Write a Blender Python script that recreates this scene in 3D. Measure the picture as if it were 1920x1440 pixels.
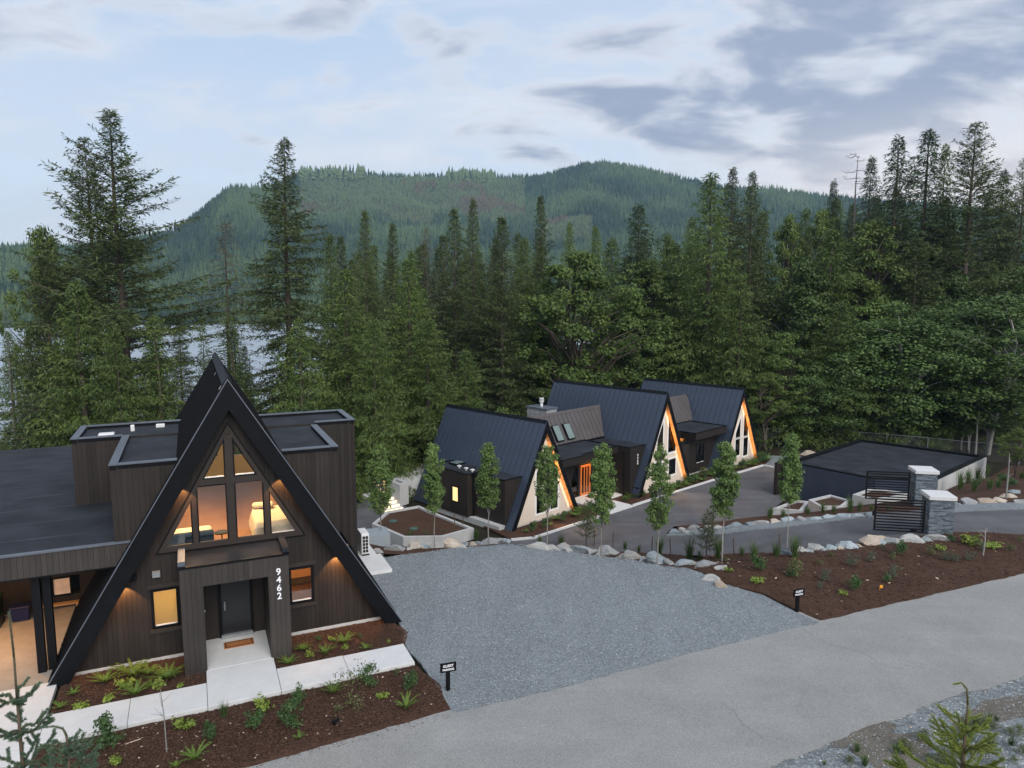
import bpy, bmesh, math, random
import numpy as np
from mathutils import Vector, Matrix, noise as mnoise
from mathutils.geometry import delaunay_2d_cdt

for o in list(bpy.data.objects):
    bpy.data.objects.remove(o)
SC = bpy.context.scene
COL = SC.collection
R = math.radians
random.seed(7)

# ------------------------------------------------------------------ camera, sky, sun, exposure
FPX, CAMH, PITCH = 1340.0, 11.5, R(7.0)
CP, SP = math.cos(PITCH), math.sin(PITCH)
cam_d = bpy.data.cameras.new("camera")
cam_d.sensor_width = 36.0
cam_d.lens = 36.0 * FPX / 1920.0
cam_d.clip_start = 0.1
cam_d.clip_end = 9000.0
cam = bpy.data.objects.new("camera", cam_d)
COL.objects.link(cam)
cam.location = (0, 0, CAMH)
cam.rotation_euler = (R(90) - PITCH, 0, 0)
SC.camera = cam

SUN_EL, SUN_AZ = R(38.0), R(152.0)       # soft light through cloud, high from behind the camera
GLOW_EL, GLOW_AZ = R(7.0), R(42.0)        # brighter cloud low down to the front right
world = bpy.data.worlds.new("World")
SC.world = world
world.use_nodes = True
wn, wl = world.node_tree.nodes, world.node_tree.links
wn.clear()


def N(nodes, t, **kw):
    n = nodes.new(t)
    for k, v in kw.items():
        setattr(n, k, v)
    return n


def setin(n, **kw):
    for k, v in kw.items():
        n.inputs[k.replace('_', ' ')].default_value = v


def build_sky():
    L = wl.new
    out = N(wn, 'ShaderNodeOutputWorld')
    bg = N(wn, 'ShaderNodeBackground')
    bg.inputs['Strength'].default_value = 0.1
    L(bg.outputs[0], out.inputs['Surface'])
    sky = N(wn, 'ShaderNodeTexSky', sky_type='NISHITA')
    sky.sun_disc = False
    sky.sun_elevation = SUN_EL
    sky.sun_rotation = SUN_AZ
    sky.altitude = 100
    sky.air_density = 1.0
    sky.dust_density = 1.5
    sky.ozone_density = 2.0
    tc = N(wn, 'ShaderNodeTexCoord')
    sep = N(wn, 'ShaderNodeSeparateXYZ')
    L(tc.outputs['Generated'], sep.inputs[0])

    def M(op, a, b=None, c=None, clamp=False):
        n = N(wn, 'ShaderNodeMath', operation=op)
        n.use_clamp = clamp
        for i, q in enumerate((a, b, c)):
            if q is None:
                continue
            if isinstance(q, (int, float)):
                n.inputs[i].default_value = q
            else:
                L(q, n.inputs[i])
        return n.outputs[0]

    def mix(f, a, b):
        n = N(wn, 'ShaderNodeMix', data_type='RGBA')
        if isinstance(f, (int, float)):
            n.inputs[0].default_value = f
        else:
            L(f, n.inputs[0])
        for i, q in ((6, a), (7, b)):
            if isinstance(q, tuple):
                n.inputs[i].default_value = (*q, 1)
            else:
                L(q, n.inputs[i])
        return n.outputs[2]

    def ramp(v, lo, hi):
        n = N(wn, 'ShaderNodeMapRange', interpolation_type='SMOOTHSTEP')
        L(v, n.inputs[0])
        n.inputs[1].default_value = lo
        n.inputs[2].default_value = hi
        return n.outputs[0]

    X, Y, Z = sep.outputs
    zc = M('MAXIMUM', Z, 0.0)
    den = M('ADD', zc, 0.24)
    px = M('DIVIDE', X, den)
    py = M('DIVIDE', Y, den)
    cmb = N(wn, 'ShaderNodeCombineXYZ')
    L(px, cmb.inputs[0])
    L(py, cmb.inputs[1])

    def noise(scale, detail, rough, off, dist=0.0, sx=1.0, sy=1.0):
        mp = N(wn, 'ShaderNodeMapping')
        mp.inputs['Location'].default_value = off
        mp.inputs['Scale'].default_value = (sx, sy, 1)
        L(cmb.outputs[0], mp.inputs[0])
        n = N(wn, 'ShaderNodeTexNoise')
        n.inputs['Scale'].default_value = scale
        n.inputs['Detail'].default_value = detail
        n.inputs['Roughness'].default_value = rough
        n.inputs['Distortion'].default_value = dist
        L(mp.outputs[0], n.inputs['Vector'])
        return n.outputs['Fac']

    # thin high veil over the clear sky
    veil_n = noise(1.2, 8, 0.58, (3.1, 1.7, 0), 0.5, 1.0, 2.2)
    low = ramp(Z, 0.40, 0.06)
    right = ramp(M('DIVIDE', X, M('ADD', M('ABSOLUTE', Y), 0.15)), -0.35, 0.50)
    veil_col = mix(low, (2.50, 3.10, 3.95), (3.75, 3.95, 4.35))
    veil_col = mix(M('MULTIPLY', right, 0.55), veil_col, (3.95, 4.05, 4.35))
    veil_f = M('ADD', 0.80, M('MULTIPLY', ramp(veil_n, 0.35, 0.7), 0.18))
    skycol = mix(veil_f, sky.outputs[0], veil_col)
    streak = ramp(veil_n, 0.50, 0.72)
    skycol = mix(M('MULTIPLY', streak, 0.55), skycol, (4.35, 4.4, 4.7))
    # broken lower cloud, thicker to the right
    n1 = noise(3.3, 10, 0.54, (0.4, 5.3, 0), 0.25, 1.0, 1.4)
    n2 = noise(0.9, 3, 0.5, (7.4, 2.2, 0), 0.2)
    cov = M('ADD', M('MULTIPLY', n1, 0.86), M('MULTIPLY', n2, 0.32))
    cov = M('ADD', cov, M('MULTIPLY', M('SUBTRACT', right, 0.52), 0.20))
    hzn = ramp(Z, 0.08, 0.26)
    cov = M('SUBTRACT', cov, M('MULTIPLY', M('SUBTRACT', 1.0, hzn), 0.16))
    fringe = ramp(cov, 0.46, 0.60)
    skycol = mix(M('MULTIPLY', fringe, 0.65), skycol, (4.45, 4.4, 4.55))
    dark = ramp(cov, 0.49, 0.72)
    skycol = mix(M('MULTIPLY', dark, 0.92), skycol, (1.5, 1.8, 2.5))
    # warm light low down where the sun is
    sd = (math.sin(GLOW_AZ) * math.cos(GLOW_EL), math.cos(GLOW_AZ) * math.cos(GLOW_EL), math.sin(GLOW_EL))
    dp = N(wn, 'ShaderNodeVectorMath', operation='DOT_PRODUCT')
    L(tc.outputs['Generated'], dp.inputs[0])
    dp.inputs[1].default_value = sd
    glow = M('MULTIPLY', ramp(dp.outputs['Value'], 0.84, 1.0), ramp(Z, 0.26, 0.06))
    skycol = mix(M('MULTIPLY', glow, 0.8), skycol, (5.6, 4.9, 4.4))
    # below the horizon: dim land colour
    skycol = mix(ramp(Z, -0.01, -0.06), skycol, (1.2, 1.4, 1.5))
    L(skycol, bg.inputs['Color'])


build_sky()
sun_d = bpy.data.lights.new("sun", 'SUN')
sun_d.energy = 1.5
sun_d.angle = R(42)
sun_d.color = (1.0, 0.96, 0.92)
sun = bpy.data.objects.new("sun", sun_d)
COL.objects.link(sun)
_sd = Vector((math.sin(SUN_AZ) * math.cos(SUN_EL), math.cos(SUN_AZ) * math.cos(SUN_EL), math.sin(SUN_EL)))
sun.rotation_euler = _sd.to_track_quat('Z', 'Y').to_euler()

SC.view_settings.view_transform = 'Standard'
SC.view_settings.look = 'None'
SC.view_settings.exposure = 1.15
SC.view_settings.gamma = 1.0
SC.view_settings.use_curve_mapping = False
cy = SC.cycles
cy.max_bounces = 6
cy.diffuse_bounces = 3
cy.glossy_bounces = 3
cy.transmission_bounces = 4
cy.transparent_max_bounces = 12
cy.volume_bounces = 0
cy.caustics_reflective = False
cy.caustics_refractive = False
cy.sample_clamp_indirect = 6.0
try:
    cy.use_denoising = True
    cy.denoiser = 'OPENIMAGEDENOISE'
    cy.denoising_prefilter = 'ACCURATE'
except Exception:
    pass

# ------------------------------------------------------------------ places on the ground


def ray(u, v):
    x = (u - 960) / FPX
    y = (v - 720) / FPX
    return np.array([x, CP - y * SP, -(SP + y * CP)])


def G(u, v, z=0.0):
    r = ray(u, v)
    t = (z - CAMH) / r[2]
    return np.array([0, 0, CAMH]) + r * t


_ctrl = []


def cz(z, *pts):
    for p in pts:
        _ctrl.append((p[0], p[1], z))


cz(0, (-60, 0), (-45, 0), (-30, -5), (-15, 0), (0, 5), (15, 8), (30, 15), (45, 25), (60, 35), (80, 45), (-60, -20), (0, -20), (60, -10), (100, 20),
   (-45, 12), (-30, 10), (-20, 15), (-12, 18), (-5, 18), (2, 22), (10, 24), (20, 28), (30, 32), (45, 39), (60, 44),
   (-16, 24), (-22, 30), (-14, 30), (-8, 26), (-10, 32), (-18, 36), (-25, 37), (-7, 30), (-30, 25),
   (-4, 27), (0, 27), (4, 27), (0, 31), (-3, 30.8), (3, 30.4), (6, 29.4), (-5.4, 29.6), (-2.7, 31.7), (0, 32.2), (2.4, 31.5), (5.2, 30.3), (7.3, 29.3),
   (9, 27.6), (12, 27.5), (14, 29.3), (10.5, 29.2), (17, 30.8), (20, 32.3), (8, 28.6), (20.5, 33.5), (24, 35), (28, 37), (35, 40), (45, 43))
cz(-.1, (23, 38.3), (26, 39.5), (30, 41.2), (38, 44.5), (12, 31.3), (15, 31.9), (46, 48))
cz(-.3, (18.2, 34.6), (19.2, 36.5), (20.2, 38.6))
cz(-.95, (13.8, 34.9), (14.3, 36.8), (15.2, 39.3))
cz(-1.65, (10.6, 35.6), (11.3, 38), (12.2, 40.5))
cz(-2.4, (7.6, 36.9), (8.4, 39.5), (9.3, 42))
cz(-3.3, (4, 39.5), (5, 42), (6.2, 44))
cz(-3.3, (-6, 39), (-3, 38.6), (0, 38.4), (2.5, 38.2))
cz(-3.6, (-6, 42), (-2, 42.5), (1, 42.5), (-9, 45), (-9, 49), (-6, 47), (-11, 42))
cz(-1.2, (-5.5, 34.6), (-3, 34.5), (0, 34.6), (2.6, 34), (5.4, 32.7), (7.4, 31.7))
cz(-.6, (-8, 34.5), (9.5, 31.2))
cz(-3.6, (0, 45), (5, 46), (10, 46.5), (14.5, 47.3), (18.4, 49.6), (20.6, 52.6), (15, 52), (20, 57), (23, 60), (10, 51), (5, 49), (-5, 50), (0, 56), (8, 60),
   (15, 63), (20, 68), (-8, 58), (-2, 66), (8, 72), (18, 74), (26, 66), (28, 63), (32, 68), (24, 57), (27, 60))
cz(-2.9, (11, 43.6))
cz(-2.2, (14.6, 43))
cz(-1.7, (18, 42.4))
cz(-1.5, (22, 43.2))
cz(-.7, (21, 41), (25, 42.3))
cz(-2.9, (19.6, 45.9))
cz(-3.3, (17.2, 46.2))
cz(-2.4, (22.5, 45.4))
cz(-2.0, (24.6, 44.8))
cz(-1.65, (29, 46.5))
cz(-1.8, (33, 50))
cz(-2.5, (37.5, 54))
cz(-3.2, (41, 59))
cz(-.5, (30, 43), (36, 46.5))
cz(-3, (-15, 45), (-20, 44))
cz(-5, (-20, 55), (-14, 62))
cz(-8, (-34, 60), (-12, 82), (-30, 75))
cz(-6, (0, 80), (15, 86))
cz(-5.5, (32, 84), (50, 80), (60, 90))
cz(-4, (60, 65), (52, 68), (45, 66))
cz(-3, (75, 58), (90, 60))
cz(-4, (-40, 45), (-60, 42))
cz(-10, (-60, 75), (-60, 90))
cz(-11, (0, 105), (-30, 100), (30, 108))
cz(-8, (60, 110), (90, 110), (100, 90))
cz(-17, (-60, 130), (-20, 130), (20, 135), (-100, 110))
cz(-12, (60, 140), (100, 140))
_c = np.array(_ctrl, float)


def _tps(c):
    n = len(c)
    d = np.linalg.norm(c[:, None, :2] - c[None, :, :2], axis=2)
    K = np.where(d > 0, d * d * np.log(np.maximum(d, 1e-9)), 0) + np.eye(n) * 0.5
    P = np.c_[np.ones(n), c[:, :2]]
    A = np.zeros((n + 3, n + 3))
    A[:n, :n] = K
    A[:n, n:] = P
    A[n:, :n] = P.T
    return np.linalg.solve(A, np.r_[c[:, 2], 0, 0, 0])


_w = _tps(_c)


def hz(x, y):
    x = np.atleast_1d(np.asarray(x, float))
    y = np.atleast_1d(np.asarray(y, float))
    d = np.sqrt((x[:, None] - _c[None, :, 0]) ** 2 + (y[:, None] - _c[None, :, 1]) ** 2)
    K = np.where(d > 0, d * d * np.log(np.maximum(d, 1e-9)), 0)
    return K @ _w[:-3] + _w[-3] + _w[-2] * x + _w[-1] * y


def h(x, y):
    return float(hz(x, y)[0])


def PG(u, v, near=8.0, far=160.0):
    """the first place where the line of sight through (u, v) meets the ground"""
    r = ray(u, v)
    ts = np.linspace(near, far, 1200)
    xs, ys, zs = r[0] * ts, r[1] * ts, CAMH + r[2] * ts
    g = zs - hz(xs, ys)
    i = np.argmax(g < 0)
    if g[i] >= 0:
        i = len(ts) - 1
    t = ts[i] if i == 0 else ts[i - 1] + (ts[i] - ts[i - 1]) * g[i - 1] / (g[i - 1] - g[i])
    return np.array([r[0] * t, r[1] * t, CAMH + r[2] * t])


# ------------------------------------------------------------------ mesh helpers
def link(o, parent=None):
    COL.objects.link(o)
    if parent is not None:
        o.parent = parent
    return o


def tag(o, label=None, cat=None, group=None, kind=None):
    if label:
        o['label'] = label
    if cat:
        o['category'] = cat
    if group:
        o['group'] = group
    if kind:
        o['kind'] = kind
    return o


def empty(name, loc=(0, 0, 0), rz=0.0, label=None, cat=None, group=None):
    o = bpy.data.objects.new(name, None)
    o.empty_display_size = 0.3
    o.location = loc
    o.rotation_euler = (0, 0, rz)
    link(o)
    return tag(o, label, cat, group)


def copy_tree(o, parent=None):
    c = o.copy()
    COL.objects.link(c)
    if parent is not None:
        c.parent = parent
    for ch in list(o.children):
        copy_tree(ch, c)
    return c


class MB:
    def __init__(s):
        s.v, s.f = [], []

    def add(s, vs, fs):
        n = len(s.v)
        s.v += [tuple(map(float, p)) for p in vs]
        s.f += [tuple(i + n for i in f) for f in fs]
        return s

    def box(s, x0, x1, y0, y1, z0, z1):
        x0, x1 = min(x0, x1), max(x0, x1)
        y0, y1 = min(y0, y1), max(y0, y1)
        z0, z1 = min(z0, z1), max(z0, z1)
        v = [(x, y, z) for z in (z0, z1) for y in (y0, y1) for x in (x0, x1)]
        return s.add(v, [(0, 2, 3, 1), (4, 5, 7, 6), (0, 1, 5, 4), (2, 6, 7, 3), (0, 4, 6, 2), (1, 3, 7, 5)])

    def prism(s, poly, off):
        """closed solid: polygon of 3-D points swept by off"""
        n = len(poly)
        p = [np.array(q, float) for q in poly]
        o = np.array(off, float)
        v = p + [q + o for q in p]
        f = [tuple(range(n))[::-1], tuple(range(n, 2 * n))]
        f += [(i, (i + 1) % n, n + (i + 1) % n, n + i) for i in range(n)]
        return s.add(v, f)

    def tube(s, p0, p1, r0, r1=None, n=8, cap=True):
        r1 = r0 if r1 is None else r1
        p0, p1 = Vector(p0), Vector(p1)
        d = (p1 - p0).normalized()
        a = d.orthogonal().normalized()
        b = d.cross(a)
        v = []
        for p, r in ((p0, r0), (p1, r1)):
            for k in range(n):
                t = 2 * math.pi * k / n
                v.append(p + a * (r * math.cos(t)) + b * (r * math.sin(t)))
        f = [(k, (k + 1) % n, n + (k + 1) % n, n + k) for k in range(n)]
        if cap:
            f += [tuple(range(n))[::-1], tuple(range(n, 2 * n))]
        return s.add(v, f)

    def path(s, pts, rs, n=6):
        for i in range(len(pts) - 1):
            s.tube(pts[i], pts[i + 1], rs[i], rs[i + 1], n)
        return s

    def obj(s, name, mat, parent=None, smooth=False, bevel=0.0):
        me = bpy.data.meshes.new(name)
        me.from_pydata(s.v, [], s.f)
        bm = bmesh.new()
        bm.from_mesh(me)
        bmesh.ops.recalc_face_normals(bm, faces=bm.faces)
        if bevel:
            bmesh.ops.bevel(bm, geom=[e for e in bm.edges if len(e.link_faces) == 2 and e.calc_face_angle(0) > 0.6],
                            offset=bevel, segments=1, affect='EDGES', clamp_overlap=True)
        bm.to_mesh(me)
        bm.free()
        if smooth:
            for p in me.polygons:
                p.use_smooth = True
        me.materials.append(mat)
        o = bpy.data.objects.new(name, me)
        return link(o, parent)


def np_mesh(name, V, Q=None, T=None, mat=None, smooth=False):
    """mesh from arrays: Q quads (n,4), T triangles (m,3)"""
    me = bpy.data.meshes.new(name)
    V = np.asarray(V, np.float32)
    nq = 0 if Q is None else len(Q)
    nt = 0 if T is None else len(T)
    idx = np.concatenate([np.asarray(a, np.int32).ravel() for a in (Q, T) if a is not None])
    tot = np.r_[np.full(nq, 4, np.int32), np.full(nt, 3, np.int32)]
    st = np.r_[0, np.cumsum(tot)[:-1]].astype(np.int32)
    me.vertices.add(len(V))
    me.vertices.foreach_set('co', V.ravel())
    me.loops.add(len(idx))
    me.loops.foreach_set('vertex_index', idx)
    me.polygons.add(nq + nt)
    me.polygons.foreach_set('loop_start', st)
    me.polygons.foreach_set('loop_total', tot)
    if smooth:
        me.polygons.foreach_set('use_smooth', np.ones(nq + nt, bool))
    me.update()
    me.validate()
    if mat:
        me.materials.append(mat)
    return me


# ------------------------------------------------------------------ materials
MATS = {}


class NT:
    def __init__(s, name):
        s.m = bpy.data.materials.new(name)
        s.m.use_nodes = True
        s.n, s.l = s.m.node_tree.nodes, s.m.node_tree.links
        s.n.clear()
        s.out = s.n.new('ShaderNodeOutputMaterial')
        MATS[name] = s.m

    def node(s, t, ins=None, **kw):
        n = s.n.new(t)
        for k, v in kw.items():
            setattr(n, k, v)
        for k, v in (ins or {}).items():
            s.put(n, k, v)
        return n

    def put(s, n, k, v):
        sock = n.inputs[k]
        if hasattr(v, 'is_output') or isinstance(v, bpy.types.NodeSocket):
            s.l.new(v, sock)
        elif isinstance(v, tuple) and len(v) == 3 and sock.type == 'RGBA':
            sock.default_value = (*v, 1)
        else:
            sock.default_value = v

    def mix(s, f, a, b, blend='MIX'):
        n = s.node('ShaderNodeMix', data_type='RGBA', blend_type=blend)
        for k, v in ((0, f), (6, a), (7, b)):
            s.put(n, k, v)
        return n.outputs[2]

    def math(s, op, a, b=0.0, clamp=False):
        n = s.node('ShaderNodeMath', {0: a, 1: b}, operation=op)
        n.use_clamp = clamp
        return n.outputs[0]

    def range(s, v, lo, hi, a=0.0, b=1.0):
        return s.node('ShaderNodeMapRange', {0: v, 1: lo, 2: hi, 3: a, 4: b}).outputs[0]

    def co(s, scale=(1, 1, 1), kind='Object', rot=(0, 0, 0)):
        tc = s.node('ShaderNodeTexCoord')
        mp = s.node('ShaderNodeMapping', {'Vector': tc.outputs[kind], 'Scale': scale, 'Rotation': rot})
        return mp.outputs[0]

    def noise(s, vec, scale, detail=4.0, rough=0.55, dist=0.0):
        return s.node('ShaderNodeTexNoise', {'Vector': vec, 'Scale': scale, 'Detail': detail, 'Roughness': rough, 'Distortion': dist}).outputs['Fac']

    def voro(s, vec, scale, feature='F1'):
        return s.node('ShaderNodeTexVoronoi', {'Vector': vec, 'Scale': scale}, feature=feature)

    def bump(s, hgt, strength=0.3, dist=0.05):
        return s.node('ShaderNodeBump', {'Height': hgt, 'Strength': strength, 'Distance': dist}).outputs[0]

    def bsdf(s, col, rough=0.6, spec=0.4, normal=None, metal=0.0, final=True):
        n = s.node('ShaderNodeBsdfPrincipled', {'Base Color': col, 'Roughness': rough, 'Specular IOR Level': spec, 'Metallic': metal})
        if normal is not None:
            s.put(n, 'Normal', normal)
        if final:
            s.l.new(n.outputs[0], s.out.inputs[0])
        return n.outputs[0]

    def done(s, sh):
        s.l.new(sh, s.out.inputs[0])
        return s.m


def plain(name, c, rough=0.6, spec=0.4, var=0.15, scale=3.0, metal=0.0, bump=0.0, kind='Object'):
    t = NT(name)
    n = t.noise(t.co(kind=kind), scale, 6)
    f = t.range(n, 0.3, 0.7)
    col = t.mix(f, tuple(x * (1 - var) for x in c), tuple(min(1, x * (1 + var)) for x in c))
    nm = t.bump(n, bump, 0.02) if bump else None
    t.bsdf(col, rough, spec, nm, metal)
    return t.m


def wood(name, c, var=0.35, grain=(9, 9, 0.6), rough=0.62, objvar=0.5):
    """stained boards: grain along the board, every board its own tone"""
    t = NT(name)
    g = t.noise(t.co(grain), 3.0, 8, 0.65, 0.3)
    wear = t.noise(t.co((1, 1, 1)), 0.9, 4)
    oi = t.node('ShaderNodeObjectInfo')
    f = t.math('ADD', t.math('MULTIPLY', g, 0.6), t.math('MULTIPLY', wear, 0.4))
    f = t.range(f, 0.3, 0.7)
    col = t.mix(f, tuple(x * (1 - var) for x in c), tuple(x * (1 + var) for x in c))
    k = t.range(oi.outputs['Random'], 0, 1, 1 - objvar * 0.5, 1 + objvar * 0.5)
    col = t.mix(1.0, col, t.node('ShaderNodeCombineColor', {0: k, 1: k, 2: t.math('MULTIPLY', k, 1.0)}).outputs[0], 'MULTIPLY')
    t.bsdf(col, rough, 0.35, t.bump(g, 0.25, 0.01))
    return t.m


def glass(name, tint=(1, 1, 1), rough=0.0, frost=0.0):
    t = NT(name)
    fr = t.node('ShaderNodeFresnel', {'IOR': 1.5})
    gl = t.node('ShaderNodeBsdfGlossy', {'Color': (0.95, 0.97, 1.0), 'Roughness': rough})
    if frost:
        tr = t.node('ShaderNodeBsdfTranslucent', {'Color': tint})
    else:
        tr = t.node('ShaderNodeBsdfTransparent', {'Color': tint})
    mx = t.node('ShaderNodeMixShader', {0: t.math('ADD', fr.outputs[0], 0.03), 1: tr.outputs[0], 2: gl.outputs[0]})
    return t.done(mx.outputs[0])


def emit(name, c, s):
    t = NT(name)
    e = t.node('ShaderNodeEmission', {'Color': c, 'Strength': s})
    return t.done(e.outputs[0])


def foliage(name, c1, c2, trans=0.3, objvar=0.35, rough=0.55, tip=None):
    t = NT(name)
    geo = t.node('ShaderNodeNewGeometry')
    oi = t.node('ShaderNodeObjectInfo')
    n = t.noise(t.co(), 0.45, 3)
    f = t.math('ADD', t.math('MULTIPLY', geo.outputs['Random Per Island'], 0.55), t.math('MULTIPLY', t.range(n, 0.3, 0.7), 0.45))
    col = t.mix(f, c1, c2)
    k = t.range(oi.outputs['Random'], 0, 1, 1 - objvar * 0.5, 1 + objvar * 0.5)
    col = t.mix(1.0, col, t.node('ShaderNodeCombineColor', {0: k, 1: k, 2: k}).outputs[0], 'MULTIPLY')
    b = t.bsdf(col, rough, 0.3, final=False)
    tr = t.node('ShaderNodeBsdfTranslucent', {'Color': col})
    mx = t.node('ShaderNodeMixShader', {0: trans, 1: b, 2: tr.outputs[0]})
    return t.done(mx.outputs[0])


def ground_gravel(name, c, scale=16.0, var=0.45, big=0.12):
    t = NT(name)
    co = t.co(kind='Object')
    v = t.voro(co, scale)
    v2 = t.voro(co, scale * 0.4)
    rnd = t.node('ShaderNodeSeparateColor', {0: v.outputs['Color']}).outputs[0]
    rnd2 = t.node('ShaderNodeSeparateColor', {0: v2.outputs['Color']}).outputs[1]
    f = t.math('ADD', t.math('MULTIPLY', rnd, 0.6), t.math('MULTIPLY', rnd2, 0.4))
    col = t.mix(f, tuple(x * (1 - var) for x in c), tuple(x * (1 + var) for x in c))
    spark = t.range(rnd, 0.955, 0.97)
    col = t.mix(t.math('MULTIPLY', spark, 0.6), col, (0.6, 0.62, 0.63))
    crack = t.range(v.outputs['Distance'], 0.35, 0.75)
    col = t.mix(t.math('MULTIPLY', crack, 0.45), col, tuple(x * 0.35 for x in c))
    pat = t.noise(co, 0.35, 5)
    k = t.range(pat, 0.3, 0.7, 1 - big, 1 + big)
    trk = t.noise(t.co((0.9, 0.10, 1), rot=(0, 0, R(20))), 1.5, 5, 0.6, 0.6)
    k = t.math('MULTIPLY', k, t.range(trk, 0.35, 0.65, 0.93, 1.05))
    col = t.mix(1.0, col, t.node('ShaderNodeCombineColor', {0: k, 1: k, 2: k}).outputs[0], 'MULTIPLY')
    t.bsdf(col, 0.75, 0.3, t.bump(t.math('SUBTRACT', 1.0, v.outputs['Distance']), 0.8, 0.03))
    return t.m


def asphalt(name, c, patch=0.14, speck=0.35):
    t = NT(name)
    co = t.co(kind='Object')
    v = t.voro(co, 70.0)
    r0 = t.node('ShaderNodeSeparateColor', {0: v.outputs['Color']}).outputs[0]
    col = t.mix(r0, tuple(x * (1 - speck) for x in c), tuple(x * (1 + speck) for x in c))
    n1 = t.noise(t.co((0.5, 0.5, 1), rot=(0, 0, R(-24))), 0.9, 7, 0.6, 0.4)
    k = t.range(n1, 0.3, 0.7, 1 - patch, 1 + patch)
    n2 = t.noise(t.co((0.12, 1.1, 1), rot=(0, 0, R(-24))), 0.8, 4, 0.6)
    k2 = t.range(n2, 0.3, 0.7, 1 - patch * 0.6, 1 + patch * 0.6)
    k = t.math('MULTIPLY', k, k2)
    col = t.mix(1.0, col, t.node('ShaderNodeCombineColor', {0: k, 1: k, 2: k}).outputs[0], 'MULTIPLY')
    st = t.noise(t.co((0.7, 0.7, 1)), 1.3, 6, 0.7, 0.8)
    col = t.mix(t.math('MULTIPLY', t.range(st, 0.56, 0.72), 0.22), col, tuple(x * 0.62 for x in c))
    t.bsdf(col, 0.8, 0.3, t.bump(r0, 0.3, 0.006))
    return t.m


def mulch(name, c, var=0.6):
    t = NT(name)
    co = t.co((1, 1, 1))
    n = t.noise(co, 14, 8, 0.75)
    v = t.voro(t.co((1.0, 2.2, 1)), 17)
    r0 = t.node('ShaderNodeSeparateColor', {0: v.outputs['Color']}).outputs[0]
    f = t.math('ADD', t.math('MULTIPLY', t.range(n, 0.3, 0.7), 0.5), t.math('MULTIPLY', r0, 0.5))
    col = t.mix(f, tuple(x * (1 - var) for x in c), tuple(x * (1 + var) for x in c))
    big = t.noise(co, 0.6, 4)
    k = t.range(big, 0.3, 0.7, 0.82, 1.15)
    col = t.mix(1.0, col, t.node('ShaderNodeCombineColor', {0: k, 1: k, 2: k}).outputs[0], 'MULTIPLY')
    t.bsdf(col, 0.9, 0.15, t.bump(f, 1.0, 0.05))
    return t.m


def concrete(name, c, stain=0.15):
    t = NT(name)
    co = t.co()
    n1 = t.noise(co, 1.6, 8, 0.65, 0.2)
    n2 = t.noise(co, 45, 3)
    n3 = t.noise(t.co((2.5, 2.5, 0.35)), 1.5, 5, 0.6)
    f = t.math('ADD', t.math('MULTIPLY', n1, 0.5), t.math('MULTIPLY', n3, 0.5))
    col = t.mix(t.range(f, 0.3, 0.7), tuple(x * (1 - stain) for x in c), tuple(min(1, x * (1 + stain * 0.6)) for x in c))
    t.bsdf(col, 0.75, 0.3, t.bump(n2, 0.12, 0.01))
    return t.m


def rock(name, c1, c2, c3):
    t = NT(name)
    co = t.co()
    oi = t.node('ShaderNodeObjectInfo')
    off = t.node('ShaderNodeVectorMath', {0: co, 1: oi.outputs['Location']}, operation='ADD').outputs[0]
    n1 = t.noise(off, 2.2, 8, 0.6, 0.5)
    n2 = t.noise(off, 9, 6, 0.7)
    ff = t.math('ADD', t.range(n1, 0.3, 0.7), t.math('MULTIPLY', t.math('SUBTRACT', oi.outputs['Random'], 0.5), 1.3), True)
    col = t.mix(ff, c1, c2)
    col = t.mix(t.math('MULTIPLY', t.range(n2, 0.52, 0.72), 0.6), col, c3)
    dk = t.range(t.noise(off, 3.2, 8, 0.75, 2.5), 0.50, 0.66)
    col = t.mix(t.math('MULTIPLY', dk, 0.55), col, tuple(x * 0.35 for x in c1))
    t.bsdf(col, 0.85, 0.25, t.bump(n2, 0.7, 0.05))
    return t.m


M_SIDING = wood('dark_siding', (0.021, 0.016, 0.0133), 0.42)
M_SIDING_L = wood('grey_siding', (0.038, 0.0325, 0.029), 0.34, objvar=0.45)
M_TRIM = wood('brown_trim', (0.030, 0.0235, 0.020), 0.25, objvar=0.15)
M_BACK = plain('wall_sheathing', (0.014, 0.013, 0.012), 0.9, 0.1)
M_METAL = plain('black_metal', (0.0045, 0.005, 0.0065), 0.5, 0.16, 0.2)
M_ROOF = plain('standing_seam_metal', (0.036, 0.048, 0.074), 0.36, 0.5, 0.12, 0.7)
M_ROOFBR = plain('bronze_seam_metal', (0.085, 0.076, 0.074), 0.4, 0.5, 0.12, 0.7)
M_FLAT = plain('roof_membrane', (0.021, 0.024, 0.030), 0.75, 0.25, 0.45, 0.8, bump=0.1)
M_CAPM = plain('parapet_flashing', (0.10, 0.115, 0.14), 0.4, 0.5, 0.15, 2.0)
M_CREAM = wood('cream_siding', (0.66, 0.565, 0.46), 0.07, objvar=0.06)
M_WHITE = plain('white_trim', (0.78, 0.76, 0.72), 0.5, 0.4, 0.04)
M_CEDAR = wood('cedar_soffit', (0.50, 0.235, 0.085), 0.28, (3, 3, 3), 0.5, 0.2)
M_DOORW = wood('orange_door_wood', (0.55, 0.17, 0.045), 0.2, (9, 9, 0.6), 0.45, 0.1)
M_GLASS = glass('window_glass')
M_FROST = glass('frosted_glass', (0.9, 0.82, 0.62), 0.2, 1.0)
M_SKYL = plain('skylight_glass', (0.16, 0.21, 0.20), 0.08, 0.9, 0.1)
M_CONC = concrete('concrete_light', (0.60, 0.60, 0.59), 0.10)
M_CONCW = concrete('concrete_wall', (0.46, 0.46, 0.45), 0.18)
M_GRAVEL = ground_gravel('gravel_blue_grey', (0.235, 0.260, 0.270), 36.0, 0.40, 0.07)
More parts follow.
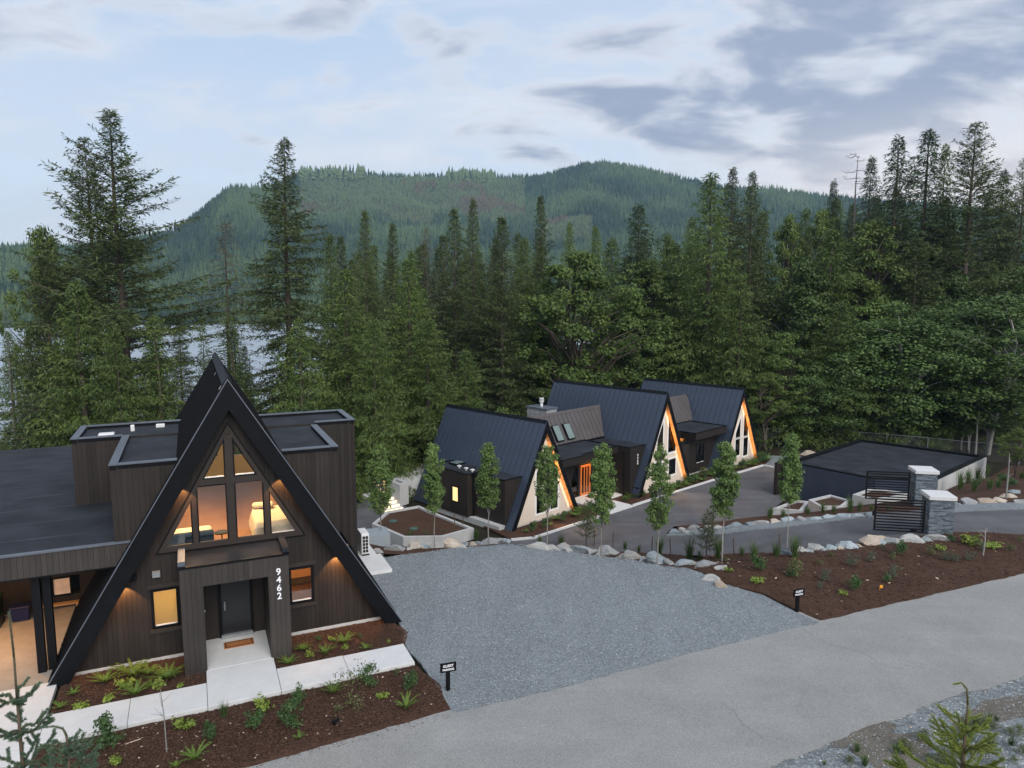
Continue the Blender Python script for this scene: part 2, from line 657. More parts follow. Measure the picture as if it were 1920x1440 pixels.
M_SHOULD = ground_gravel('shoulder_gravel', (0.21, 0.23, 0.235), 15, 0.5, 0.2)
M_ROAD = asphalt('old_asphalt', (0.252, 0.252, 0.243), 0.10, 0.30)
M_DRIVE = asphalt('new_asphalt', (0.098, 0.097, 0.104), 0.22, 0.3)
M_MULCH = mulch('bark_mulch', (0.086, 0.047, 0.032))
M_SOIL = mulch('forest_floor', (0.028, 0.024, 0.014), 0.5)
M_ROCK = rock('granite_boulder', (0.25, 0.26, 0.265), (0.43, 0.42, 0.395), (0.48, 0.43, 0.36))
M_ROCKT = rock('tan_boulder', (0.36, 0.30, 0.24), (0.50, 0.44, 0.37), (0.48, 0.30, 0.18))
M_ROCKB = rock('blue_grey_boulder', (0.20, 0.24, 0.26), (0.36, 0.41, 0.43), (0.50, 0.52, 0.52))
M_BARK = wood('conifer_bark', (0.085, 0.066, 0.052), 0.45, (4, 4, 0.7), 0.9)
M_BARKP = wood('pale_alder_bark', (0.26, 0.25, 0.23), 0.35, (3, 3, 1.2), 0.85)
M_FIR = foliage('fir_needles', (0.017, 0.030, 0.012), (0.123, 0.164, 0.048), 0.15)
M_FIRD = foliage('dark_hemlock_needles', (0.017, 0.030, 0.014), (0.085, 0.132, 0.048), 0.15)
M_CEDARF = foliage('cedar_sprays', (0.042, 0.082, 0.020), (0.154, 0.205, 0.052), 0.25)
M_SPARSE = foliage('thin_brownish_needles', (0.066, 0.060, 0.037), (0.150, 0.135, 0.075), 0.2)
M_MAPLE = foliage('maple_leaves', (0.041, 0.080, 0.023), (0.183, 0.259, 0.059), 0.3)
M_MAPLEY = foliage('yellow_green_leaves', (0.051, 0.084, 0.021), (0.185, 0.254, 0.061), 0.3)
M_ALDER = foliage('alder_leaves', (0.025, 0.048, 0.017), (0.139, 0.218, 0.058), 0.22)
M_STREET = foliage('column_tree_leaves', (0.070, 0.135, 0.036), (0.225, 0.310, 0.098), 0.35, 0.3)
M_FERN = foliage('fern_fronds', (0.060, 0.115, 0.018), (0.17, 0.24, 0.045), 0.3)
M_LIME = foliage('lime_leaves', (0.13, 0.20, 0.03), (0.30, 0.36, 0.07), 0.3)
M_SHRUB = foliage('shrub_leaves', (0.035, 0.080, 0.026), (0.10, 0.165, 0.055), 0.25)
M_OLIVE = foliage('olive_leaves', (0.07, 0.09, 0.03), (0.16, 0.18, 0.07), 0.3)
M_GREYG = foliage('grey_green_leaves', (0.06, 0.085, 0.055), (0.13, 0.165, 0.10), 0.25)
M_GRASS = foliage('grass_blades', (0.05, 0.095, 0.03), (0.13, 0.19, 0.06), 0.3)
M_YOUNG = foliage('young_fir_needles', (0.075, 0.135, 0.090), (0.18, 0.26, 0.16), 0.35, 0.1)
M_YOUNGY = foliage('bright_young_needles', (0.17, 0.23, 0.045), (0.38, 0.44, 0.11), 0.4, 0.1)
M_GREENB = plain('green_plastic', (0.010, 0.030, 0.014), 0.4, 0.4)
M_BLUEB = plain('blue_plastic', (0.008, 0.012, 0.055), 0.4, 0.4)
M_ACW = plain('white_casing', (0.70, 0.70, 0.69), 0.45, 0.4, 0.04)
M_DARK = plain('dark_void', (0.01, 0.011, 0.013), 0.6, 0.3)
M_DOORB = plain('black_door_paint', (0.010, 0.012, 0.015), 0.3, 0.5)
M_MAT = plain('coir_mat', (0.34, 0.14, 0.055), 0.95, 0.1, 0.2, 30)
M_WFLOOR = wood('oak_floor', (0.25, 0.125, 0.06), 0.25, (1, 8, 1), 0.45, 0.1)
M_WARMW = plain('warm_plaster', (0.72, 0.62, 0.44), 0.8, 0.2, 0.04)
M_PANEL = wood('wood_wall_panel', (0.46, 0.27, 0.12), 0.15, (8, 8, 0.6), 0.5, 0.1)
M_DUVET = plain('cream_duvet', (0.58, 0.51, 0.38), 0.85, 0.15, 0.08, 4, bump=0.4)
M_TEAL = plain('dark_teal_fabric', (0.012, 0.030, 0.042), 0.85, 0.2, 0.25, 6)
M_DIGIT = plain('white_digit', (0.85, 0.86, 0.88), 0.4, 0.4, 0.02)
t = NT('ledge_stone')
_g = t.node('ShaderNodeNewGeometry').outputs['Random Per Island']
_n = t.noise(t.co(), 7, 6)
t.bsdf(t.mix(t.math('ADD', t.math('MULTIPLY', _g, .75), t.math('MULTIPLY', _n, .3)), (.035, .045, .056), (.20, .235, .265)), .8, .25, t.bump(_n, .4, .02))
M_STONE = t.m
M_GALV = plain('galvanised_steel', (0.22, 0.235, 0.24), 0.5, 0.5, 0.1)
M_LED = emit('warm_led', (1.0, 0.62, 0.25), 2.2)
M_STAKE = plain('stake_wood', (0.10, 0.065, 0.045), 0.9, 0.2)
M_LID = plain('valve_lid_green', (0.06, 0.12, 0.10), 0.6, 0.3)
M_CHIP = plain('light_chip', (0.42, 0.34, 0.26), 0.9, 0.1, 0.3, 8)
M_BARE = plain('bare_branch_wood', (0.16, 0.145, 0.13), 0.9, 0.1, 0.3)


def lamp(name, kind, loc, power, col=(1.0, 0.66, 0.32), size=0.2, rot=None, parent=None, size_y=None, spot=None, blend=0.6):
    d = bpy.data.lights.new(name, kind)
    d.energy = power
    d.color = col
    if kind == 'AREA':
        d.size = size
        if size_y:
            d.shape = 'RECTANGLE'
            d.size_y = size_y
    else:
        d.shadow_soft_size = size
    if kind == 'SPOT':
        d.spot_size = spot
        d.spot_blend = blend
    o = bpy.data.objects.new(name, d)
    o.location = loc
    if rot is not None:
        o.rotation_euler = rot
    return link(o, parent)

# ------------------------------------------------------------------ ground, water, hills
def inside_poly(px, py, poly):
    px, py = np.asarray(px), np.asarray(py)
    ins = np.zeros(len(px), bool)
    n = len(poly)
    for i in range(n):
        x0, y0 = poly[i]
        x1, y1 = poly[(i + 1) % n]
        c = ((y0 > py) != (y1 > py)) & (px < (x1 - x0) * (py - y0) / (y1 - y0 + 1e-12) + x0)
        ins ^= c
    return ins


def sheet(name, poly, mat, off, res=1.0, wob=0.0, kind='structure', flat=None, seed=0, thick=0.0, parent=None):
    """a surface laid on the ground, following it, off metres above"""
    rnd = random.Random(seed + len(poly))
    pts = []
    n = len(poly)
    for i in range(n):
        a, b = np.array(poly[i][:2], float), np.array(poly[(i + 1) % n][:2], float)
        step = min(res, 0.22) if wob else res
        k = max(1, int(np.linalg.norm(b - a) / step))
        d = (b - a) / max(1e-6, np.linalg.norm(b - a))
        nm = np.array([-d[1], d[0]])
        for j in range(k):
            p = a + (b - a) * j / k
            if wob and j:
                w = wob * (mnoise.noise(Vector((p[0] * 0.8, p[1] * 0.8, seed))) * 1.3 + rnd.uniform(-.4, .4))
                p = p + nm * w
            pts.append(p)
    xs = [p[0] for p in pts]
    ys = [p[1] for p in pts]
    nb = len(pts)
    gx, gy = np.meshgrid(np.arange(min(xs), max(xs), res), np.arange(min(ys), max(ys), res))
    gx, gy = gx.ravel(), gy.ravel()
    m = inside_poly(gx, gy, pts)
    gx, gy = gx[m], gy[m]
    bp = np.array(pts)
    if len(gx):
        d = np.min((gx[:, None] - bp[None, :, 0]) ** 2 + (gy[:, None] - bp[None, :, 1]) ** 2, axis=1)
        gx, gy = gx[d > (res * 0.35) ** 2], gy[d > (res * 0.35) ** 2]
    allp = [Vector(p) for p in pts] + [Vector((x, y)) for x, y in zip(gx, gy)]
    ed = [(i, (i + 1) % nb) for i in range(nb)]
    vo, eo, fo, *_ = delaunay_2d_cdt(allp, ed, [], 1, 1e-5)
    V = np.array([(p.x, p.y) for p in vo])
    Z = (hz(V[:, 0], V[:, 1]) if flat is None else np.full(len(V), flat)) + off
    c = V.mean(0)
    c = np.array([c[0], c[1], 0.0])
    mb = MB()
    W = np.c_[V, Z] - c
    mb.add(W, fo)
    if thick:
        # skirt down the rim
        ring = np.array([[p[0], p[1]] for p in pts])
        zr = (hz(ring[:, 0], ring[:, 1]) if flat is None else np.full(len(ring), flat)) + off
        top = np.c_[ring, zr] - c
        bot = top - np.array([0, 0, thick])
        k = len(top)
        mb.add(np.r_[top, bot], [(i, (i + 1) % k, k + (i + 1) % k, k + i) for i in range(k)])
    me = bpy.data.meshes.new(name)
    me.from_pydata(mb.v, [], mb.f)
    bm = bmesh.new()
    bm.from_mesh(me)
    bmesh.ops.recalc_face_normals(bm, faces=bm.faces)
    up = sum(f.normal.z * f.calc_area() for f in bm.faces)
    if up < 0:
        bmesh.ops.reverse_faces(bm, faces=bm.faces)
    bm.to_mesh(me)
    bm.free()
    me.materials.append(mat)
    o = bpy.data.objects.new(name, me)
    o.location = c
    link(o, parent)
    if kind:
        o['kind'] = kind
    return o


def px(*uv):
    return [tuple(PG(u, v)[:2]) for u, v in uv]


# the house frame (a along its front, b into its depth) and the lodge frame
HO, HA = np.array([-8.84, 22.04, 0.0]), R(24.2)
LO, LA = np.array([9.5, 52.7, -3.6]), R(44.5)


def fr(O, A):
    ca, sa = math.cos(A), math.sin(A)
    return lambda a, b, z=0.0: (O[0] + ca * a - sa * b, O[1] + sa * a + ca * b, O[2] + z)


HW, LW = fr(HO, HA), fr(LO, LA)

# terrain: one grid near, stretched cells to the shore
gxs = np.r_[np.arange(-400, -70, 15.0), np.arange(-70, 110, 1.25), np.arange(110, 620, 15.0)]
gys = np.r_[np.arange(-200, -20, 15.0), np.arange(-20, 134, 1.25)]
GX, GY = np.meshgrid(gxs, gys)
cx, cyy = np.clip(GX.ravel(), -70, 105), np.clip(GY.ravel(), -20, 134)
GZ = np.concatenate([hz(cx[i:i + 4000], cyy[i:i + 4000]) for i in range(0, len(cx), 4000)])
fade = np.clip((np.abs(GX.ravel() - cx) + np.abs(GY.ravel() - cyy)) / 60, 0, 1)
GZ = GZ * (1 - fade) + fade * np.where(GY.ravel() > 90, -9, np.where(GY.ravel() > 40, -5, 0))
n0, n1 = GX.shape
ii = np.arange(n0 * n1).reshape(n0, n1)
Q = np.stack([ii[:-1, :-1], ii[:-1, 1:], ii[1:, 1:], ii[1:, :-1]], -1).reshape(-1, 4)
V = np.c_[GX.ravel(), GY.ravel(), GZ - 0.12]
V[:, 2] -= np.where((V[:, 0] < -110) & (V[:, 1] > 60), 12, 0)
o = bpy.data.objects.new('ground', np_mesh('ground', V, Q, mat=M_SOIL, smooth=True))
tag(link(o), kind='structure')

LAKE_Z = -14.0
t = NT('lake_water')
n = t.noise(t.co((0.25, 0.9, 1)), 1.0, 5, 0.6, 0.4)
t.bsdf((0.30, 0.35, 0.39), 0.55, 1.0, t.bump(n, 0.05, 0.2))  # sky reflection off the ripples is partly put into the pale base colour
mb = MB().add([(-2500, 90, 0), (2500, 90, 0), (2500, 1100, 0), (-2500, 1100, 0)], [(0, 1, 2, 3)])
o = mb.obj('lake', t.m)
o.location = (0, 0, LAKE_Z)
tag(o, kind='structure')

# the hills across the lake: crest height by bearing, taken where each crest stands
SKY_U = [-700, -300, -100, 0, 50, 140, 240, 330, 365, 415, 440, 490, 530, 560, 600, 680, 740, 860, 920, 1000, 1040, 1085, 1130, 1200, 1290, 1380, 1450, 1520, 1600, 1750, 1920, 2200, 2700]
SKY_V = [520, 500, 478, 473, 476, 474, 462, 440, 416, 377, 360, 362, 352, 338, 328, 330, 334, 332, 336, 336, 328, 314, 312, 325, 343, 360, 366, 372, 380, 395, 415, 440, 480]
CREST = [1250, 1250, 1250, 1250, 1280, 1320, 1400, 1450, 1450, 1450, 1460, 1500, 1600, 1750, 1780, 1800, 1800, 1850, 1850, 1850, 1850, 1800, 1800, 1800, 1750, 1700, 1700, 1700, 1650, 1600, 1600, 1600, 1600]


def crest(th):
    u = 960 + FPX * np.tan(th) / CP * 1.0
    v = np.interp(u, SKY_U, SKY_V)
    rc = np.interp(u, SKY_U, CREST)
    y = (v - 720) / FPX
    x = (u - 960) / FPX
    up = -(SP + y * CP)
    fw = np.sqrt((CP - y * SP) ** 2 + x * x)
    return CAMH + rc * up / fw, rc


SHORE = 700.0


def hill_z(x, y):
    th = np.arctan2(x, y)
    r = np.hypot(x, y)
    zc, rc = crest(th)
    sh = SHORE + 25 * np.sin(th * 9) + 12 * np.sin(th * 23)
    s = np.clip((r - sh) / (rc - sh), 0, 1.6)
    prof = np.where(s < 1, 0.16 * s + 0.84 * (s ** 1.7) * (1.0 - 0.0 * s), 1 - (s - 1) * 0.6)
    bump = (np.sin(x / 61 + 1.3 * np.sin(y / 83)) * np.sin(y / 74 + np.sin(x / 97)) * 9 + np.sin(x / 27 + y / 33) * 3.0) * np.clip(s * 3, 0, 1) * np.clip(np.abs(1 - s) * 5, 0, 1)
    return LAKE_Z - 1 + (zc - LAKE_Z + 1) * prof + bump


ths = np.linspace(R(-52), R(52), 260)
rs = np.r_[np.linspace(670, 1900, 110), np.linspace(1950, 3200, 8)]
TH, RR = np.meshgrid(ths, rs)
HX, HY = (RR * np.sin(TH)).ravel(), (RR * np.cos(TH)).ravel()
HZ = hill_z(HX, HY)
ii = np.arange(TH.size).reshape(TH.shape)
Q = np.stack([ii[:-1, :-1], ii[:-1, 1:], ii[1:, 1:], ii[1:, :-1]], -1).reshape(-1, 4)[:, ::-1]
t = NT('hill_ground')
n = t.noise(t.co(), 0.02, 6)
t.bsdf(t.mix(t.range(n, 0.35, 0.65), (0.030, 0.045, 0.022), (0.075, 0.075, 0.040)), 0.95, 0.1)
o = bpy.data.objects.new('hill', np_mesh('hill', np.c_[HX, HY, HZ], Q[:, ::-1], mat=t.m, smooth=True))
tag(link(o), kind='structure')

# the wood on the hills: too many to count, one mass of small tiered conifers
t = NT('hill_conifers')
at = t.node('ShaderNodeAttribute', attribute_name='tint')
t.bsdf(at.outputs['Color'], 0.8, 0.1)


def hill_wood():
    rg = np.random.default_rng(5)
    n = 86000
    th = rg.uniform(R(-41), R(41), n)
    r = np.sqrt(rg.uniform(705 ** 2, 1880 ** 2, n))
    zc, rc = crest(th)
    keep = r < rc + 25
    th, r, rc, zc = th[keep], r[keep], rc[keep], zc[keep]
    # thicken the crest so that the skyline reads as tree tops
    th2 = rg.uniform(R(-41), R(41), 2600)
    _, rc2 = crest(th2)
    r2 = rc2 + rg.uniform(-22, 14, 2600)
    th, r = np.r_[th, th2], np.r_[r, r2]
    X, Y = r * np.sin(th), r * np.cos(th)
    Zg = hill_z(X, Y)
    zc, rc = crest(th)
    s = (r - SHORE) / (rc - SHORE)
    u = 960 + FPX * np.tan(th) / CP
    pat = np.array([mnoise.fractal(Vector((x / 130, y / 210, 0)), 1.0, 2.0, 4) for x, y in zip(X, Y)])
    m_all = len(X)
    H = rg.uniform(9, 19, len(X)) * rg.uniform(.75, 1.15, len(X)) * (1 + 0.25 * pat)
    # the old clear-cut below the left crest, grown over with saplings
    cut = (u > 570) & (u < 985) & (s > 0.70 + 0.10 * pat) & (s < 1.0)
    cut |= (u > 1010) & (u < 1110) & (s > 0.55) & (s < 0.68 + .04 * pat)
    H[cut] *= 0.42
    tall = (u > 555) & (u < 690) & (s > 0.965) & (rg.random(m_all) < .22)
    H[tall] = rg.uniform(16, 33, tall.sum())
    tall = (u > 840) & (u < 930) & (s > 0.965) & (rg.random(m_all) < .35)
    H[tall] = rg.uniform(14, 30, tall.sum())
    W = H * rg.uniform(0.15, 0.24, len(X))
    W[cut] *= 1.5
    # per tree: three stacked six-sided skirts
    k = 6
    m = len(X)
    ang = rg.uniform(0, 6.28, m)
    verts, quads, tris, cols = [], [], [], []
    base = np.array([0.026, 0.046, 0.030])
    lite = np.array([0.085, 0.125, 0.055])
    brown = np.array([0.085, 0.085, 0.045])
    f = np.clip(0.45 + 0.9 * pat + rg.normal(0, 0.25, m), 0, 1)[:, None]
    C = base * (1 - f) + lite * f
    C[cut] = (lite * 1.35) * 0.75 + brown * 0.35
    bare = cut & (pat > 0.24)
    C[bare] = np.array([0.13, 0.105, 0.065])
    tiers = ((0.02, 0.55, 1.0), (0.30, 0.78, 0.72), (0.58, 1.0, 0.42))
    VA, TA, CA = [], [], []
    off = 0
    for (z0, z1, w) in tiers:
        a = ang[:, None] + np.arange(k)[None, :] * 2 * math.pi / k + rg.uniform(-.25, .25, (m, k))
        rad = W[:, None] * w * rg.uniform(0.55, 1.25, (m, k))
        rx = X[:, None] + rad * np.cos(a)
        ry = Y[:, None] + rad * np.sin(a)
        rz = (Zg + H * z0)[:, None] + rg.uniform(-.05, .08, (m, k)) * H[:, None]
        ap = np.stack([X, Y, Zg + H * z1], -1)[:, None, :]
        vv = np.concatenate([np.stack([rx, ry, rz], -1), ap], 1)
        VA.append(vv.reshape(-1, 3))
        b = off + np.arange(m)[:, None] * (k + 1)
        for j in range(k):
            TA.append(np.concatenate([b + j, b + (j + 1) % k, b + k], 1))
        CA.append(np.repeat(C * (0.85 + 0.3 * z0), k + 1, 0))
        off += m * (k + 1)
    VA, TA, CA = np.concatenate(VA), np.concatenate(TA), np.concatenate(CA)
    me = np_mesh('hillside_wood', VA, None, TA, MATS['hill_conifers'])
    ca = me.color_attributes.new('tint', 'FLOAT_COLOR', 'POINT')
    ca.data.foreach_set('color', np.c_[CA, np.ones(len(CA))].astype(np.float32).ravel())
    o = bpy.data.objects.new('hillside_wood', me)
    tag(link(o), 'distant conifer wood covering the hills across the lake', 'woodland', kind='stuff')


hill_wood()

# air over the whole scene
t = NT('haze_air')
v = t.node('ShaderNodeVolumePrincipled', {'Color': (0.48, 0.76, 1.0), 'Density': 0.00014, 'Anisotropy': 0.2})
t.l.new(v.outputs[0], t.out.inputs['Volume'])
o = MB().box(-2900, 2900, -260, 3300, -27, 420).obj('haze', t.m)
tag(o, kind='stuff')

# road and yard surfaces --------------------------------------------------
rd = np.array([math.cos(R(23.8)), math.sin(R(23.8))])
rn_ = np.array([-rd[1], rd[0]]) * .9
far0, near0 = G(480, 1440)[:2], G(1440, 1440)[:2]
sheet('road', [tuple(near0 - rd * 45), tuple(near0 - rd * 3), tuple(near0), tuple(G(1650, 1352)[:2]), tuple(G(1920, 1263)[:2]),
               tuple(G(1920, 1263)[:2] + rd * 55), tuple(G(1920, 1079)[:2] + rd * 50 + rn_), tuple(G(1920, 1079)[:2] + rn_), tuple(G(1538, 1166)[:2] + rn_),
               tuple(G(1300, 1221)[:2] + rn_), tuple(G(1050, 1287)[:2] + rn_), tuple(G(845, 1336)[:2] + rn_), tuple(far0 - rd * 45 + rn_)], M_ROAD, 0.0, 1.5, 0.10, seed=1, thick=.06)
sheet('road_shoulder', [tuple(near0 - rd * 45 + rn_), tuple(near0 - rd * 45 + (3, -8)), tuple(near0 + (8, -9)), tuple(G(1920, 1263)[:2] + rd * 45 + (4, -9)),
                        tuple(G(1920, 1263)[:2] + rd * 55 + rn_), tuple(G(1900, 1262)[:2] + rn_), tuple(G(1420, 1440)[:2] + rn_)], M_SHOULD, -0.035, 1.5, 0.0, seed=2)
M_DIRT = mulch('dry_dirt', (0.18, 0.162, 0.135), .35)
for k_, q_ in enumerate((((1640, 1440), (1590, 1405), (1640, 1372), (1720, 1372), (1760, 1400), (1740, 1440)), ((1760, 1390), (1800, 1345), (1850, 1312), (1925, 1300), (1925, 1345), (1850, 1365)), ((1560, 1400), (1580, 1378), (1660, 1352), (1700, 1360), (1640, 1385)))):
    sheet('dirt_patch', [tuple(G(u, v, -.03)[:2]) for u, v in q_], M_DIRT, -0.022, .5, .16, seed=30 + k_)
lot_edge = [HW(5.2, -6.1)[:2], HW(5.15, -3.1)[:2], HW(5.0, -1.5)[:2], HW(5.25, -.6)[:2], HW(5.3, 1)[:2], HW(4.9, 3)[:2], HW(4.6, 9.0)[:2],
            (-6.9, 31.6), (-5.6, 30.6), (-4.85, 31.2), (-2.7, 31.9), (0, 32.5), (1.3, 32.4), (2.5, 31.75), (5.2, 30.6), (7.4, 29.6), (8.4, 27.9), tuple(G(1358, 1096)[:2]),
            tuple(G(1430, 1116)[:2]), tuple(G(1494, 1149)[:2]), tuple(G(1536, 1167)[:2]),
            tuple(G(1300, 1224)[:2]), tuple(G(1050, 1291)[:2])]
sheet('gravel_lot', lot_edge, M_GRAVEL, 0.010, 1.0, 0.05, seed=3, thick=.06)
# light stains and cracks are in the asphalt; mulch beds
sheet('front_mulch_bed', [HW(-5.15, -3.25)[:2], HW(4.95, -3.18)[:2], HW(5.3, -4.6)[:2], HW(5.15, -5.9)[:2], HW(0, -6.2)[:2], HW(-5.3, -6.4)[:2], HW(-9, -6.6)[:2], HW(-8, -5.6)[:2]],
      M_MULCH, 0.024, 0.6, 0.06, seed=4, thick=.08)
sheet('house_mulch_bed', [HW(-5.05, -1.75)[:2], HW(-1.06, -1.75)[:2], HW(-1.06, .5)[:2], HW(-5.0, .5)[:2]], M_MULCH, 0.024, 0.5, 0.03, seed=5, thick=.08)
sheet('house_mulch_bed', [HW(.93, -1.75)[:2], HW(4.98, -1.8)[:2], HW(5.35, -.9)[:2], HW(5.0, .5)[:2], HW(.93, .5)[:2]], M_MULCH, 0.024, 0.5, 0.03, seed=6, thick=.08)
rbed = [tuple(G(1345, 1088)[:2]), tuple(G(1362, 1096)[:2]), tuple(G(1430, 1113)[:2]), tuple(G(1494, 1145)[:2]), tuple(G(1538, 1163)[:2]), tuple(G(1700, 1126)[:2]), tuple(G(1920, 1076)[:2]),
       tuple(G(1920, 1076)[:2] + rd * 30), (48, 43.5)] + px((1920, 1003), (1850, 999), (1790, 998), (1745, 1003), (1640, 1014), (1560, 1026), (1490, 1034), (1440, 1038), (1380, 1038), (1320, 1043)) + [(8.0, 30.6), (7.6, 29.6), (8.3, 28.2)]
sheet("right_mulch_bed", rbed, M_MULCH, 0.024, 0.7, 0.06, seed=7, thick=.08)
sheet('bank_mulch', [(-8.5, 33.4), (-6.2, 31.2), (-4.85, 31.1), (-2.7, 31.8), (0, 32.4), (2.5, 31.6), (5.2, 30.5), (7.5, 29.4), (8.2, 30.6), (9.9, 31.4), (9.0, 36.4), (6, 39.2), (2, 40.2), (-3, 40.5), (-8, 40)],
      M_MULCH, 0.02, 0.7, 0.08, seed=8)
# walkway, porch slab and carport apron, each slab a piece
pathroot = empty('walkway', HW(0, 0, 0), HA)
tag(pathroot, kind='structure')


def slab(x0, x1, y0, y1, top=0.09, name='slab', par=None, mat=None, gap=0.006):
    return MB().box(x0 + gap, x1 - gap, y0 + gap, y1 - gap, -0.06, top).obj(name, mat or M_CONC, par or pathroot, bevel=0.008)


slab(.93, 2.95, -3.12, -1.75)
slab(2.95, 4.95, -3.12, -1.78)
slab(-1.05, .93, -3.12, -1.0)
slab(-1.05, .93, -1.0, 1.15)
slab(-3.05, -1.05, -3.12, -1.75)
slab(-5.1, -3.05, -3.12, -1.75)
slab(-7.6, -5.1, -3.12, 0.2)
slab(-7.6, -5.1, -6.4, -3.12)
slab(-10.2, -7.6, -6.4, 0.2)
M_CARP = concrete('shaded_concrete', (.30, .265, .225), .2)  # walkway concrete again, roof shade and lamp warmth put into its colour
slab(-7.6, -5.36, .2, 6.2, mat=M_CARP)
slab(-10.2, -7.6, .2, 6.2, mat=M_CARP)
slab(-13, -10.2, -6.4, 6.2)
# driveway, court, gravel strips, lower path
drive = px((1920, 950), (1790, 952), (1640, 962), (1556, 979), (1472, 989), (1347, 1003), (1247, 1006), (1252, 998), (1290, 984), (1368, 978), (1443, 966)) + \
    [(18.5, 49.4), (20.7, 52.4), LW(16.1, -4.1)[:2], LW(16.3, -2.0)[:2], LW(8.65, -1.55)[:2], LW(-2.3, -1.2)[:2], LW(-12.4, -1.0)[:2], LW(-13.6, -.3)[:2],
     (-1.8, 42.8), (0, 41.2), (4, 39.2), (7.4, 37.2), (9.6, 35.9)] + px((1440, 1041), (1490, 1037), (1560, 1030), (1640, 1019), (1745, 1008), (1790, 1005), (1850, 1006), (1920, 1010)) + [(48, 44.5), (46, 47.5)]
sheet('driveway', drive, M_DRIVE, 0.0, 0.8, 0.0, seed=9)
strip = px((1640, 967), (1556, 979), (1472, 989), (1347, 1003), (1247, 1006), (1256, 1000), (1264, 997), (1368, 988), (1443, 980), (1556, 968), (1640, 961))
sheet('gravel_strip', strip, M_GRAVEL, 0.06, 0.5, 0.04, seed=10, thick=.12)
strip2 = px((1760, 964), (1800, 960), (1920, 955)) + [(46, 48)] + [(44, 50)] + px((1920, 943), (1850, 945), (1790, 948), (1750, 952))
sheet('gravel_strip', strip2, M_GRAVEL, 0.06, 0.6, 0.04, seed=11, thick=.12)
isl = px((1264, 999), (1368, 990), (1443, 982), (1556, 970), (1640, 963), (1700, 958), (1760, 953)) + [(24.5, 45.0), (21.4, 46.8), (20.9, 51.4), (18.6, 49.3)] + px((1443, 964), (1368, 977), (1290, 984))
sheet('island_mulch', isl, M_MULCH, 0.024, 0.6, 0.03, seed=12, thick=.08)
sheet('garden_mulch', px((1750, 950), (1790, 946), (1850, 943), (1920, 941)) + [(46, 50), (52, 60), (44, 62), (38, 55.6), (29.4, 47.6), (27, 46)], M_MULCH, 0.024, 0.8, 0.06, seed=13, thick=.08)
# kerb along the court
kb = MB()
kpts = [LW(-13.6, -.35), LW(-12.4, -1.05), LW(-2.3, -1.25), LW(8.65, -1.6), LW(16.25, -2.05), LW(16.05, -4.2), (20.9, 52.4, -3.6)]
for p, q in zip(kpts[:-1], kpts[1:]):
    d = Vector(q) - Vector(p)
    d.z = 0
    nrm = Vector((-d.y, d.x, 0)).normalized() * 0.16
    e = d.normalized() * 0.08
    z0 = -3.62
    kb.prism([(p[0] - e.x, p[1] - e.y, z0), (q[0] + e.x, q[1] + e.y, z0), (q[0] + e.x + nrm.x, q[1] + e.y + nrm.y, z0), (p[0] - e.x + nrm.x, p[1] - e.y + nrm.y, z0)], (0, 0, 0.14))
tag(kb.obj('kerb', M_CONC), kind='structure')
lodge_bed = [LW(-13.5, -.2)[:2], LW(-12.4, -.9)[:2], LW(-2.3, -1.1)[:2], LW(8.65, -1.45)[:2], LW(16.25, -1.9)[:2], LW(19.6, -1.2)[:2], LW(20, 1)[:2], LW(14, 3)[:2], LW(7, 3)[:2], LW(-6, 4)[:2], LW(-13, 3)[:2]]
sheet('lodge_mulch_bed', lodge_bed, M_MULCH, 0.024, 0.6, 0.0, seed=14, thick=.08)
sheet('court_gravel', [LW(16.3, -2.0)[:2], LW(16.2, -4.1)[:2], (21.2, 53.0), (24.5, 57.2), (31, 63.5), (29, 66), LW(19.9, .6)[:2], LW(19.5, -1.2)[:2]], M_GRAVEL, 0.03, 0.8, 0.05, seed=15, thick=.12)
sheet('lower_path', [(-9.2, 49.5), (-7.6, 50.3), (-8.6, 46.4), (-8.6, 43.0), (-6, 41.6), (-9, 39.5), (-16, 42), (-15, 50), (-12, 52)], M_DRIVE, 0.05, 0.8, 0.0, seed=16)

# ------------------------------------------------------------------ the dark A-frame house
M_LAP = plain('membrane_lap', (0.030, 0.034, 0.041), 0.7, 0.25, 0.4, 0.9)
def hole_span(poly, s):
    zs = []
    n = len(poly)
    for i in range(n):
        (a0, z0), (a1, z1) = poly[i], poly[(i + 1) % n]
        if (a0 - s) * (a1 - s) <= 0 and abs(a1 - a0) > 1e-9:
            zs.append(z0 + (z1 - z0) * (s - a0) / (a1 - a0))
    return (min(zs), max(zs)) if len(zs) >= 2 and max(zs) - min(zs) > 1e-4 else None


def spans(s, lo, hi, holes):
    iv = [(lo(s), hi(s))]
    for p in holes:
        hs = hole_span(p, s)
        if not hs:
            continue
        nv = []
        for a, b in iv:
            if hs[1] <= a or hs[0] >= b:
                nv.append((a, b))
                continue
            if hs[0] > a:
                nv.append((a, hs[0]))
            if hs[1] < b:
                nv.append((hs[1], b))
        iv = nv
    return [q for q in iv if q[1] - q[0] > 0.01]


